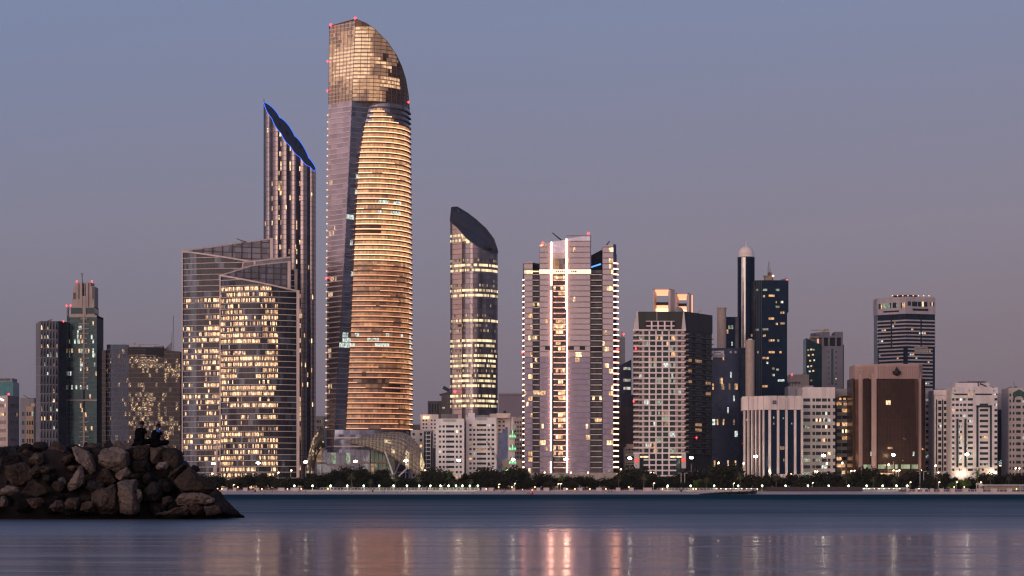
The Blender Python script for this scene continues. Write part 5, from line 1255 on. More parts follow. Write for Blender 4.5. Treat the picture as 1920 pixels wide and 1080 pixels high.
def far_right_mid():
    # white block with ribbon windows, bow front
    b = punched('apartment_block', 'white block with green-lit windows just right of the white-finned block', 1530, 1505, 1566, 726, 14, [.3, 3.6, 1.1, 1.4, .35, 2.6, .45, 2.6, .4, 1.4, 1.2, 1.2], {1, 3, 5, 7, 9, 11}, p=.3, lw=[(3, L_grn), (2, L_cool), (2, L_warm), (1, L_hot)], parapet=17, wm=mat('warm_white', (.70, .61, .56), .8), frac=(.2, .48, .32))
    D = 1530; clutter(b, [(1512, 1528, 722, 727, 8, GREYC)]); mb = MB(); mb.box(X(1496, D), X(1505, D), D+3, D+14, GZ, Z(729, D)); mb.build('side_wall', mat('side_grey', (.33, .30, .29), .8), b.r); b.done(b.wm)
    b = punched('apartment_block', 'block with an arched top loggia and amber windows left of the brown bank', 1550, 1567, 1606, 729, 13, [.4, 2.6, .25, 2.6, .25, 2.6, .25, 1.4, .3], {1, 3, 5, 7}, p=.38, lw=[(4, L_amb), (3, L_warm), (2, L_hot)], parapet=22, wm=mat('amber_block_wall', (.36, .32, .30), .8), frac=(.3, .5, .2))
    D = 1550; x = lambda p: X(p, D); z = lambda p: Z(p, D)
    A = [(x(1571), D-.2, z(751)), (x(1598), D-.2, z(751))] + [(lerp(x(1598), x(1571), i/10), D-.2, z(751 - 6 - 3*math.sin(math.pi*i/10))) for i in range(11)]
    mb = MB(); mb.ngon(A); mb.build('arched_loggia', DARKC, b.r)
    for a in (1573, 1581, 1588): m = MB(); m.box(x(a), x(a+4.5), D-.5, D-.3, z(750), z(746)); m.build('window', L_amb, b.r)
    for j, sp_ in enumerate([(1578, 1590, 754), (1572, 1580, 761), (1590, 1599, 761)]): m = MB(); m.box(x(sp_[0]), x(sp_[1]), D-1.5, D, z(sp_[2]+1.5), z(sp_[2]-1.5)); m.build('balcony', b.wm, b.r)
    mb = MB(); mb.box(x(1563.5), x(1568), D-2, D+6, GZ, z(745)); mb.build('dark_recess', DARKC, b.r)
    b.done(b.wm)
    # behind: beige block and roof clutter
    b = punched('office_block', 'beige windowless block with a red beacon behind the white-finned block', 1800, 1481, 1517, 702, 1, [1, 1], set(), wm=BEIGE, cat='office building'); D = 1800
    beacon(b, X(1485, D), D, Z(703, D), .9)
    mb = MB(); mb.prism([(X(1503, D), D+4), (X(1514, D), D+4), (X(1514, D), D+10), (X(1503, D), D+10)], Z(702, D), lambda a, c: Z(702 if a < X(1508, D) else 697, D)); mb.build('roof_plant', mat('roof_green', (.2, .24, .15), .8), b.r); b.done(b.wm)
    b = punched('office_block', 'low grey roof with satellite dishes behind the white-finned block', 1620, 1478, 1512, 724, 1, [1, 1], set(), wm=GREYC, cat='office building'); D = 1620
    for px in (1481, 1487, 1493, 1499):
        m = MB(); m.lathe((X(px, D), D+3), [(.3, Z(724, D)), (.3, Z(719, D))], 0, 6); m.build('dish_post', STEEL, b.r); m = MB(); m.ball((X(px, D), D+3, Z(717, D)), 1.3, 0, 10, 6, .6); m.build('satellite_dish', STEEL, b.r)
    clutter(b, [(1478, 1484, 715, 724, 6, DARKC)]); b.done(b.wm)
    # two-tone tower with sign and crane
    D = 1850; x = lambda p: X(p, D); z = lambda p: Z(p, D)
    b = Building('office_tower', 'two-tone tower, teal glass left and grey right, with blue rooftop lettering', x(1547), D, 'office tower'); rg = b.rng
    gc = mat('tower_grey_cladding', (.20, .19, .215), .6, .2); gt = glass('two_tone_teal', (.025, .05, .06), .16, .3, (3, 3, 3.6), .2, .03)
    tp = lambda xx, yy: lerp(z(633), z(647), min(1, (xx-x(1513))/(x(1537)-x(1513))))
    mb = MB(); mb.prism([(x(1513), D+5), (x(1541), D), (x(1541), D+24), (x(1513), D+24)], GZ, tp); mb.build('glass_wing', gt, b.r)
    xs = [0]+[x(p)-x(1541) for p in (1545, 1555, 1558, 1567, 1570, 1577, 1580)]; xs = [0] + [x(p)-x(1541) for p in (1552.5, 1555, 1558.5, 1562.5, 1566.5, 1569.5, 1580.5)]
    zs = [GZ, z(860)]; zz = 856
    zs = [GZ]; p = 850
    while p > 654: zs += [z(p+1.2), z(p-1.2)]; p -= 10
    zs += [z(650)]
    grid_wall(b, (x(1541), D), (x(1580.5), D), xs, zs, lambda i, j: (G_dark, [(2, L_warm), (1, L_cool)], .25 if i == 3 else .05) if j % 2 == 1 and i in (1, 3, 5) else None, depth=.5)
    mb = MB(); mb.box(x(1558.5), x(1562.5), D-.2, D-.05, z(720), z(654)); mb.build('glass_spine', gt, b.r)
    xs = [0] + [x(p)-x(1541) for p in (1545, 1553, 1556, 1566, 1569, 1577, 1580.5)]
    grid_wall(b, (x(1541), D), (x(1580.5), D), xs, [z(650), z(649), z(633), z(631)], lambda i, j: (DARKC, LW, 0) if j == 1 and i in (1, 3, 5) else None, depth=2)
    for k_, (a, c, t) in enumerate(((1541, 1555.5, 622), (1555.5, 1565.5, 629), (1565.5, 1580.5, 622))): b.wall.box(x(a), x(c), D, D+20, z(631), z(t))
    b.wall.box(x(1541)+.1, x(1580.5)-.1, D+2.5, D+24, GZ, z(631))
    b.done(gc)
    mb = MB(); mb.prism([(x(1521), D+4), (x(1541), D+.2), (x(1541), D+3), (x(1521), D+7)], z(632), lambda xx, yy: lerp(z(624.5), z(622), (xx-x(1521))/(x(1541)-x(1521)))); mb.prism([(x(1521), D+8), (x(1541), D+8), (x(1541), D+12), (x(1521), D+12)], z(643), z(632)); mb.build('roof_frame', mat('roof_frame_tan', (.27, .22, .21), .7), b.r)
    mb = MB(); mb.box(x(1533), x(1536), D+2, D+4, z(644), z(635)); mb.build('lit_rooftop_panel', glow('rooftop_panel_light', (1, .6, .48), .55), b.r)
    text_obj(b, 'EMARK', x(1522), D+2.9, z(629.2), 2.2, mat('sign_blue', (.02, .07, .25), .5), 'sign_lettering', .1, x(1532.5)-x(1522), math.atan2(-3.8, x(1541)-x(1521)))
    mb = MB()
    for a, c, p, q in ((1534.5, 1540, 628.6, 627.6), (1536, 1537, 627.6, 626), (1538.5, 1539.3, 627.6, 625.6), (1535, 1535.8, 629.8, 628.6)): mb.box(x(a), x(c), D+.6 if c > 1537.5 else D+1, D+1.2, z(p), z(q))
    mb.build('sign_lettering', mat('sign_blue', (.02, .07, .25), .5), b.r)
    mb = MB(); mb.box(x(1580.5), x(1583.5), D+3, D+20, GZ, z(646)); mb.build('glass_edge', gt, b.r)
    for px, py_ in ((1514.5, 656), (1520, 655), (1525, 655.5), (1515, 666), (1523, 665), (1518, 676), (1526, 675), (1514, 687), (1520, 686), (1517, 696), (1524, 695), (1514, 705), (1537, 702), (1520, 713)):
        b.pane([((x(px), D+2.2, z(py_+1.5)), (x(px+3.5), D+2.2, z(py_+1.5)), (x(px+3.5), D+2.2, z(py_-1.5)), (x(px), D+2.2, z(py_-1.5)), rg.choice([L_grn, L_warm, L_cool, L_dim]))])
    cp = mat('crane_paint', (.5, .3, .18), .5); mb = MB(); mb.bar((x(1523), D+8, z(618)), (x(1548), D+8, z(617.5)), .45, 0, 4); mb.box(x(1548), x(1557), D+7, D+9, z(618.5), z(615.5)); mb.box(x(1547), x(1549), D+7, D+9, z(622), z(618)); mb.box(x(1531), x(1533.5), D+7.4, D+8.6, z(619), z(617)); mb.build('roof_crane', cp, b.r)
    b.done()
far_right_mid()
def bank():
    D = 1505.0; x = lambda p: X(p, D); z = lambda p: Z(p, D)
    b = Building('bank_building', 'brown bronze-glass bank block with fluted pink stone crown and a dark lamp emblem', x(1670), D, 'bank'); rg = b.rng
    st = mat('pink_bank_stone', (.46, .31, .27), .7, 0, .12); gl = glass('bronze_bank_glass', (.040, .020, .013), .2, .12, (3.2, 3.2, 3.6), .25, .03, .2)
    dk = mat('bronze_mullion', (.03, .02, .02), .5)
    mb = MB(); mb.prism([(x(1603), D+10), (x(1640), D+3), (x(1722), D+2), (x(1738.5), D+12), (x(1738.5), D+36), (x(1603), D+36)], GZ, z(708)); mb.build('core_wall', gl, b.r)
    # crown
    P = [(x(1606.5), D+9), (x(1640), D+2), (x(1645), D), (x(1723), D), (x(1732), D+5), (x(1732), D+34), (x(1606.5), D+34)]
    mb = MB(); mb.prism(P, z(710), z(682.5)); mb.build('crown_band', st, b.r)
    for P0, P1, n in ((P[0], P[1], 12), (P[2], P[3], 22), (P[3], P[4], 3)):
        L_ = wlen(P0, P1)
        for i in range(n):
            s_ = (i+.5)*L_/n; m = MB(); q = [at(P0,P1,s_-.35,0,-.3), at(P0,P1,s_+.35,0,-.3), at(P0,P1,s_+.35,0,.1), at(P0,P1,s_-.35,0,.1)]
            m.prism([a[:2] for a in q], z(709), z(692)); m.bar(at(P0,P1,s_,z(691.5),-.2), at(P0,P1,s_+L_/n/2,z(687.5),-.2), .12, 0, 4); m.bar(at(P0,P1,s_,z(691.5),-.2), at(P0,P1,s_-L_/n/2,z(687.5),-.2), .12, 0, 4); m.bar(at(P0,P1,s_+L_/n/2,z(687.5),-.2), at(P0,P1,s_,z(684.5),-.2), .12, 0, 4)
            m.build('crown_flute', mat('pink_flute', (.36, .235, .205), .75), b.r)
    # piers
    for a, c, t, y in ((1613, 1620, 700, D+6.5), (1635, 1644, 700, D+1), (1722, 1728, 700, D+1.5)):
        m = MB(); m.prism([(x(a), y), (x(c), y), (x(c), y+4), (x(a), y+4)], GZ, z(t)); m.build('stone_pier', st, b.r)
    # bay heads
    for a, c, y, w in ((1619.5, 1635, D+3, 4), (1645, 1722, D-.4, 6), (1728, 1738, D+6, 3), (1604, 1613, D+9, 3)):
        A = [(x(a), y, GZ), (x(c), y, GZ), (x(c), y, z(713)), (x(c-(c-a)*.08-1), y+.8, z(709)), (x(a+(c-a)*.08+1), y+.8, z(709)), (x(a), y, z(713))]; m = MB(); m.ngon(A); Bk = [(p[0], p[1]+3, p[2]) for p in A]
        for i in range(1, 6): j = (i+1) % 6; m.quad(A[i], Bk[i], Bk[j], A[j])
        m.build('glazed_bay', gl, b.r)
        if c-a > 12:
            m = MB(); n = round((c-a)/2.6)
            for i in range(1, n): xx = x(lerp(a, c, i/n)); m.box(xx-.09, xx+.09, y-.12, y-.02, GZ, z(712))
            for p in range(714, 890, 4): m.box(x(a), x(c), y-.13, y-.02, z(p)-(.28 if (p-714) % 24 == 0 else .08), z(p))
            m.build('mullion_grid', dk, b.r)
    for px, py_, w, h, m_ in ((1661, 755, 8.5, 4, L_hot), (1664, 840, 4, 2, L_amb), (1669, 840, 4, 1.8, L_amb), (1632, 851, 1.6, 4, L_cool), (1711, 851, 3, 4, L_cool), (1728, 842, 3, 1.5, L_amb), (1692, 863.5, .8, .8, L_warm), (1694, 822, 1, 1, L_dim), (1697, 824, 1, 1, L_dim)):
        y = D-.6; b.pane([((x(px), y, z(py_+h)), (x(px+w), y, z(py_+h)), (x(px+w), y, z(py_-h)), (x(px), y, z(py_-h)), m_)])
    lob = lit('lobby_glow', (.75, .9, .5), .32, cell=(2.2, 60, 9)); lob2 = lit('lobby_glow_amber', (1, .55, .28), 1.0)
    for a, c in ((1620, 1634), (1646, 1660), (1664, 1676), (1678, 1684), (1689, 1706), (1709, 1721)):
        m = MB(); m.box(x(a), x(c), (D-.65 if a > 1640 else D+2.8), (D-.5 if a > 1640 else D+2.95), z(879), z(871)); m.build('lobby_window', lob, b.r)
    m = MB(); m.box(x(1633), x(1674), D-1.5, D-.7, z(889.5), z(887)); m.build('entrance_light', lob2, b.r)
    # emblem: an incense-burner shape
    e = mat('emblem_dark', (.02, .015, .015), .6); m = MB(); c = (x(1681), D-.9)
    m.lathe(c, [(.5, z(704.5)), (2.4, z(702)), (2.9, z(698)), (2.7, z(696))], 0, 16); m.lathe(c, [(1.6, z(696)), (1.2, z(693)), (.5, z(690.5)), (.15, z(688))], 0, 12); m.build('emblem', e, b.r)
    for i, px in enumerate((1640, 1650, 1655)): m = MB(); m.bar((x(px), D+10, z(682)), (x(px), D+10, z(679-2*i)), .15, 0, 4); m.build('roof_aerial', STEEL, b.r)
    b.done()
bank()
def striped_tower():
    D = 1800.0; x = lambda p: X(p, D); z = lambda p: Z(p, D)
    b = Building('striped_tower', 'tall grey-and-navy banded tower with a lit windowed top storey behind the bank', x(1704), D, 'skyscraper'); rg = b.rng
    gy = mat('banded_grey', (.42, .37, .38), .7); nv = glass('banded_navy', (.014, .022, .038), .2, .12, (2, 60, 3), .25, .03)
    P0, P1, P2 = (x(1651), D+16), (x(1699), D), (x(1757.5), D+8)
    fp = lambda o: [(P0[0]+o, P0[1]), (P1[0], P1[1]+o), (P2[0]-o, P2[1]), (P2[0]-o, D+36), (P0[0]+o, D+36)]
    mb = MB(); mb.prism(fp(.4), GZ, z(588)); mb.build('core_wall', nv, b.r)
    for (A, B, nc) in ((P0, P1, 16), (P1, P2, 20)):
        zs = [z(892-6.75*i) for i in range(45)]
        sel = [k for k in range(len(zs)-1) if zs[k+1] < z(587)]
        L_ = wlen(A, B)
        for k in sel:
            if zs[k] < z(760): continue
            mb = MB(); a0, a1 = (0, L_) if zs[k] > z(655) else (L_*.06, L_*(.9 if A is P0 else .9))
            q = [at(A,B,a0,0,-.35), at(A,B,a1,0,-.35), at(A,B,a1,0,.3), at(A,B,a0,0,.3)]; mb.prism([p[:2] for p in q], zs[k], zs[k]+1.15); mb.build('spandrel_band', gy, b.r)
            on = rg.random() < .55; s_ = rg.random()*L_*.8
            if on:
                for t in range(rg.randrange(1, 4)):
                    s0 = s_+t*2.2; 
                    if s0+1.6 < a1: b.pane([(at(A,B,s0,zs[k]+1.3,-.1), at(A,B,s0+1.6,zs[k]+1.3,-.1), at(A,B,s0+1.6,zs[k+1]-.2,-.1), at(A,B,s0,zs[k+1]-.2,-.1), rg.choice([L_cool, L_grn, L_amb, L_warm, L_dim]))])
    tp0, tp1 = z(588), z(556)
    mb = MB(); mb.prism(fp(0), z(588), lambda xx, yy: z(556)); mb.build('top_storey_wall', gy, b.r)
    for A, B in ((P0, P1), (P1, P2)):
        L_ = wlen(A, B); right = A is P1
        for s0, s1, m in ((.2, .38, L_grn if not right else L_grn), (.40, .52, L_grn if not right else G_dark), (.54, .72, L_grn if not right else L_hot)):
            b.pane([(at(A,B,L_*lerp(s0, s1, t/3),z(576 if not right else 574),-.12), at(A,B,L_*lerp(s0, s1, (t+1)/3),z(576 if not right else 574),-.12), at(A,B,L_*lerp(s0, s1, (t+1)/3),z(566 if not right else 565),-.12), at(A,B,L_*lerp(s0, s1, t/3),z(566 if not right else 565),-.12), m if rg.random() < .6 else G_dark) for t in range(3)])
        for s0 in (.05, .09, .13, .82, .87, .92): b.pane([(at(A,B,L_*s0,z(577 if not right else 573),-.12), at(A,B,L_*s0+.9,z(577 if not right else 573),-.12), at(A,B,L_*s0+.9,z(567 if not right else 565),-.12), at(A,B,L_*s0,z(567 if not right else 565),-.12), L_warm if rg.random() < .5 else G_dark)])
        m = MB(); q = [at(A,B,L_*.22,0,-.3), at(A,B,L_*.75,0,-.3), at(A,B,L_*.75,0,0), at(A,B,L_*.22,0,0)]; m.prism([p[:2] for p in q], z(584 if not right else 582), z(581 if not right else 578)); m.build('vent_slot', DARKC, b.r)
        m = MB(); q = [at(A,B,L_*.48,0,-.6), at(A,B,L_*.52,0,-.6), at(A,B,L_*.52,0,0), at(A,B,L_*.48,0,0)]; m.prism([p[:2] for p in q], z(650), z(590)); m.build('vertical_shaft', DARKC, b.r)
    # stone panel with worn lettering
    A, B = P1, P2; L_ = wlen(A, B)
    m = MB(); q = [at(A,B,L_*.28,0,-.9), at(A,B,L_*.71,0,-.9), at(A,B,L_*.71,0,0), at(A,B,L_*.28,0,0)]; m.prism([p[:2] for p in q], z(663), z(649.5)); m.build('sign_panel', mat('sign_panel_tan', (.36, .31, .28), .8, 0, .3, .6), b.r)
    m = MB()
    for i in range(13):
        s0 = L_*(.31+i*.029); q = [at(A,B,s0,0,-1.0), at(A,B,s0+L_*.019,0,-1.0), at(A,B,s0+L_*.019,0,-.9), at(A,B,s0,0,-.9)]
        if i < 13: m.prism([p[:2] for p in q], z(653.8), z(652.2-(i % 3)*.3))
        if i % 2: m.prism([p[:2] for p in q], z(661), z(659.4))
    m.build('sign_lettering', mat('faded_lettering', (.17, .15, .14), .8), b.r)
    # helipad-like roof deck with lamps
    c = (x(1703), D+14); m = MB(); m.lathe(c, [(3, z(556)), (22*D/F, z(553.4)), (24*D/F, z(552.2)), (2, z(552))], 0, 24); m.build('roof_deck', STEEL, b.r)
    m = MB()
    for i in range(8): m.ball((c[0]-12+i*4.2, c[1]-9.5, z(553.5)), .45, 0, 6, 4)
    m.build('deck_lamp', glow('deck_lamp_orange', (1, .5, .22), 2), b.r, kind='stuff')
    m = MB(); m.bar((x(1676), D+8, z(556)), (x(1681), D+8, z(551)), .3, 0, 4); m.build('roof_crane', STEEL, b.r)
    b.done()
striped_tower()
def right_whites():
    wm = mat('right_white', (.74, .65, .61), .8)
    b = punched('apartment_block', 'white block with brown balconies immediately right of the brown bank', 1545, 1735, 1752, 731, 15, [.3, 2.6, .9, 1.5, .9], {1, 3}, p=.25, lw=[(2, L_grn), (1, L_amb), (1, L_cool)], parapet=14, wm=wm, frac=(.25, .5, .25)); D = 1545
    for j in range(15): m = MB(); m.box(X(1736, D), X(1744, D), D-1, D, Z(892-j*9.8, D), Z(889.6-j*9.8, D)); m.build('balcony', mat('balcony_brown', (.28, .2, .17), .8), b.r)
    m = MB(); m.box(X(1748, D), X(1751, D), D-.3, D, Z(744, D), Z(733, D)); m.build('roof_slot', DARKC, b.r)
    b.done(b.wm)
    b = punched('apartment_block', 'slim white block with three dark vertical slots and paired windows', 1520, 1752, 1785, 731, 15, [1, .6, .8, 2.2, .5, .6, .5, 2.2, .6, .6, 1.8], {3, 7}, p=.16, lw=LWC, parapet=17, wm=wm, frac=(.12, .6, .28)); D = 1520
    for px in (1756, 1767.5, 1778.5): m = MB(); A = [(X(px, D)-.45, D-.15, Z(884, D)), (X(px, D)+.45, D-.15, Z(884, D)), (X(px, D)+.45, D-.15, Z(751, D)), (X(px, D), D-.15, Z(748, D)), (X(px, D)-.45, D-.15, Z(751, D))]; m.ngon(A); m.build('dark_slot', G_dark, b.r)
    m = MB(); m.box(X(1750.5, D), X(1786, D), D-.7, D+1, Z(741, D), Z(731, D)); m.build('parapet', wm, b.r); clutter(b, [(1758, 1776, 728.5, 731, 6, GREYC)]); b.done(b.wm)
    # large white block with framed dark slots
    D = 1500; x = lambda p: X(p, D); z = lambda p: Z(p, D)
    b = Building('apartment_block', 'large white block with tall dark slots framing its windows and cluttered roof', x(1828), D, 'apartment building')
    zs = [GZ, z(884)]; ys = [883-10.15*j for j in range(16)]
    zs = [GZ]
    for y in ys: zs += [z(y), z(y-4.6)]
    zs += [z(727)]
    xs = [x(p)-x(1785) for p in (1785, 1786, 1790.5, 1792.5, 1798.5, 1800.5, 1804.5, 1806.5, 1812.5, 1815, 1824.5, 1826)]
    narrow = lambda i, j: None
    def cellL(i, j):
        if j % 2 == 0 or j == 0: return None
        k = j//2
        if k >= 14: return (G_dark, LWC, .3) if 1 <= i <= 9 else None
        if k > 9: return (G_dark, LWC, .2) if i in (1, 3, 5, 7, 9) else None
        if i == 1 or i == 9: return (G_dark, LWC, .12)
        if i in (4, 5): return (G_dark, LWC, .3)
        return None
    grid_wall(b, (x(1785), D+1.5), (x(1826), D), xs, zs, cellL)
    xs = [x(p)-x(1826) for p in (1826, 1828.5, 1837, 1853, 1860, 1861.5, 1864.5, 1870)]
    def cellR(i, j):
        if j % 2 == 0 or j == 0: return None
        k = j//2
        if k >= 14: return (G_dark, LWC, .3) if i in (1, 2, 3, 6) else None
        if k == 13: return (G_dark, LWC, .3) if i == 6 else None
        return (G_dark, LWC, .35) if i == 2 else ((G_dark, LWC, .15) if i == 6 else None)
    grid_wall(b, (x(1826), D), (x(1870), D), xs, zs, cellR)
    for a, c, p, q in ((1793, 1797, 876, 785), (1808, 1812, 876, 785), (1830.5, 1834.5, 876, 760), (1856, 1859.5, 876, 760), (1830.5, 1859.5, 764, 760)):
        m = MB(); m.box(x(a), x(c), D-.3, D-.05, z(p), z(q)); m.build('dark_slot', G_dark, b.r)
    b.wall.box(x(1785)+.1, x(1870)-.1, D+2.2, D+26, GZ, z(727)-.1); b.wall.box(x(1785), x(1871), D-.4, D+26, z(738), z(727)); b.wall.box(x(1794), x(1858), D+5, D+22, z(727), z(717))
    m = MB()
    for i in range(26): px = 1803+i*1.9; m.bar((x(px), D+6+(i % 5), z(717)), (x(px+2), D+8, z(715.5-2.0*math.sin(i*1.7)**2 + (1.5 if i < 8 else 0))), .35, 0, 4)
    m.box(x(1803), x(1852), D+7, D+12, z(717), z(715)); m.build('roof_plant', mat('roof_clutter', (.06, .05, .055), .7), b.r)
    m = MB(); m.bar((x(1837), D+4, z(724)), (x(1836), D+4, z(716)), .4, 0, 4); m.bar((x(1840), D+4, z(718.5)), (x(1852), D+4, z(724)), .45, 0, 4); m.build('roof_pipe', DARKC, b.r)
    for a in (1789, 1816, 1825, 1862): m = MB(); m.box(x(a), x(a+2.5), D-.5, D-.4, z(734), z(731)); m.build('parapet_vent', GREYC, b.r)
    b.done(wm)
    b = punched('apartment_block', 'recessed pinkish block with a dark glazed strip beside the large white block', 1560, 1868, 1892, 737, 15, [5, 1.6, .9, 1.6, .6], {3}, p=.05, parapet=16, wm=mat('recess_pink', (.42, .34, .31), .8)); D = 1560
    m = MB(); m.box(X(1870, D), X(1879.5, D), D-.6, D, GZ, Z(768, D)); m.build('dark_strip', mat('dark_strip_glass', (.015, .018, .025), .4), b.r)
    m = MB(); m.box(X(1870, D), X(1892, D), D-1.2, D, Z(768, D), Z(760, D)); m.build('belt_course', b.wm, b.r)
    m = MB()
    for i in range(7): a = i*math.pi*2/7; m.bar((X(1877, D)+1.2*math.cos(a), D-1, Z(868, D)+1.2*math.sin(a)), (X(1877, D)+2*math.cos(a), D-1, Z(868, D)+2*math.sin(a)), .25, 0, 4)
    m.ball((X(1877, D), D-1, Z(868, D)), .6); m.build('lit_logo', glow('pale_logo_light', (.65, .85, .9), 1.0), b.r)
    m = MB(); m.box(X(1873, D), X(1881, D), D-1, D-.7, Z(874, D), Z(872.5, D)); m.build('lit_sign', LED, b.r)
    b.done(b.wm)
    b = punched('apartment_block', 'cream block with a green glass gable motif cut off at the right edge', 1520, 1891, 1935, 727, 16, [.9, 1.6, 1.6, 1.8, 1.6, 4.6, 1.8, 1.6, 2, 1.6, 4], {1, 3, 5, 7, 9}, p=.1, lw=LWC, parapet=8, wm=mat('cream_gabled', (.52, .43, .38), .8)); D = 1520; x = lambda p: X(p, D); z = lambda p: Z(p, D)
    m = MB(); m.ngon([(x(1899.5), D-.3, z(751)), (x(1902.5), D-.3, z(751)), (x(1902.5), D-.3, z(746)), (x(1910.5), D-.3, z(741)), (x(1918.5), D-.3, z(746)), (x(1918.5), D-.3, z(751)), (x(1921.5), D-.3, z(751)), (x(1921.5), D-.3, z(736)), (x(1910.5), D-.3, z(730)), (x(1899.5), D-.3, z(736))]); m.build('gable_glass', glass('gable_green', (.03, .07, .06), .2, .3), b.r)
    clutter(b, [(1897, 1900, 724.5, 727, 4, STEEL), (1907, 1910, 724, 727, 4, STEEL)]); m = MB(); m.bar((x(1904), D+4, z(727)), (x(1904), D+4, z(713)), .15, 0, 4); m.build('aerial', STEEL, b.r); b.done(b.wm)
right_whites()
# ================================================================== trees, palms, lamps, beach furniture
BARK = mat('tree_bark', (.06, .045, .035), .9); PBARK = mat('palm_bark', (.09, .065, .045), .9)
def leafmat(name, col):
    m, nt, b = _principled(name); N = nt.nodes; L = nt.links
    tc = N.new('ShaderNodeTexCoord'); n = N.new('ShaderNodeTexNoise'); n.inputs['Scale'].default_value = .55; L.new(tc.outputs['Object'], n.inputs['Vector'])
    oi = N.new('ShaderNodeObjectInfo'); a = N.new('ShaderNodeMath'); a.operation = 'ADD'; L.new(n.outputs['Fac'], a.inputs[0]); L.new(oi.outputs['Random'], a.inputs[1])
    mr = N.new('ShaderNodeMapRange'); mr.inputs['From Min'].default_value = .3; mr.inputs['From Max'].default_value = 1.6; mr.inputs['To Min'].default_value = .55; mr.inputs['To Max'].default_value = 1.5; L.new(a.outputs[0], mr.inputs['Value'])
    s = N.new('ShaderNodeVectorMath'); s.operation = 'SCALE'; s.inputs[0].default_value = col; L.new(mr.outputs[0], s.inputs['Scale']); L.new(s.outputs[0], b.inputs['Base Color'])
    b.inputs['Roughness'].default_value = .8; b.inputs['Specular IOR Level'].default_value = .15
    return m
LEAF = leafmat('dark_foliage', (.024, .023, .010)); LEAF2 = leafmat('palm_foliage', (.080, .080, .036)); LEAFB = leafmat('foliage_painted_lamplight', (.10, .16, .03))  # the bright leaves have lamplight put into their colour
def crown_mesh(seed, w, h, n=900, leaf=.5):
    r = random.Random(seed); mb = MB(); lobes = []
    for i in range(14):
        a = r.random()*2*math.pi; q = r.random()**.5; lobes.append((q*w*.34*math.cos(a), q*w*.34*math.sin(a), h*(.30+.52*r.random()*(1-q*.35)), w*r.uniform(.13, .23)))
    for i in range(n):
        lx, ly, lz, lr = r.choice(lobes); d = Vector((r.gauss(0, 1), r.gauss(0, 1), r.gauss(0, .8))).normalized()*lr*(r.random()**.35)*1.05
        c = Vector((lx, ly, lz))+d
        if c.z < h*.12: continue
        s = leaf*r.uniform(.5, 1.2); u = Vector((r.gauss(0, 1), r.gauss(0, 1), r.gauss(0, .6))).normalized(); v = u.cross(Vector((r.gauss(0, 1), r.gauss(0, 1), r.gauss(0, 1)))).normalized()
        mb.quad(tuple(c-u*s), tuple(c-v*s*.6), tuple(c+u*s), tuple(c+v*s*.6))
    return mb, lobes
def mk_tree(seed, w, h, leafm, leaf=.5, n=900):
    cm, lobes = crown_mesh(seed, w, h, n, leaf); tb = MB(); r = random.Random(seed)
    tb.bar((0, 0, -.3), (.1, 0, h*.28), .32, 0, 7, .22)
    for lx, ly, lz, lr in lobes[:8]: tb.bar((.1, 0, h*.25), (lx*.9, ly*.9, lz), .15, 0, 5, .05)
    return cm, tb
PROT = {}
def tree_things(kind, label, x, y, sc_, rz, group):
    """a copy of a tree kind: the thing, its trunk and its crown"""
    t = thing('palm_tree' if kind.startswith('palm') else 'shore_tree', label, 'palm tree' if kind.startswith('palm') else 'tree', (x, y, GZ-.02), group)
    t.rotation_euler = (0, 0, rz); t.scale = (sc_, sc_, sc_)
    if kind not in PROT:
        if kind.startswith('palm'):
            r = random.Random(int(kind[4:])*7+1); h = 8.0; tb = MB(); 
            for i in range(8): tb.bar((.15*math.sin(i*.3), 0, h*i/8-.2), (.15*math.sin((i+1)*.3), 0, h*(i+1)/8), .32-.015*i, 0, 8, .27-.015*i, cap=False)
            tb.ball((.1, 0, h-.2), .55, 0, 8, 5)
            fm = MB()
            for f in range(26):
                a = f*2.4+r.random()*.4; el = r.uniform(-.5, 1.2); L_ = r.uniform(3.0, 4.0); p = Vector((.1, 0, h)); d = Vector((math.cos(a)*math.cos(el), math.sin(a)*math.cos(el), math.sin(el)))
                for s_ in range(6):
                    q = p + d*L_/6; side = d.cross(Vector((0, 0, 1))).normalized(); wd = .75*math.sin(math.pi*(s_+.6)/6.8)
                    for sg in (-1, 1):
                        for k in (0, 1):
                            a0 = p.lerp(q, k*.5); a1 = p.lerp(q, k*.5+.35); tip = a1 + side*sg*wd + Vector((0, 0, -.35*wd)) + d*.25
                            fm.tri(tuple(a0), tuple(a1), tuple(tip))
                    fm.quad(tuple(p-side*.05), tuple(q-side*.04), tuple(q+side*.04), tuple(p+side*.05)); p = q; d = (d + Vector((0, 0, -.22))).normalized()
            a = fm.build('palm_crown', LEAF2); c = tb.build('trunk', PBARK)
            if kind == 'palm3': a.data.materials[0] = LEAFB
        else:
            sd, w, h, lm = {'round1': (1, 13, 10.5, LEAF), 'round2': (2, 15, 10, LEAF), 'round3': (3, 11, 11.5, LEAF), 'round4': (4, 17, 9.5, LEAF), 'low1': (5, 10, 6.5, LEAF), 'bright1': (6, 11, 9.5, LEAFB), 'tall1': (7, 12, 14, LEAF)}[kind]
            cm, tb = mk_tree(sd, w, h, lm, .62, 1500); a = cm.build('crown', lm); c = tb.build('trunk', BARK)
        PROT[kind] = (a.data, c.data, a.name)
        a.parent = t; c.parent = t; return t
    da, dc, _ = PROT[kind]
    for nm, d in (('palm_crown' if kind.startswith('palm') else 'crown', da), ('trunk', dc)):
        o = bpy.data.objects.new(nm, d); COL.objects.link(o); o.parent = t
    return t
ORD = ['first', 'second', 'third', 'fourth', 'fifth', 'sixth', 'seventh', 'eighth', 'ninth', 'tenth', 'eleventh', 'twelfth', 'thirteenth', 'fourteenth', 'fifteenth', 'sixteenth', 'seventeenth', 'eighteenth']
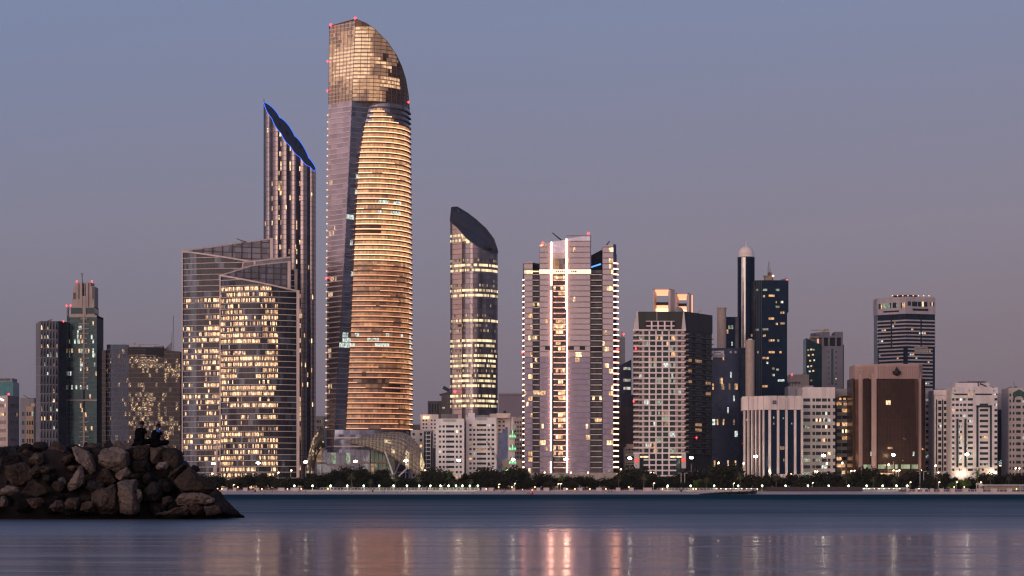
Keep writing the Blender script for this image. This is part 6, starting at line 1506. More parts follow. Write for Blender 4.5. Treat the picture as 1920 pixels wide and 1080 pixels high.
ZONES = [(-1e9, 410, 'left of the curved office pair'), (410, 560, 'below the shorter curved tower'), (560, 610, 'below the blue-edged tower'), (610, 700, 'below the gold tower'), (700, 800, 'below the lattice canopy'), (800, 875, 'below the scooped tower'),
         (875, 975, 'left of the minaret'), (975, 1075, 'below the residential tower, left half'), (1075, 1170, 'below the residential tower, right half'), (1170, 1340, 'below the gridded tower'), (1340, 1398, 'below the phone-banner block'), (1398, 1505, 'below the white-finned block'), (1505, 1605, 'below the amber-windowed block'), (1605, 1740, 'below the brown bank'), (1740, 1790, 'below the slotted white block'), (1790, 1872, 'below the cluttered-roof block'), (1872, 1e9, 'below the gabled cream block')]
def zone(px):
    for a, c, n in ZONES:
        if a <= px < c: return n
CNT = {}
def where(kind, px):
    """place words that single one repeat out: its order from the left within a named stretch of the shore"""
    z = zone(px); k = (kind, z); CNT[k] = CNT.get(k, 0)+1
    return f"{ORD[min(17, CNT[k]-1)]} from left {z}"
def trees():
    r = random.Random(4); specs = []
    # heights follow the photographed tree line: (px, top y, kind, depth row)
    line = [(330, 890), (383, 888), (395, 884), (412, 889), (428, 893), (445, 886), (462, 884), (478, 887), (494, 886), (508, 893), (522, 894), (538, 888), (556, 889), (572, 893), (588, 886), (602, 884), (616, 886), (632, 883), (646, 882), (658, 876), (676, 887), (694, 885), (708, 881), (719, 877), (735, 888), (757, 890), (776, 889), (795, 886), (808, 880), (822, 882), (838, 886), (855, 889), (872, 886), (887, 879), (902, 881), (918, 878), (933, 884), (948, 882), (970, 877), (984, 885), (1004, 893), (1018, 888), (1035, 894), (1055, 893), (1078, 892), (1098, 893), (1115, 892), (1136, 894), (1152, 891), (1170, 890), (1193, 877), (1206, 888), (1222, 886), (1242, 893), (1262, 889), (1280, 879), (1298, 882), (1316, 888), (1330, 891), (1346, 881), (1362, 877), (1380, 888), (1402, 886), (1424, 890), (1444, 889), (1464, 892), (1484, 890), (1500, 891), (1524, 888), (1540, 885), (1556, 884), (1574, 889), (1592, 891), (1610, 886), (1630, 882), (1645, 884), (1662, 893), (1684, 894), (1704, 887), (1718, 886), (1738, 892), (1757, 889), (1772, 888), (1788, 893), (1822, 888), (1846, 890), (1862, 888), (1888, 886), (1906, 882), (1924, 884)]
    for px, ty in line:
        D = 1478+r.uniform(-8, 14); H = (924-ty)*D/F - (GZ-1)
        kind = r.choice(['round1', 'round2', 'round3', 'round4', 'round1']); base = {'round1': 10.5, 'round2': 10, 'round3': 11.5, 'round4': 9.5}[kind]
        specs.append((px, D, kind, H/(base*.92)*r.choice([1.0, 1.0, .82, 1.12])))
    # nearer, lower row
    for i in range(52):
        px = 400+i*29.6+r.uniform(-8, 8); specs.append((px, 1464+r.uniform(-3, 5), 'low1', r.uniform(.75, 1.15)))
    for px, ty in ((1786, 880), (1802, 893), (1810, 897)): specs.append((px, 1462, 'bright1', .78 if px > 1790 else .6))
    for px in (1312,): specs.append((px, 1470, 'bright1', .8))
    specs.sort(key=lambda s: s[0])
    adj = {'round1': 'broad', 'round2': 'spreading', 'round3': 'upright', 'round4': 'wide flat-topped', 'low1': 'low bushy', 'bright1': 'bright green painted-lamplight'}
    for px, D, kind, s in specs:
        if kind == 'bright1': kind_ = kind
        t = tree_things(kind, f"{adj[kind]} {'' if kind == 'bright1' else 'dark '}shore tree, {where(kind, px)}", X(px, D), D, s, r.random()*6, 'trees along the waterfront')
    palms = [(659, 885), (695, 898), (742, 890), (785, 893), (842, 887), (884, 898), (1053, 887), (1160, 893), (1207, 886), (1325, 895), (1388, 884), (1455, 890), (1587, 884), (1637, 893), (1676, 893), (1757, 886), (1833, 877), (1857, 888), (1892, 888)]
    for i, (px, ty) in enumerate(palms):
        D = 1458.0 if px not in (1833, 842, 1053) else 1470.0; H = (924-ty)*D/F-(GZ-1); kind = 'palm3' if px in (1833, 842, 1053) else f'palm{1+i % 2}'
        tree_things(kind, f"{'pale painted-lamplight' if kind == 'palm3' else 'dark'} date palm, {where('palm' + ('b' if kind == 'palm3' else ''), px)}", X(px, D), D, max(.6, H/10.2), r.random()*6, 'palms along the waterfront')
    # ground cover and clipped hedge under the trees: one uncountable mass
    mb = MB()
    for i in range(9000):
        x = r.uniform(X(300, 1460), X(1950, 1460)); y = r.uniform(1461, 1476); h = 1.6+1.2*noise.noise((x*.06, y*.1, 0)); z = GZ + max(.1, h)*r.random()
        s = r.uniform(.3, .7); u = Vector((r.gauss(0, 1), r.gauss(0, 1), r.gauss(0, .6))).normalized(); v = u.cross(Vector((r.gauss(0, 1), r.gauss(0, 1), r.gauss(0, 1)))).normalized(); c = Vector((x, y, z))
        mb.quad(tuple(c-u*s), tuple(c-v*s*.6), tuple(c+u*s), tuple(c+v*s*.6))
    o = mb.build('undergrowth', LEAF); o['kind'] = 'stuff'; o['label'] = 'dark hedges and ground cover under the shore trees'
trees()
def copy_thing(src, loc, label, group, rz=None, scale=None):
    t = src.copy(); COL.objects.link(t); t.location = loc; t['label'] = label; t['group'] = group
    if rz is not None: t.rotation_euler = (0, 0, rz)
    if scale: t.scale = (scale,)*3
    for c in src.children:
        d = c.copy(); COL.objects.link(d); d.parent = t
        for e in c.children: f = e.copy(); COL.objects.link(f); f.parent = d
    return t
def lamps():
    pole = mat('lamp_pole_paint', (.45, .42, .40), .5, .3); lampm = glow('mast_lamp_light', (1.0, .94, .66), 55, True)
    # tall masts: scaled copies
    masts = [(400, 870), (484, 869), (573, 867), (666, 866), (761, 865), (860, 864), (962, 863), (1061, 862), (1181, 860), (1296, 859), (1417, 857), (1544, 855), (1675, 854), (1813, 853)]
    D = 1490.0; H = 17.5
    t0 = thing('mast_light', 'x', 'street lamp', (0, 0, GZ), 'tall lighting masts'); 
    mb = MB(); mb.bar((0, 0, -.2), (0, 0, H), .2, 0, 8, .12); mb.build('pole', pole, t0)
    mb = MB(); mb.lathe((0, 0), [(.4, H-.3+GZ), (1.2, H+GZ), (1.2, H+.6+GZ), (.4, H+.9+GZ)], 0, 12); mb.build('lamp_head', lampm, t0)
    for i, (px, ty) in enumerate(masts):
        h = Z(ty, D)-GZ; s = h/H; lab = f"tall bright-headed mast, {where('mast', px)}"
        if i == 0: t0.location = (X(px, D), D, GZ); t0.scale = (1, 1, s); t0['label'] = lab
        else: t = copy_thing(t0, (X(px, D), D, GZ), lab, 'tall lighting masts'); t.scale = (1, 1, s)
    # promenade globe lamps
    gl = glow('globe_lamp_light', (.75, 1.0, .58), 9, True); D = 1449.0
    pxs = [552, 586, 620, 651, 682, 711, 738, 763, 786, 807, 826, 841, 855, 867, 881, 896, 1252, 1295, 1339, 1384, 1429, 1473, 1515, 1554, 1591, 1625, 1655, 1681, 1701]
    t0 = thing('promenade_lamp', 'x', 'street lamp', (0, 0, GZ), 'globe lamps along the promenade')
    mb = MB(); mb.bar((0, 0, -.1), (0, 0, 2.2), .12, 0, 6, .08); mb.box(-.35, .35, -.35, .35, -.2+GZ-GZ, .5); mb.build('post', pole, t0)
    mb = MB(); mb.ball((0, 0, 2.6), .52, 0, 10, 7); mb.build('globe', gl, t0)
    for o in t0.children: o.data.transform(__import__('mathutils').Matrix.Translation((0, 0, GZ)))
    for i, px in enumerate(pxs):
        lab = f"greenish-white globe lamp, {where('globe', px)}"
        if i == 0: t0.location = (X(px, D), D, GZ-.05); t0['label'] = lab
        else: copy_thing(t0, (X(px, D), D, GZ-.05), lab, 'globe lamps along the promenade')
    # bollard lights, warm, low
    gb = glow('bollard_light', (1.0, .55, .26), 6); D = 1446.5
    pxs = [408, 416, 446, 491, 539, 565, 615, 912, 922, 935, 960, 1003, 1022, 1026, 1063, 1078, 1106, 1136, 1156, 1179, 1187, 1218, 1242, 1251, 1300, 1305, 1361, 1420, 1789, 1808, 1906]
    t0 = thing('bollard_lamp', 'x', 'lamp', (0, 0, 0), 'low warm lamps along the beach edge')
    mb = MB(); mb.box(-.15, .15, -.15, .15, 0, 1.0); mb.build('post', pole, t0); mb = MB(); mb.ball((0, 0, 1.25), .36, 0, 8, 5); mb.build('light', gb, t0)
    for i, px in enumerate(pxs):
        lab = f"low warm lamp, {where('bollard', px)}"; p = (X(px, D), D, 2.25 + (1.2 if px in (446, 935, 960, 1003, 1251, 1179, 1789, 1808) else 0))
        if i == 0: t0.location = p; t0['label'] = lab
        else: copy_thing(t0, p, lab, 'low warm lamps along the beach edge')
    # street lamps among and above the trees
    gw = glow('street_lamp_light', (1.0, .74, .46), 7, True); gp = glow('street_lamp_pinkish', (1.0, .8, .7), 14); D = 1500.0; H = 9.0
    single = [(397, 888), (521, 886), (545, 882), (836, 885), (796, 882), (1020, 886), (1069, 886), (1101, 886), (1157, 886), (1163, 880), (1219, 886), (1224, 887), (1301, 886), (1346, 868), (1393, 869), (1443, 884), (1482, 889), (1527, 884), (1531, 884), (1549, 869), (1578, 868), (1595, 883), (1601, 883), (1612, 889), (1665, 871), (1674, 882), (1680, 883), (1685, 882), (1726, 882), (1753, 873), (1758, 886), (1797, 888), (1808, 887), (1858, 886), (1864, 886), (1903, 878), (1910, 878), (1706, 904), (1760, 904), (1793, 904), (1838, 904), (935, 908), (964, 907), (1046, 907), (1051, 907), (1225, 906), (1375, 906), (437, 909), (1523, 905)]
    t0 = thing('street_lamp', 'x', 'street lamp', (0, 0, 0), 'street lamps among the shore trees')
    mb = MB(); mb.bar((0, 0, 0), (0, 0, H-.2), .13, 0, 6, .09); mb.bar((0, 0, H-.2), (.5, 0, H), .07, 0, 5); mb.build('post', pole, t0)
    mb = MB(); mb.ball((.5, 0, H), .5, 0, 8, 5, .7); mb.build('lamp_head', gw, t0)
    for i, (px, ty) in enumerate(single):
        d = D if ty < 895 else 1452.0; h = Z(ty, d)-GZ; lab = f"{'slender street lamp' if ty < 895 else 'short path lamp'}, {where('street' + str(ty < 895), px)}"
        if i == 0: t0.location = (X(px, d), d, GZ); t0.scale = (1, 1, h/H); t0['label'] = lab
        else: t = copy_thing(t0, (X(px, d), d, GZ), lab, 'street lamps among the shore trees'); t.scale = (1, 1, h/H)
    # pairs of unlit posts with T heads
    for px, d in ((1277, 1462), (1284, 1462), (1725, 1462), (1732, 1462)):
        t = thing('signal_post', f"unlit grey post with a crossbar, {where('tpost', px)}", 'post', (X(px, d), d, GZ), 'grey crossbar posts'); top = Z(884 if px > 1500 else 887, d)
        mb = MB(); mb.bar((X(px, d), d, GZ-.1), (X(px, d), d, top), .22, 0, 6); mb.build('pole', pole, t); mb = MB(); s_ = -1 if px in (1277, 1725) else 1; mb.bar((X(px, d), d, top), (X(px, d)+s_*2.2, d, top), .18, 0, 5); mb.build('crossbar', pole, t)
lamps()
def lamp_lights():
    # every lit lamp throws real light on the sand, paving and leaves round it
    for nm, h, col, pw, r in (('mast_light', 17.0, (1.0, .9, .68), 160, 1.0), ('promenade_lamp', 2.7, (.85, 1.0, .68), 420, .4), ('street_lamp', 8.8, (1.0, .76, .5), 500, .4)):
        ld = bpy.data.lights.new(nm+'_glow', 'POINT'); ld.energy = pw; ld.color = col; ld.shadow_soft_size = r
        for o in [o for o in sc.objects if o.type == 'EMPTY' and o.name.split('.')[0] == nm]:
            l = bpy.data.objects.new('lamp_glow', ld); COL.objects.link(l); l.parent = o; l.location = (0, -1.3, h)
lamp_lights()
def shorefront():
    st = mat('promenade_block_stone', (.60, .50, .45), .8); rail = mat('rail_white', (.55, .52, .52), .5, .2); dk = mat('brown_screen_wall', (.075, .055, .05), .85, 0, .3, 1.0)
    D = 1447.0
    # planters / wall blocks with dark gaps, left stretch and middle stretch
    blocks = [(418, 426), (437, 443), (456, 464), (477, 486), (521, 533), (545, 560), (896, 899), (903, 911), (916, 926), (960, 966), (1006, 1013), (1019, 1030), (1056, 1062), (1083, 1092), (1118, 1128), (1155, 1163), (1179, 1188), (1206, 1222)]
    first = None
    for i, (a, c) in enumerate(blocks):
        x0, x1 = X(a, D), X(c, D)
        t = thing('stone_planter', f"pale stone planter, {where('planter', (a+c)/2)}", 'planter', ((x0+x1)/2, D, 2.2), 'pale planter blocks along the beach')
        mb = MB(); mb.box(x0, x1, D-1, D+1, 2.2, 4.1); mb.build('box', st, t); mb = MB(); mb.box(x0-.15, x1+.15, D-1.15, D+1.15, 4.1, 4.3); mb.build('coping', st, t)
    # balustrades: posts and rails
    def balustrade(a, c, d, z0, label, h=1.1, n=None, m=None):
        t = thing('balustrade', label, 'railing', (X((a+c)/2, d), d, z0)); mb = MB(); x0, x1 = X(a, d), X(c, d); n = n or int((x1-x0)/2.2)
        mb.box(x0, x1, d-.12, d+.12, z0+h-.2, z0+h); mb.box(x0, x1, d-.06, d+.06, z0+.35, z0+.45); mb.build('rail', m or rail, t)
        for i in range(min(n, 99)+1):
            xx = lerp(x0, x1, i/min(n, 99)); p = MB(); p.box(xx-.13, xx+.13, d-.13, d+.13, z0-.05, z0+h-.2); p.build('post', m or rail, t)
    balustrade(600, 690, 1448.6, 3.0, 'white balustrade along the promenade below the gold tower', 1.3)
    balustrade(692, 896, 1448.6, 3.0, 'long white balustrade below the lattice canopy and ribbon-window blocks', 1.2)
    balustrade(1232, 1345, 1448.6, 3.0, 'pale balustrade below the dark side of the gridded tower', 1.1)
    balustrade(1618, 1700, 1448.6, 3.0, 'pale balustrade in front of the brown bank', 1.2)
    # dark fence and screen wall on the right beach
    t = thing('screen_wall', 'long dark brown screen wall standing on the right-hand beach', 'wall', (X(1515, 1438), 1438, 1.5)); d = 1438.0
    mb = MB(); mb.box(X(1436, d), X(1617, d), d-.4, d+1, 1.4, Z(913, d)); mb.build('panel', dk, t)
    for i in range(24): mb = MB(); xx = lerp(X(1437, d), X(1616, d), i/23); mb.box(xx-.2, xx+.2, d-.65, d-.4, 1.4, Z(912.6, d)); mb.build('wall_post', dk, t)
    t = thing('reed_fence', 'dark ragged fence end at the left of the brown screen wall', 'fence', (X(1428, d), d, 1.5)); mb = MB(); rr = random.Random(3)
    for i in range(60): xx = lerp(X(1417, d), X(1439, d), rr.random()); yy = d-1+rr.random(); mb.bar((xx, yy, 1.2), (xx+rr.uniform(-.3, .3), yy, lerp(Z(918, d), Z(913, d), (xx-X(1417, d))/(X(1439, d)-X(1417, d)))+rr.uniform(-.3, .3)), .12, 0, 4)
    mb.build('reeds', dk, t)
    # quay terrace on the far right
    d = 1408.0; t = thing('quay_terrace', 'pale quay terrace with blocks and railings at the far right shore', 'quay', (X(1812, d), d, 0)); x0, x1 = X(1701, d), X(1960, d)
    mb = MB(); mb.box(x0, x1, d, d+32, -.5, 1.25); mb.build('quay_deck', st, t); mb = MB(); mb.box(x0, x1, d-.3, d+.2, 1.25, 1.75); mb.build('kerb', rail, t)
    mb = MB(); mb.box(x0, x1, d-.15, d, 3.0, 3.15); mb.build('top_rail', rail, t)
    for i in range(34): xx = lerp(x0+.3, x1, i/33); mb = MB(); mb.box(xx-.12, xx+.12, d-.15, d+.05, 1.7, 3.0); mb.build('rail_post', rail, t)
    mb = MB(); mb.box(x0, x0+1.2, d-.3, d+2, 1.2, 4.0); mb.build('gate_pier', rail, t)
    for i, (a, c) in enumerate(((1716, 1720), (1729, 1734), (1744, 1750), (1762, 1769), (1782, 1790), (1805, 1815), (1831, 1842), (1858, 1869), (1888, 1897))):
        dd = d+14; x_0, x_1 = X(a, dd), X(c, dd); p = thing('stone_planter', f"square pink planter block on the quay terrace, {ORD[i]} from its left end", 'planter', ((x_0+x_1)/2, dd, 1.25), 'planter blocks on the quay terrace')
        mb = MB(); mb.box(x_0, x_1, dd-1, dd+1, 1.25, 3.6); mb.build('box', st, p); mb = MB(); mb.box(x_0-.1, x_1+.1, dd-1.1, dd+1.1, 3.6, 3.8); mb.build('coping', st, p)
    mb = MB(); mb.box(x0, x1, d+24, d+32, 1.2, 3.0); mb.build('rear_wall', mat('dim_wall', (.14, .11, .12), .8), t)
    # low kiosk building
    d = 1452.0; t = thing('kiosk', 'low flat-roofed kiosk with a tan wall at the far right shore', 'kiosk', (X(1884, d), d, GZ)); x0, x1 = X(1846, d), X(1919, d)
    mb = MB(); mb.box(x0, x1, d, d+8, GZ-.3, Z(911.5, d)); mb.build('wall', mat('tan_kiosk', (.34, .26, .14), .8), t)
    mb = MB(); mb.prism([(x0-2, d-1), (x1+1, d-1), (x1+1, d+9), (x0-2, d+9)], Z(910.8, d), lambda xx, yy: Z(908.3, d)); mb.build('roof', mat('kiosk_roof', (.42, .42, .42), .6), t)
    for px in (1848, 1867, 1889, 1911, 1916): mb = MB(); mb.box(X(px, d), X(px+3, d), d-.4, d, GZ-.2, Z(911, d)); mb.build('pillar', GREYC, t)
    # stepped white structure beside kiosk
    d = 1455.0; t = thing('lookout_deck', 'small stepped white lookout deck beside the kiosk', 'structure', (X(1838, d), d, GZ)); mb = MB(); mb.box(X(1833, d), X(1842, d), d, d+3, Z(906.5, d), Z(905.5, d)); mb.box(X(1830, d), X(1843, d), d, d+3, Z(908.5, d), Z(907.8, d)); mb.build('deck', rail, t)
    mb = MB()
    for px in (1831, 1836, 1841): mb.box(X(px, d), X(px+.8, d), d, d+.3, GZ-.1, Z(905.5, d))
    mb.build('support', rail, t)
    # low rock spit
    r = random.Random(5); mb = MB(); d = 1404.0

    st2 = mat('wet_jetty_rock', (.02, .018, .02), .7)
    for i in range(420):
        px = 1312+108*r.random(); hh = interp([(1312, 925.6), (1345, 922.8), (1380, 921), (1410, 920), (1420, 919)], px); z1 = Z(hh, d)*r.uniform(.6, 1.0); xx = X(px, d); yy = d+r.uniform(-2, 10); s = r.uniform(.5, 1.0)
        mb.ball((xx, yy, z1-s*.7), s, 0, 6, 4, .7)
    o = mb.build('rock_rubble', st2); o['kind'] = 'stuff'; o['label'] = 'dark flat spit of wet rocks running into the water'
    # added cars whose headlights stand in for light trails on the road
    body_c = [('white', (.6, .6, .6)), ('silver', (.4, .4, .42)), ('dark', (.05, .05, .06)), ('red', (.35, .04, .03))]
    hl = glow('headlight', (1, .9, .72), 5); tl = glow('tail_light', (1, .08, .05), 6); D = 1451.0
    for i, px in enumerate((1348, 1356, 1366, 1374, 1384, 1395, 1404, 1413, 1624, 1633, 1643, 1652, 1661, 1671, 1680, 1691, 1727, 1733)):
        cn, cc = body_c[(0 if i % 3 != 1 else 1) if i % 5 else 3]; x = X(px, D); t = thing('light_trail_car', f"small {cn} car added for the light trail, {where('car'+cn, px)}", 'car', (x, D, GZ), 'cars added for the road light trails')
        m = MB(); m.prism([(x-1.1, D-.8), (x+1.1, D-.8), (x+1.1, D+.8), (x-1.1, D+.8)], GZ+.75, GZ+1.4); 
        b0 = MB(); b0.box(x-2.1, x+2.1, D-.9, D+.9, GZ+.3, GZ+.85); b0.build('body', mat('car_paint_'+cn, cc, .35, .2), t); m.build('cabin', G_dark, t)
        for s_ in (-1, 1):
            for yy in (-.9, .75): w = MB(); w.bar((x+s_*1.3, D+yy, GZ+.32), (x+s_*1.3, D+yy+.18, GZ+.32), .32, 0, 12); w.build('wheel', DARKC, t)
        for yy in (-.6, .6): w = MB(); w.box(x-2.2, x-2.08, D+yy-.15, D+yy+.15, GZ+.55, GZ+.7); w.build('headlight', hl, t)
        w = MB(); w.box(x-1.9, x-1.2, D-1.0, D-.9, GZ+.5, GZ+.72); w.build('headlight', hl, t)  # added glowing piece on the flank facing the view
    # red marker buoy / beacon on the beach
    x = X(998, 1405); t = thing('marker_buoy', 'red conical marker with a red light at the water edge', 'buoy', (x, 1405, .1)); rd = mat('buoy_red', (.5, .03, .03), .6)
    m = MB(); m.lathe((x, 1405), [(.9, -.1), (1.0, .4), (.35, .9), (.25, 2.3), (.1, 2.4)], 0, 12); m.build('body', rd, t); m = MB(); m.ball((x, 1405, 2.8), .35); m.build('light', glow('marker_light', (1, .1, .06), 12), t)
    for i, px in enumerate((427, 450, 472, 494, 573, 577, 600)):
        x = X(px, 1399.5); t = tag(None or (lambda m: (m.ball((x, 1399.5, .05), .28, 0, 8, 5), m.build('float', mat('float_red', (.6, .08, .05), .5)))[1])(MB()), f"small red swimming-line float, {ORD[i]} from left", 'float', 'red floats on the bathing line')
# ================================================================== breakwater of boulders
def rockmat(name, col, sc_=1.4):
    m, nt, b = _principled(name); N = nt.nodes; L = nt.links
    tc = N.new('ShaderNodeTexCoord'); oi = N.new('ShaderNodeObjectInfo'); ge = N.new('ShaderNodeNewGeometry')
    n = N.new('ShaderNodeTexNoise'); n.inputs['Scale'].default_value = sc_; n.inputs['Detail'].default_value = 10; n.inputs['Roughness'].default_value = .7; L.new(ge.outputs['Position'], n.inputs['Vector'])
    v = N.new('ShaderNodeTexVoronoi'); v.inputs['Scale'].default_value = 16; L.new(ge.outputs['Position'], v.inputs['Vector'])
    mr = N.new('ShaderNodeMapRange'); mr.inputs['From Min'].default_value = .3; mr.inputs['From Max'].default_value = .7; mr.inputs['To Min'].default_value = .45; mr.inputs['To Max'].default_value = 1.6; L.new(n.outputs['Fac'], mr.inputs['Value'])
    r2 = N.new('ShaderNodeMapRange'); r2.inputs['To Min'].default_value = .6; r2.inputs['To Max'].default_value = 1.45; L.new(oi.outputs['Random'], r2.inputs['Value'])
    mu = N.new('ShaderNodeMath'); mu.operation = 'MULTIPLY'; L.new(mr.outputs[0], mu.inputs[0]); L.new(r2.outputs[0], mu.inputs[1])
    # tide line: stone below is wet, dark and algae stained
    sp = N.new('ShaderNodeSeparateXYZ'); L.new(ge.outputs['Position'], sp.inputs[0]); ad = N.new('ShaderNodeMath'); ad.operation = 'MULTIPLY_ADD'; ad.inputs[1].default_value = .5; L.new(n.outputs['Fac'], ad.inputs[0]); L.new(sp.outputs['Z'], ad.inputs[2])
    wt = N.new('ShaderNodeMapRange'); wt.inputs['From Min'].default_value = .40; wt.inputs['From Max'].default_value = .75; wt.inputs['To Min'].default_value = .22; wt.inputs['To Max'].default_value = 1; L.new(ad.outputs[0], wt.inputs['Value'])
    m2 = N.new('ShaderNodeMath'); m2.operation = 'MULTIPLY'; L.new(mu.outputs[0], m2.inputs[0]); L.new(wt.outputs[0], m2.inputs[1])
    s = N.new('ShaderNodeVectorMath'); s.operation = 'SCALE'; s.inputs[0].default_value = col; L.new(m2.outputs[0], s.inputs['Scale'])
    # pale grains
    gr = N.new('ShaderNodeMapRange'); gr.inputs['From Min'].default_value = .0; gr.inputs['From Max'].default_value = .12; gr.inputs['To Min'].default_value = 1; gr.inputs['To Max'].default_value = 0; L.new(v.outputs['Distance'], gr.inputs['Value'])
    g2 = N.new('ShaderNodeMath'); g2.operation = 'MULTIPLY'; g2.inputs[1].default_value = .10; L.new(gr.outputs[0], g2.inputs[0])
    g3 = N.new('ShaderNodeMath'); g3.operation = 'MULTIPLY'; L.new(g2.outputs[0], g3.inputs[0]); L.new(wt.outputs[0], g3.inputs[1])
    a = N.new('ShaderNodeVectorMath'); a.operation = 'ADD'; L.new(s.outputs[0], a.inputs[0]); cmb = N.new('ShaderNodeCombineXYZ')
    for k in range(3): L.new(g3.outputs[0], cmb.inputs[k])
    L.new(cmb.outputs[0], a.inputs[1]); L.new(a.outputs[0], b.inputs['Base Color'])
    b.inputs['Roughness'].default_value = .85; b.inputs['Specular IOR Level'].default_value = .2
    bp = N.new('ShaderNodeBump'); bp.inputs['Strength'].default_value = .9; bp.inputs['Distance'].default_value = .16; L.new(n.outputs['Fac'], bp.inputs['Height']); L.new(bp.outputs[0], b.inputs['Normal'])
    return m
ROCK = rockmat('breakwater_rock', (.058, .041, .033)); ROCKP = rockmat('breakwater_rock_pale', (.125, .096, .080)); ROCKD = rockmat('breakwater_rock_dark', (.018, .014, .013))
def rock_from_outline(pts, D, thick, seed, m, name='boulder', rough=.05, sub=5):
    """boulder with a given facing outline (photo-surveyed, metres), its own depth, chipped faces"""
    r = random.Random(seed); bm = bmesh.new(); cx = sum(p[0] for p in pts)/len(pts); cz = sum(p[1] for p in pts)/len(pts)
    lay = ((-.5, .62, .9), (-.18, .95, .35), (.0, 1.0, 0), (.35, .9, .2), (.6, .55, .6))
    for dy, s, j in lay:
        ox, oz = r.uniform(-.12, .12)*j*thick, r.uniform(-.05, .15)*j*thick
        for x, z in pts:
            if s < .9 and r.random() < .45: continue
            sj = s*(1 if s > .94 else r.uniform(.78, 1.1)); bm.verts.new((cx+(x-cx)*sj+ox*(1-s)*3, D+thick*(.5+dy*1.0+r.uniform(-.13, .13)), cz+(z-cz)*sj+oz))
    bmesh.ops.convex_hull(bm, input=bm.verts)
    for v in [v for v in bm.verts if not v.link_faces]: bm.verts.remove(v)
    bmesh.ops.dissolve_limit(bm, angle_limit=R(22), verts=bm.verts, edges=bm.edges)
    bmesh.ops.bevel(bm, geom=list(bm.edges), offset=.022, segments=1, affect='EDGES', profile=.6)
    bmesh.ops.triangulate(bm, faces=bm.faces)
    for _ in range(sub-1):
        long = [e for e in bm.edges if e.calc_length() > (.22 if sub < 3 else .12)]
        if not long: break
        bmesh.ops.subdivide_edges(bm, edges=long, cuts=1, use_grid_fill=True)
        bmesh.ops.triangulate(bm, faces=[f for f in bm.faces if len(f.verts) > 3])
    bm.normal_update(); off = r.random()*100
    for v in bm.verts:
        p = v.co; n1 = noise.noise(p*1.3+Vector((off, 0, 0))); n2 = noise.noise(p*4.1+Vector((0, off, 0))); n3 = noise.noise(p*10+Vector((0, 0, off))); n4 = noise.noise(p*1.9+Vector((off, off, 0)))
        v.co += v.normal*(rough*.7*n1 + rough*.8*(abs(n2)*2-.5) + rough*.5*n3) - v.normal*(.06*max(0, 1-abs(n4)*18))
    me = bpy.data.meshes.new(name); c0 = Vector((cx, D+thick*.5, min(p[1] for p in pts)))
    bmesh.ops.translate(bm, verts=bm.verts, vec=-c0); bm.to_mesh(me); bm.free(); me.materials.append(m)
    for p in me.polygons: p.use_smooth = False
    o = bpy.data.objects.new(name, me); o.location = c0; COL.objects.link(o); return o
def autoline(x0, x1, y0, y1, seed, n=6, rot=None):
    r = random.Random(seed); pts = []; cx, cy = (x0+x1)/2, (y0+y1)/2; a0 = r.random()*6
    for i in range(n):
        a = a0+2*math.pi*(i+r.uniform(-.25, .25))/n; q = r.uniform(.88, 1.08); c, s = math.cos(a), math.sin(a)
        k = (abs(c)**4+abs(s)**4)**(-1/4); q *= r.choice([1, 1, .86]); pts.append((cx+(x1-x0)/2*c*k*q, cy+(y1-y0)/2*s*k*q))
    return pts
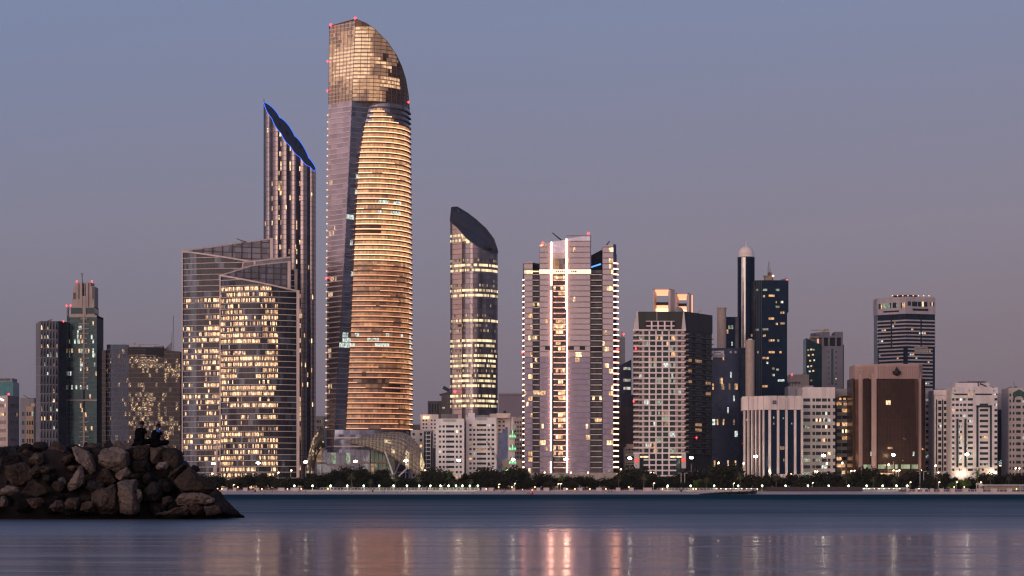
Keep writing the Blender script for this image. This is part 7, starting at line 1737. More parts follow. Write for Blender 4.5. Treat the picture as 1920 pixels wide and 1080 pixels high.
def breakwater():
    S = []   # outline or box, D, thickness, material, label
    def B(x0, x1, y0, y1, D, th, m, lab): S.append((autoline(x0, x1, y0, y1, x0*7+y0), D, th, m, lab))
    def O(pts, D, th, m, lab): S.append((pts, D, th, m, lab))
    B(78, 132, 828, 868, 87.2, 1.4, ROCK, 'big rough dark boulder at the crest, right of centre of the left pile')
    B(56, 88, 827, 850, 87.6, 1.1, ROCK, 'rounded crest boulder left of the big rough dark one')
    O([(130, 838), (140, 835), (163, 846), (172, 862), (177, 884), (168, 890), (158, 880), (146, 868), (137, 852)], 86.0, .8, ROCKP, 'long pale slab leaning down from the crest with its point to lower right')
    O([(177, 856), (185, 842), (205, 835), (222, 838), (238, 850), (236, 872), (222, 880), (214, 888), (196, 876), (180, 868)], 86.0, 1.2, ROCKP, 'large pale angular boulder near the crest, left of the seated people')
    O([(206, 836), (218, 826), (232, 828), (250, 842), (250, 851), (222, 850)], 87.2, 1.0, ROCKP, 'wedge-shaped pale boulder on the crest beside the seated people')
    B(148, 190, 830, 856, 87.3, 1.0, ROCK, 'dark crest boulder between the leaning slab and the pale angular boulder')
    O([(47, 862), (62, 849), (74, 846), (79, 856), (78, 869), (66, 873), (52, 867)], 86.2, .9, ROCKP, 'smooth pale pointed boulder high on the left of the pile')
    B(38, 57, 843, 860, 86.8, .8, ROCK, 'small square rock left of the smooth pale pointed boulder')
    O([(108, 868), (120, 853), (134, 851), (139, 858), (130, 868), (114, 873)], 86.0, .7, ROCK, 'craggy lens-shaped rock under the big rough crest boulder')
    B(118, 146, 872, 884, 85.9, .7, ROCK, 'flat ledge rock above the upright slab')
    O([(122, 914), (128, 895), (145, 873), (153, 874), (156, 890), (153, 908), (142, 918), (126, 922)], 85.2, .8, ROCKP, 'upright pale slab with a pointed top in the middle of the pile')
    O([(177, 904), (181, 890), (190, 875), (200, 878), (216, 903), (205, 908), (188, 908)], 85.7, .9, ROCK, 'triangular boulder below the large pale angular one')
    O([(211, 892), (222, 880), (238, 876), (243, 890), (236, 900), (222, 902)], 85.6, .8, ROCKP, 'mottled pale rock above the two big speckled blocks')
    B(2, 57, 868, 914, 85.4, 1.4, ROCK, 'broad dark sloping boulder at the left, mid height')
    B(-6, 33, 850, 888, 86.0, 1.2, ROCKD, 'very dark boulder at the left edge, upper part')
    O([(37, 926), (46, 908), (56, 898), (60, 900), (80, 912), (88, 926), (70, 933), (50, 932)], 84.8, .9, ROCK, 'triangular rock with a peaked top low on the left')
    B(50, 78, 873, 895, 85.8, .8, ROCK, 'dark rock right of the broad sloping boulder')
    B(72, 101, 871, 889, 85.7, .7, ROCK, 'wedge rock in the middle of the left pile')
    B(92, 122, 900, 922, 85.0, .8, ROCK, 'rounded dark rock left of the upright slab')
    B(106, 124, 893, 910, 85.3, .6, ROCKP, 'egg-shaped pale rock left of the upright slab')
    B(157, 192, 900, 924, 85.2, .9, ROCKD, 'dark squat rock right of the upright slab')
    O([(167, 926), (176, 919), (192, 911), (213, 906), (215, 915), (224, 945), (222, 960), (205, 967), (178, 962), (166, 945)], 84.4, 1.2, ROCK, 'big speckled block low in the pile, left one of two')
    O([(214, 904), (232, 897), (250, 899), (252, 905), (252, 946), (258, 960), (244, 966), (220, 964), (225, 945), (216, 925)], 84.2, 1.2, ROCKP, 'big speckled block low in the pile, right one of two')
    B(-4, 36, 911, 932, 84.8, .9, ROCKP, 'pitted rock at the left edge below the broad sloping boulder')
    O([(43, 936), (55, 934), (76, 934), (79, 942), (66, 956), (56, 954)], 84.2, .8, ROCK, 'reddish wedge rock near the waterline at the left')
    B(-4, 10, 930, 954, 84.2, .8, ROCKP, 'pale corner rock at the left edge near the water')
    B(88, 118, 936, 962, 84.2, .8, ROCK, 'first lumpy rock of the row just above the water')
    B(114, 150, 932, 958, 84.1, .9, ROCK, 'second lumpy rock of the row just above the water, rusty')
    B(146, 182, 938, 964, 84.1, .8, ROCK, 'third lumpy rock of the row just above the water')
    O([(247, 860), (250, 838), (256, 835), (278, 837), (279, 850), (274, 866), (258, 868)], 86.3, 1.1, ROCK, 'flat-topped block under the seated person on the left')
    O([(278, 838), (303, 838), (304, 852), (298, 872), (282, 872), (276, 858)], 86.2, 1.1, ROCK, 'flat-topped block under the seated person on the right')
    O([(299, 842), (306, 839), (328, 839), (335, 844), (337, 858), (334, 880), (322, 892), (306, 886), (301, 866)], 86.2, 1.2, ROCK, 'tall rounded block at the right end of the crest')
    O([(222, 860), (226, 849), (236, 848), (240, 856), (240, 876), (232, 884), (224, 872)], 85.9, .7, ROCKP, 'narrow pale rock below the wedge-shaped crest boulder')
    B(248, 282, 856, 894, 85.7, 1.1, ROCKD, 'large dark rounded boulder below the seated people')
    O([(289, 874), (298, 867), (310, 867), (314, 872), (308, 881), (296, 882)], 85.5, .6, ROCKP, 'small pale block beneath the right-hand seated person')
    O([(313, 893), (326, 880), (344, 868), (351, 872), (340, 884), (324, 902), (316, 900)], 85.3, .8, ROCK, 'narrow upper plank of stone lying against the great slanting slab')
    O([(321, 902), (352, 873), (357, 876), (405, 920), (398, 926), (360, 926), (336, 926)], 84.9, 1.0, ROCK, 'great slanting slab on the right slope')
    O([(396, 948), (388, 926), (402, 918), (456, 971), (430, 973), (396, 970)], 84.6, 1.2, ROCKD, 'dark sloping end block running down into the water')
    O([(324, 938), (334, 926), (352, 922), (378, 925), (400, 935), (396, 944), (360, 946), (330, 948)], 84.2, .8, ROCKP, 'long pale flat boulder under the great slanting slab')
    O([(288, 964), (320, 956), (348, 947), (354, 955), (350, 966), (310, 970)], 83.9, .8, ROCK, 'low rusty rock at the waterline below the pale flat boulder')
    B(349, 382, 946, 968, 83.9, .8, ROCK, 'low square rock at the waterline, left of the sloping end block')
    B(380, 414, 944, 970, 83.9, .8, ROCK, 'lowest cornered rock at the waterline beside the sloping end block')
    B(262, 304, 904, 946, 84.9, 1.0, ROCKD, 'dark rounded boulder in the hollow right of the speckled blocks')
    O([(254, 916), (262, 917), (266, 932), (260, 946), (254, 940)], 84.4, .5, ROCKP, 'thin pale splinter rock right of the speckled blocks')
    B(354, 372, 871, 888, 85.9, .7, ROCKD, 'round black boulder behind the top of the great slanting slab')
    B(300, 326, 930, 948, 84.4, .6, ROCK, 'small brown rock left of the pale flat boulder')
    B(266, 290, 886, 908, 85.3, .8, ROCKD, 'dark lump between the hollow boulder and the large rounded one')
    B(288, 322, 896, 924, 85.2, .9, ROCKD, 'dark boulder left of the great slanting slab')
    B(240, 266, 886, 902, 85.4, .7, ROCKD, 'smooth dark rock above the right speckled block')
    B(76, 96, 890, 906, 85.5, .6, ROCKD, 'small dark rock in the hollow of the left pile')
    r = random.Random(77); k = F
    for i, (pts, D, th, m, lab) in enumerate(S):
        o = rock_from_outline([(X(p, D), Z(q, D)) for p, q in pts], D, th, i*13+5, m); tag(o, lab, 'boulder', 'boulders of the breakwater')
    # fill in gaps and mound back, its dark colour paints the gap shade
    fill = 'small dark rubble rock in a gap between the large boulders'
    for i in range(72):
        px = r.uniform(-30, 400); top = interp([(-40, 832), (250, 836), (330, 842), (352, 874), (455, 972)], px); py_ = r.uniform(top+14, 958); w = r.uniform(12, 24); h = r.uniform(9, 18)
        if px+w > 330 and py_-h < interp([(300, 842), (352, 874), (455, 972)], px+w)+6: continue
        t = (972-py_)/140; D = 85.0+t*2.2+r.uniform(-.2, .3)
        o = rock_from_outline([(X(p, D), Z(q, D)) for p, q in autoline(px-w, px+w, py_-h, py_+h, i*31+3)], D, r.uniform(.7, 1.1), i+300, ROCKD, sub=2); tag(o, fill, 'rock', 'rubble between the boulders')
    crest = [(-20, 30), (8, 34), (30, 58), (88, 110), (110, 150), (146, 170), (190, 214), (232, 262), (262, 300), (300, 332)]
    for i, (a, c) in enumerate(crest):
        D = 88.3; y = 832+r.uniform(-2, 2); o = rock_from_outline([(X(p, D), Z(q, D)) for p, q in autoline(a, c, y-(2 if a < 200 else -4), 872, i*17+9)], D, 1.6, i+700, ROCKD); tag(o, f"dark crest rock at the back of the breakwater, {ORD[i]} from left", 'rock', 'rocks along the back of the crest')
    # solid core under the armour stones, coloured dark to paint the gap shade
    mb = MB(); D0 = 86.3
    prof = [(-60, 846), (250, 852), (325, 862), (345, 890), (400, 940), (436, 974)]
    for (a, y0), (c, y1) in zip(prof, prof[1:]):
        xa, xb, za, zb = X(a, D0), X(c, D0), Z(y0, D0), Z(y1, D0)
        mb.quad((xa, D0-.6, -.3), (xb, D0-.6, -.3), (xb, D0+.6, zb), (xa, D0+.6, za)); mb.quad((xa, D0+.6, za), (xb, D0+.6, zb), (xb, D0+3.5, zb), (xa, D0+3.5, za)); mb.quad((xa, D0+3.5, za), (xb, D0+3.5, zb), (xb, D0+6, -.3), (xa, D0+6, -.3))
    o = mb.build('rubble_core', ROCKD); o['kind'] = 'stuff'; o['label'] = 'dark rubble core of the breakwater between the boulders'
breakwater()
shorefront()

# ================================================================== people
SKIN = mat('skin_brown', (.09, .042, .028), .6, var=.05); CLOTH = mat('black_tshirt_cloth', (.0035, .0035, .005), .95, spec=.05); CLOTH2 = mat('dark_trouser_cloth', (.004, .004, .006), .95, spec=.05); BLUE = mat('blue_shoulder_cloth', (.01, .10, .45), .8); HAIR = mat('black_hair', (.006, .005, .005), .7, spec=.2); SHOE = mat('pale_shoe', (.35, .30, .38), .7)
def skin_mesh(name, chains, m, parent, root=0, sub=2):
    """chains: dict joint -> (pos, radius) and edges; grown with a skin modifier so the surface is continuous"""
    joints, edges = chains; names = list(joints); me = bpy.data.meshes.new(name)
    me.from_pydata([joints[n][0] for n in names], [(names.index(a), names.index(c)) for a, c in edges], []); me.update()
    o = bpy.data.objects.new(name, me); COL.objects.link(o)
    o.modifiers.new('skin', 'SKIN'); sk = me.skin_vertices[0].data
    for i, n in enumerate(names):
        rr = joints[n][1]; sk[i].radius = rr if isinstance(rr, tuple) else (rr, rr); sk[i].use_root = (i == root)
    s = o.modifiers.new('sub', 'SUBSURF'); s.levels = sub; s.render_levels = sub
    bpy.context.view_layer.update(); dg = bpy.context.evaluated_depsgraph_get(); ev = o.evaluated_get(dg); nm = bpy.data.meshes.new_from_object(ev)
    o.modifiers.clear(); o.data = nm; nm.materials.clear(); nm.materials.append(m)
    for p in nm.polygons: p.use_smooth = True
    if parent is not None: o.parent = parent
    return o
def hand(j, e, w, d, side, key):
    """palm with five unequal, bent fingers and a thumb from its side; w wrist point, d direction"""
    d = Vector(d).normalized(); up = Vector((0, 0, 1)); s = d.cross(up).normalized(); n = s.cross(d)
    j[key+'palm'] = (tuple(Vector(w)+d*.055), (.032, .016)); e.append((key+'wrist', key+'palm'))
    for i, (o, l) in enumerate(((-.028, .066), (-.009, .076), (.010, .072), (.028, .056))):
        a = Vector(w)+d*.085+s*o; b_ = a+d*l*.5-n*.008; c = b_+d*l*.35-n*.022
        j[f'{key}f{i}a'] = (tuple(a), .0095); j[f'{key}f{i}b'] = (tuple(b_), .0085); j[f'{key}f{i}c'] = (tuple(c), .007); e += [(key+'palm', f'{key}f{i}a'), (f'{key}f{i}a', f'{key}f{i}b'), (f'{key}f{i}b', f'{key}f{i}c')]
    a = Vector(w)+d*.03+s*.034*side; c = a+d*.035+s*.022*side; j[key+'t1'] = (tuple(a), .011); j[key+'t2'] = (tuple(c), .008); e += [(key+'palm', key+'t1'), (key+'t1', key+'t2')]
def seated(name, label, loc, yaw, lean, blue, sc_):
    """figure sitting on rock, seen from behind; local +Y is the way it faces"""
    t = thing(name, label, 'person', loc, 'two people sitting on the breakwater'); t.rotation_euler = (0, 0, yaw); t.scale = (sc_,)*3
    j = {}; e = []
    P = lambda k, x, y, z, r: j.__setitem__(k, ((x, y+lean*z, z), r))
    P('hip', 0, 0, .10, (.17, .13)); P('waist', 0, .01, .26, (.145, .11)); P('chest', 0, .03, .44, (.165, .12)); P('neckb', 0, .05, .57, (.075, .07)); P('neck', 0, .08, .65, (.058, .06)); P('head', 0, .115, .755, (.086, .10)); P('crown', 0, .11, .845, (.064, .08))
    e += [('hip', 'waist'), ('waist', 'chest'), ('chest', 'neckb'), ('neckb', 'neck'), ('neck', 'head'), ('head', 'crown')]
    for s, q in ((-1, 'l'), (1, 'r')):
        P(q+'sh', .175*s, .06, .54, .062); P(q+'el', (.27 if s > 0 else .25)*s, .17, .30, .045); P(q+'wrist', .21*s, .40, .17, .027); P(q+'th', .10*s, .06, .09, .10); P(q+'kn', .32*s, .42, .15, .068); P(q+'ank', -.03*s, .50, .05, .044); P(q+'toe', -.16*s, .52, .035, .036)
        e += [('chest', q+'sh'), (q+'sh', q+'el'), (q+'el', q+'wrist'), ('hip', q+'th'), (q+'th', q+'kn'), (q+'kn', q+'ank'), (q+'ank', q+'toe')]
        w = j[q+'wrist'][0]; el = j[q+'el'][0]; hand(j, e, w, (w[0]-el[0], w[1]-el[1], w[2]-el[2]), -s, q)
    body = skin_mesh('body', (j, e), SKIN, t)
    # ears, nose
    hy = .125+lean*.76
    m = MB(); m.ball((0, hy+.095, .755), .016, 0, 6, 4)
    for s in (-1, 1): m.ball((.08*s, hy, .76), .02, 0, 6, 4, 1.4)
    mm = m.build('face_features', SKIN, None); mm.parent = t
    js = {k: (j[k][0], (j[k][1][0]*1.16+.018, j[k][1][1]*1.22+.022) if isinstance(j[k][1], tuple) else j[k][1]*1.2+.006) for k in ('hip', 'waist', 'chest', 'neckb')}
    es = [('hip', 'waist'), ('waist', 'chest'), ('chest', 'neckb')]
    for q in 'lr':
        js[q+'sh'] = (j[q+'sh'][0], .092); a, c = Vector(j[q+'sh'][0]), Vector(j[q+'el'][0]); js[q+'sl'] = (tuple(a.lerp(c, .62)), .075); es += [('chest', q+'sh'), (q+'sh', q+'sl')]
    skin_mesh('t_shirt', (js, es), CLOTH, t)
    jt = {'hip': (j['hip'][0], (.18, .14))}; et = []
    for q in 'lr':
        for k, r in (('th', .118), ('kn', .084), ('ank', .062)): jt[q+k] = (j[q+k][0], r)
        et += [('hip', q+'th'), (q+'th', q+'kn'), (q+'kn', q+'ank')]
    skin_mesh('trousers', (jt, et), CLOTH2, t)
    m = MB(); m.ball((0, hy-.012, .795), .092, 0, 14, 8, 1.0, half=False); h = m.build('hair', HAIR, None, smooth=True); h.parent = t; h.scale = (1, 1.12, 1); h.location = (0, -hy*.12, 0)
    if blue:
        m = MB(); p = j['rsh'][0]; m.ball((p[0]-.02, p[1]-.03, p[2]+.02), .102, 0, 12, 8, .85); b_ = m.build('blue_shoulder_panel', BLUE, None, smooth=True); b_.parent = t
    for q, s in (('l', -1), ('r', 1)):
        p = j[q+'toe'][0]; m = MB(); m.ball((p[0], p[1]-.05, p[2]), .055, 0, 10, 6, .7); o = m.build('shoe', SHOE if not blue else HAIR, None, smooth=True); o.parent = t
    return t
D = 86.75
seated('person', 'person in a black T-shirt sitting cross-legged on the breakwater, left of the pair', (X(261, D), D, Z(834, D)+.02), R(-38), .04, False, 1.02)
seated('person', 'person with a blue shirt shoulder sitting on the breakwater, right of the pair', (X(290, D), D, Z(836, D)+.02), R(-42), .10, True, .97)
# a dark bag beside the left figure
o = rock_from_outline([(X(p, 86.9), Z(q, 86.9)) for p, q in ((244, 836), (248, 830), (252, 828), (256, 832), (257, 837))], 86.9, .3, 5, CLOTH, 'backpack', .01, 2); tag(o, 'small dark bag on the rock at the left of the seated pair', 'bag')

# small figures on the beach: five poses, shared meshes
def mini(kind):
    j = {}; e = []
    if kind == 'stand' or kind == 'walk':
        w = .0 if kind == 'stand' else .22
        pts = {'hip': (0, 0, .92, (.15, .11)), 'chest': (0, 0, 1.32, (.17, .11)), 'neck': (0, 0, 1.5, .055), 'head': (0, .01, 1.63, .09), 'top': (0, .01, 1.72, .06)}
        for s, q in ((-1, 'l'), (1, 'r')):
            pts.update({q+'sh': (.18*s, 0, 1.42, .05), q+'el': (.25*s, .02*s+w*.5*s, 1.12, .04), q+'ha': (.26*s, .1+w*s, .88, .032), q+'kn': (.1*s, -w*s*.6, .5, .065), q+'an': (.1*s, -w*s*1.2, .07, .045), q+'to': (.1*s, -w*s*1.2+.16, .04, .035)})
            e += [('chest', q+'sh'), (q+'sh', q+'el'), (q+'el', q+'ha'), ('hip', q+'kn'), (q+'kn', q+'an'), (q+'an', q+'to')]
    else:
        pts = {'hip': (0, 0, .13, (.17, .13)), 'chest': (0, .05, .5, (.17, .12)), 'neck': (0, .08, .68, .055), 'head': (0, .1, .8, .09), 'top': (0, .1, .89, .06)}
        for s, q in ((-1, 'l'), (1, 'r')):
            pts.update({q+'sh': (.18*s, .05, .6, .05), q+'el': (.26*s, .2, .4, .04), q+'ha': (.14*s, .4, .35, .03), q+'kn': (.14*s, .45, .42, .07), q+'an': (.12*s, .55, .08, .05), q+'to': (.12*s, .72, .05, .04)})
            e += [('chest', q+'sh'), (q+'sh', q+'el'), (q+'el', q+'ha'), ('hip', q+'kn'), (q+'kn', q+'an'), (q+'an', q+'to')]
    e += [('hip', 'chest'), ('chest', 'neck'), ('neck', 'head'), ('head', 'top')]
    j = {k: (v[:3], v[3]) for k, v in pts.items()}
    o = skin_mesh('person', (j, e), mat('beachgoer_dark_clothes', (.03, .025, .03), .9), None, 0, 1); return o
MP = {k: mini(k) for k in ('stand', 'walk', 'sit')}; used_k = set()
for px, kind, n, y in ((478, 'stand', 1, 1421), (497, 'sit', 1, 1420), (510, 'sit', 1, 1428), (560, 'sit', 2, 1424), (573, 'stand', 1, 1420), (659, 'sit', 2, 1416), (718, 'walk', 2, 1418), (745, 'sit', 1, 1412), (751, 'stand', 1, 1422), (766, 'stand', 1, 1424), (769, 'sit', 1, 1419), (800, 'walk', 1, 1421), (838, 'sit', 2, 1419), (885, 'sit', 2, 1412), (941, 'walk', 2, 1416), (946, 'stand', 2, 1424), (990, 'sit', 2, 1410), (1141, 'stand', 3, 1417), (1279, 'walk', 1, 1426), (1030, 'stand', 2, 1436), (1082, 'walk', 2, 1436), (925, 'stand', 3, 1436), (1770, 'stand', 1, 1422)):
    for i in range(n):
        zz = -.3 + (y-1398)*2.0/34 if y < 1432 else 1.7+(y-1432)*.6/16
        if px > 1700: zz = 1.25
        src = MP[kind]; o = src if kind not in used_k else src.copy()
        if kind in used_k: COL.objects.link(o)
        used_k.add(kind); xx = X(px, y)+i*.9
        o.location = (xx, y+.3*i, zz); o.rotation_euler = (0, 0, rng.random()*6); tag(o, f"tiny dark {'seated' if kind == 'sit' else 'standing' if kind == 'stand' else 'walking'} figure on the beach, {where('p'+kind, px)}", 'person', 'people on the beach')
for i, px in enumerate((478.5, 699, 1277, 1412)):
    x = X(px, 1430); t = thing('litter_bin', f"dark square bin on the sand, {ORD[i]} from left", 'bin', (x, 1430, 1.6), 'dark bins on the beach'); m = MB(); m.box(x-.45, x+.45, 1429.6, 1430.4, 1.5, 2.9); m.build('box', DARKC, t); m = MB(); m.box(x-.55, x+.55, 1429.5, 1430.5, 2.9, 3.05); m.build('lid', DARKC, t)
# ================================================================== sky, sun, camera
def world():
    w = bpy.data.worlds.new('World'); sc.world = w; w.use_nodes = True
    nt = w.node_tree; N = nt.nodes; L = nt.links; N.clear()
    out = N.new('ShaderNodeOutputWorld'); bg = N.new('ShaderNodeBackground'); L.new(bg.outputs[0], out.inputs[0])
    tc = N.new('ShaderNodeTexCoord'); sp = N.new('ShaderNodeSeparateXYZ'); L.new(tc.outputs['Generated'], sp.inputs[0])
    # dusk gradient: mauve anti-twilight band, slate blue above, deep blue overhead
    cr = N.new('ShaderNodeValToRGB'); e = cr.color_ramp.elements
    stops = [(0.0, (.155, .125, .158)), (.06, (.200, .164, .205)), (.12, (.225, .198, .268)), (.19, (.205, .214, .325)), (.235, (.195, .232, .370)), (.5, (.08, .135, .29)), (1.0, (.03, .06, .16))]
    e[0].position = 0; e[0].color = (*stops[0][1], 1); e[1].position = 1; e[1].color = (*stops[-1][1], 1)
    for p, c in stops[1:-1]:
        q = e.new(p); q.color = (*c, 1)
    # slow unevenness of the haze bands
    no = N.new('ShaderNodeTexNoise'); no.inputs['Scale'].default_value = 1.6; no.inputs['Detail'].default_value = 3
    L.new(tc.outputs['Generated'], no.inputs['Vector'])
    nm = N.new('ShaderNodeMath'); nm.operation = 'MULTIPLY_ADD'; nm.inputs[1].default_value = .09; nm.inputs[2].default_value = -.045
    L.new(no.outputs['Fac'], nm.inputs[0])
    a = N.new('ShaderNodeMath'); a.operation = 'ADD'; L.new(sp.outputs['Z'], a.inputs[0]); L.new(nm.outputs[0], a.inputs[1]); L.new(a.outputs[0], cr.inputs[0])
    # bluer towards the left of the view
    mrx = N.new('ShaderNodeMapRange'); mrx.inputs['From Min'].default_value = -.3; mrx.inputs['From Max'].default_value = .3
    mrx.inputs['To Min'].default_value = 1.0; mrx.inputs['To Max'].default_value = .0; L.new(sp.outputs['X'], mrx.inputs['Value'])
    tint = N.new('ShaderNodeMix'); tint.data_type = 'RGBA'; tint.blend_type = 'MULTIPLY'; tint.inputs['B'].default_value = (.90, 1.02, 1.08, 1)
    L.new(mrx.outputs[0], tint.inputs['Factor']); L.new(cr.outputs[0], tint.inputs['A'])
    # afterglow of the set sun, behind the viewer to the left
    gd = Vector((-.50, -.86, .0)).normalized()
    dt = N.new('ShaderNodeVectorMath'); dt.operation = 'DOT_PRODUCT'; dt.inputs[1].default_value = gd; L.new(tc.outputs['Generated'], dt.inputs[0])
    g1 = N.new('ShaderNodeMapRange'); g1.interpolation_type = 'SMOOTHSTEP'; g1.inputs['From Min'].default_value = .0; g1.inputs['From Max'].default_value = .95
    L.new(dt.outputs['Value'], g1.inputs['Value'])
    zf = N.new('ShaderNodeMapRange'); zf.inputs['From Min'].default_value = .0; zf.inputs['From Max'].default_value = .75; zf.inputs['To Min'].default_value = 1; zf.inputs['To Max'].default_value = 0
    zf.interpolation_type = 'SMOOTHSTEP'; L.new(sp.outputs['Z'], zf.inputs['Value'])
    ml = N.new('ShaderNodeMath'); ml.operation = 'MULTIPLY'; L.new(g1.outputs[0], ml.inputs[0]); L.new(zf.outputs[0], ml.inputs[1])
    gc = N.new('ShaderNodeVectorMath'); gc.operation = 'SCALE'; gc.inputs[0].default_value = (1.35, .92, .80); L.new(ml.outputs[0], gc.inputs['Scale'])
    ad = N.new('ShaderNodeVectorMath'); ad.operation = 'ADD'; L.new(tint.outputs['Result'], ad.inputs[0]); L.new(gc.outputs[0], ad.inputs[1])
    # a little of the physical twilight sky on top
    sky = N.new('ShaderNodeTexSky'); sky.sky_type = 'NISHITA'; sky.sun_disc = False; sky.sun_elevation = R(1.0); sky.sun_rotation = math.atan2(gd.x, gd.y)
    sk = N.new('ShaderNodeVectorMath'); sk.operation = 'SCALE'; sk.inputs['Scale'].default_value = .02; L.new(sky.outputs[0], sk.inputs[0])
    a2 = N.new('ShaderNodeVectorMath'); a2.operation = 'ADD'; L.new(ad.outputs[0], a2.inputs[0]); L.new(sk.outputs[0], a2.inputs[1])
    L.new(a2.outputs[0], bg.inputs[0]); bg.inputs[1].default_value = 1.0
    s = bpy.data.lights.new('afterglow_sun', 'SUN'); s.energy = .95; s.angle = R(45); s.color = (1.0, .74, .62)
    o = bpy.data.objects.new('afterglow_sun', s); COL.objects.link(o); o.rotation_euler = (-Vector((gd.x, gd.y, .12))).to_track_quat('-Z', 'Y').to_euler()
world()
cam = bpy.data.cameras.new('camera'); co = bpy.data.objects.new('camera', cam); COL.objects.link(co)
co.location = (0, 0, 1.0); co.rotation_euler = (R(90), 0, 0); cam.sensor_width = 36; cam.lens = 36*F/1920; cam.shift_y = 384/1920
cam.clip_start = .5; cam.clip_end = 60000; sc.camera = co
sc.render.engine = 'CYCLES'
sc.view_settings.view_transform = 'Standard'; sc.view_settings.look = 'None'; sc.view_settings.exposure = 0; sc.view_settings.gamma = 1
sc.cycles.use_denoising = True; sc.cycles.max_bounces = 6; sc.cycles.diffuse_bounces = 2; sc.cycles.glossy_bounces = 3; sc.cycles.transparent_max_bounces = 6
sc.cycles.sample_clamp_indirect = 8; sc.cycles.caustics_reflective = False; sc.cycles.caustics_refractive = False
sc.render.film_transparent = False; sc.cycles.filter_width = 1.3

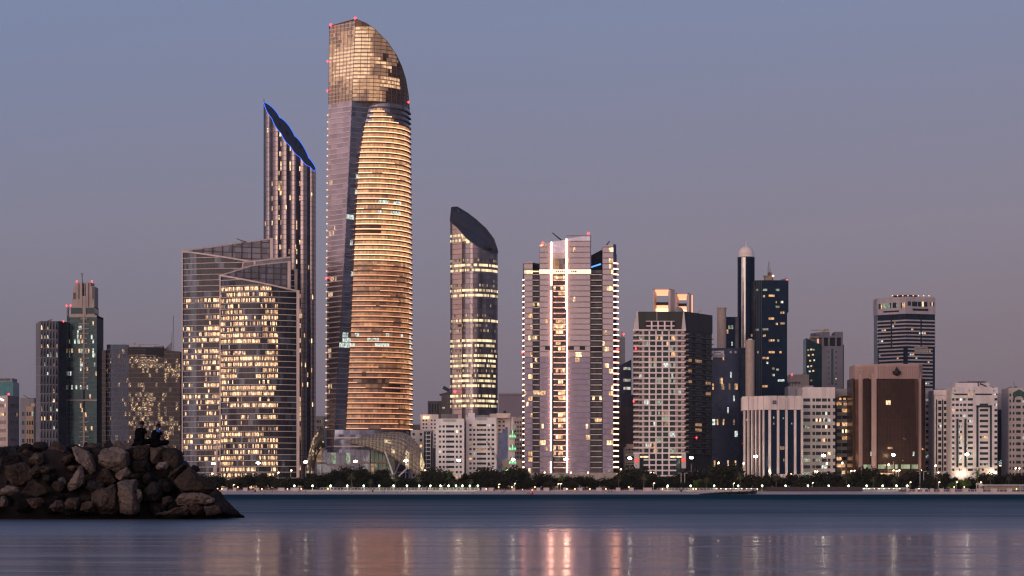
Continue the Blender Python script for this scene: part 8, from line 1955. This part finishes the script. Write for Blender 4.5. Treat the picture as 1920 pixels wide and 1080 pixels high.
# ================================================================== water, beach, city ground
def water():
    m, nt, b = _principled('sea_water'); N = nt.nodes; L = nt.links
    tc = N.new('ShaderNodeTexCoord'); sp = N.new('ShaderNodeSeparateXYZ'); L.new(tc.outputs['Object'], sp.inputs[0])
    def noi(scale, det, sx, sy):
        mp = N.new('ShaderNodeMapping'); mp.inputs['Scale'].default_value = (sx, sy, 1); L.new(tc.outputs['Object'], mp.inputs['Vector'])
        n = N.new('ShaderNodeTexNoise'); n.inputs['Scale'].default_value = scale; n.inputs['Detail'].default_value = det; L.new(mp.outputs[0], n.inputs['Vector']); return n.outputs['Fac']
    def math_(op, a, c, d=None):
        n = N.new('ShaderNodeMath'); n.operation = op
        for i, v in enumerate((a, c, d)):
            if v is None: continue
            if isinstance(v, (int, float)): n.inputs[i].default_value = v
            else: L.new(v, n.inputs[i])
        return n.outputs[0]
    def mrange(v, a, c, d, e, smooth=True):
        n = N.new('ShaderNodeMapRange'); n.interpolation_type = 'SMOOTHSTEP' if smooth else 'LINEAR'
        n.inputs['From Min'].default_value = a; n.inputs['From Max'].default_value = c; n.inputs['To Min'].default_value = d; n.inputs['To Max'].default_value = e
        L.new(v, n.inputs['Value']); return n.outputs[0]
    # the sheltered water by the breakwater lies calm, the open water beyond is wind-ruffled
    edge = math_('ADD', sp.outputs['Y'], math_('MULTIPLY', math_('SUBTRACT', noi(.08, 4, 1, 3), .5), 34.0))
    ruf = math_('ADD', math_('ADD', mrange(edge, 46, 72, 0, .5), mrange(edge, 68, 115, 0, .3)), mrange(edge, 115, 420, 0, .2))
    far = mrange(sp.outputs['Y'], 90, 700, 0, 1)
    slick = mrange(noi(.06, 6, .9, 2.0), .35, .68, 0, 1)
    ruf2 = math_('MULTIPLY', ruf, mrange(math_('ADD', slick, far), .0, 1.0, .84, 1.0))
    cat = mrange(noi(.45, 5, .10, 1.3), .48, .70, 0, .22); ruf2 = math_('MAXIMUM', ruf2, cat)   # cat's paws on the calm water
    rough = math_('MULTIPLY_ADD', ruf2, .31, .145)
    ramp = N.new('ShaderNodeMix'); ramp.data_type = 'RGBA'; ramp.inputs['A'].default_value = (.006, .008, .014, 1); ramp.inputs['B'].default_value = (.003, .009, .014, 1)
    L.new(ruf2, ramp.inputs['Factor'])
    h = math_('ADD', math_('MULTIPLY', noi(1.1, 4, .22, 1), .16), math_('MULTIPLY', noi(.14, 3, .3, 1), .5))
    bp = N.new('ShaderNodeBump'); bp.inputs['Strength'].default_value = .4; bp.inputs['Distance'].default_value = .25; L.new(h, bp.inputs['Height'])
    # wind-ruffled facets reflect less of the low sky, so the mirror share falls with the ruffling
    gls = N.new('ShaderNodeBsdfGlossy'); dif = N.new('ShaderNodeBsdfDiffuse'); add = N.new('ShaderNodeAddShader'); out = N['Material Output']
    cm = N.new('ShaderNodeMix'); cm.data_type = 'RGBA'; cm.inputs['A'].default_value = (.66, .61, .64, 1); cm.inputs['B'].default_value = (.024, .064, .074, 1); L.new(ruf2, cm.inputs['Factor'])
    L.new(cm.outputs['Result'], gls.inputs['Color']); L.new(rough, gls.inputs['Roughness']); L.new(bp.outputs[0], gls.inputs['Normal']); L.new(ramp.outputs['Result'], dif.inputs['Color'])
    L.new(gls.outputs[0], add.inputs[0]); L.new(dif.outputs[0], add.inputs[1]); L.new(add.outputs[0], out.inputs['Surface']); N.remove(b)
    mb = MB(); mb.quad((-1500, -60, 0), (1500, -60, 0), (1500, 1412, 0), (-1500, 1412, 0)); o = mb.build('water', m); o['kind'] = 'structure'
water()
sand = mat('beach_sand', (.62, .48, .45), .95, 0, .12, .3, .1, .2, .4)
asph = mat('city_ground', (.06, .06, .06), .9)
def ground():
    mb = MB(); xs = frange(-1500, 1500, 60)
    for x0, x1 in zip(xs, xs[1:]):
        y0, y1 = 1398+1.2*math.sin(x0*.021), 1398+1.2*math.sin(x1*.021)
        mb.quad((x0, y0, -.3), (x1, y1, -.3), (x1, 1432, 1.7), (x0, 1432, 1.7)); mb.quad((x0, 1432, 1.7), (x1, 1432, 1.7), (x1, 1448, 2.3), (x0, 1448, 2.3))
    o = mb.build('beach', sand); o['kind'] = 'structure'
    mb = MB(); mb.quad((-1500, 1448, 2.3), (1500, 1448, 2.3), (1500, 1448, 3.0), (-1500, 1448, 3.0)); mb.quad((-1500, 1448, 3), (1500, 1448, 3), (1500, 1460, 3), (-1500, 1460, 3))
    o = mb.build('promenade_pavement', mat('promenade_paving', (.36, .31, .29), .8)); o['kind'] = 'structure'
    mb = MB(); mb.quad((-4000, 1460, 2.99), (4000, 1460, 2.99), (4000, 6000, 2.99), (-4000, 6000, 2.99)); o = mb.build('ground', asph); o['kind'] = 'structure'
    mb = MB(); mb.quad((-1500, 1500, 3.01), (1500, 1500, 3.01), (1500, 1528, 3.01), (-1500, 1528, 3.01)); o = mb.build('road', mat('asphalt', (.05, .05, .05), .85)); o['kind'] = 'structure'
ground()

def haze():
    m = bpy.data.materials.new('dusk_haze'); m.use_nodes = True; nt = m.node_tree; nt.nodes.clear()
    o = nt.nodes.new('ShaderNodeOutputMaterial'); v = nt.nodes.new('ShaderNodeVolumePrincipled'); v.inputs['Color'].default_value = (.80, .78, .86, 1); v.inputs['Density'].default_value = 2.2e-5; v.inputs['Anisotropy'].default_value = .2
    nt.links.new(v.outputs[0], o.inputs['Volume'])
    mb = MB(); mb.box(-4100, 4100, -120, 6100, -3, 352); h = mb.build('haze', m); h['kind'] = 'stuff'; h['label'] = 'thin dusk haze over the bay'
haze()
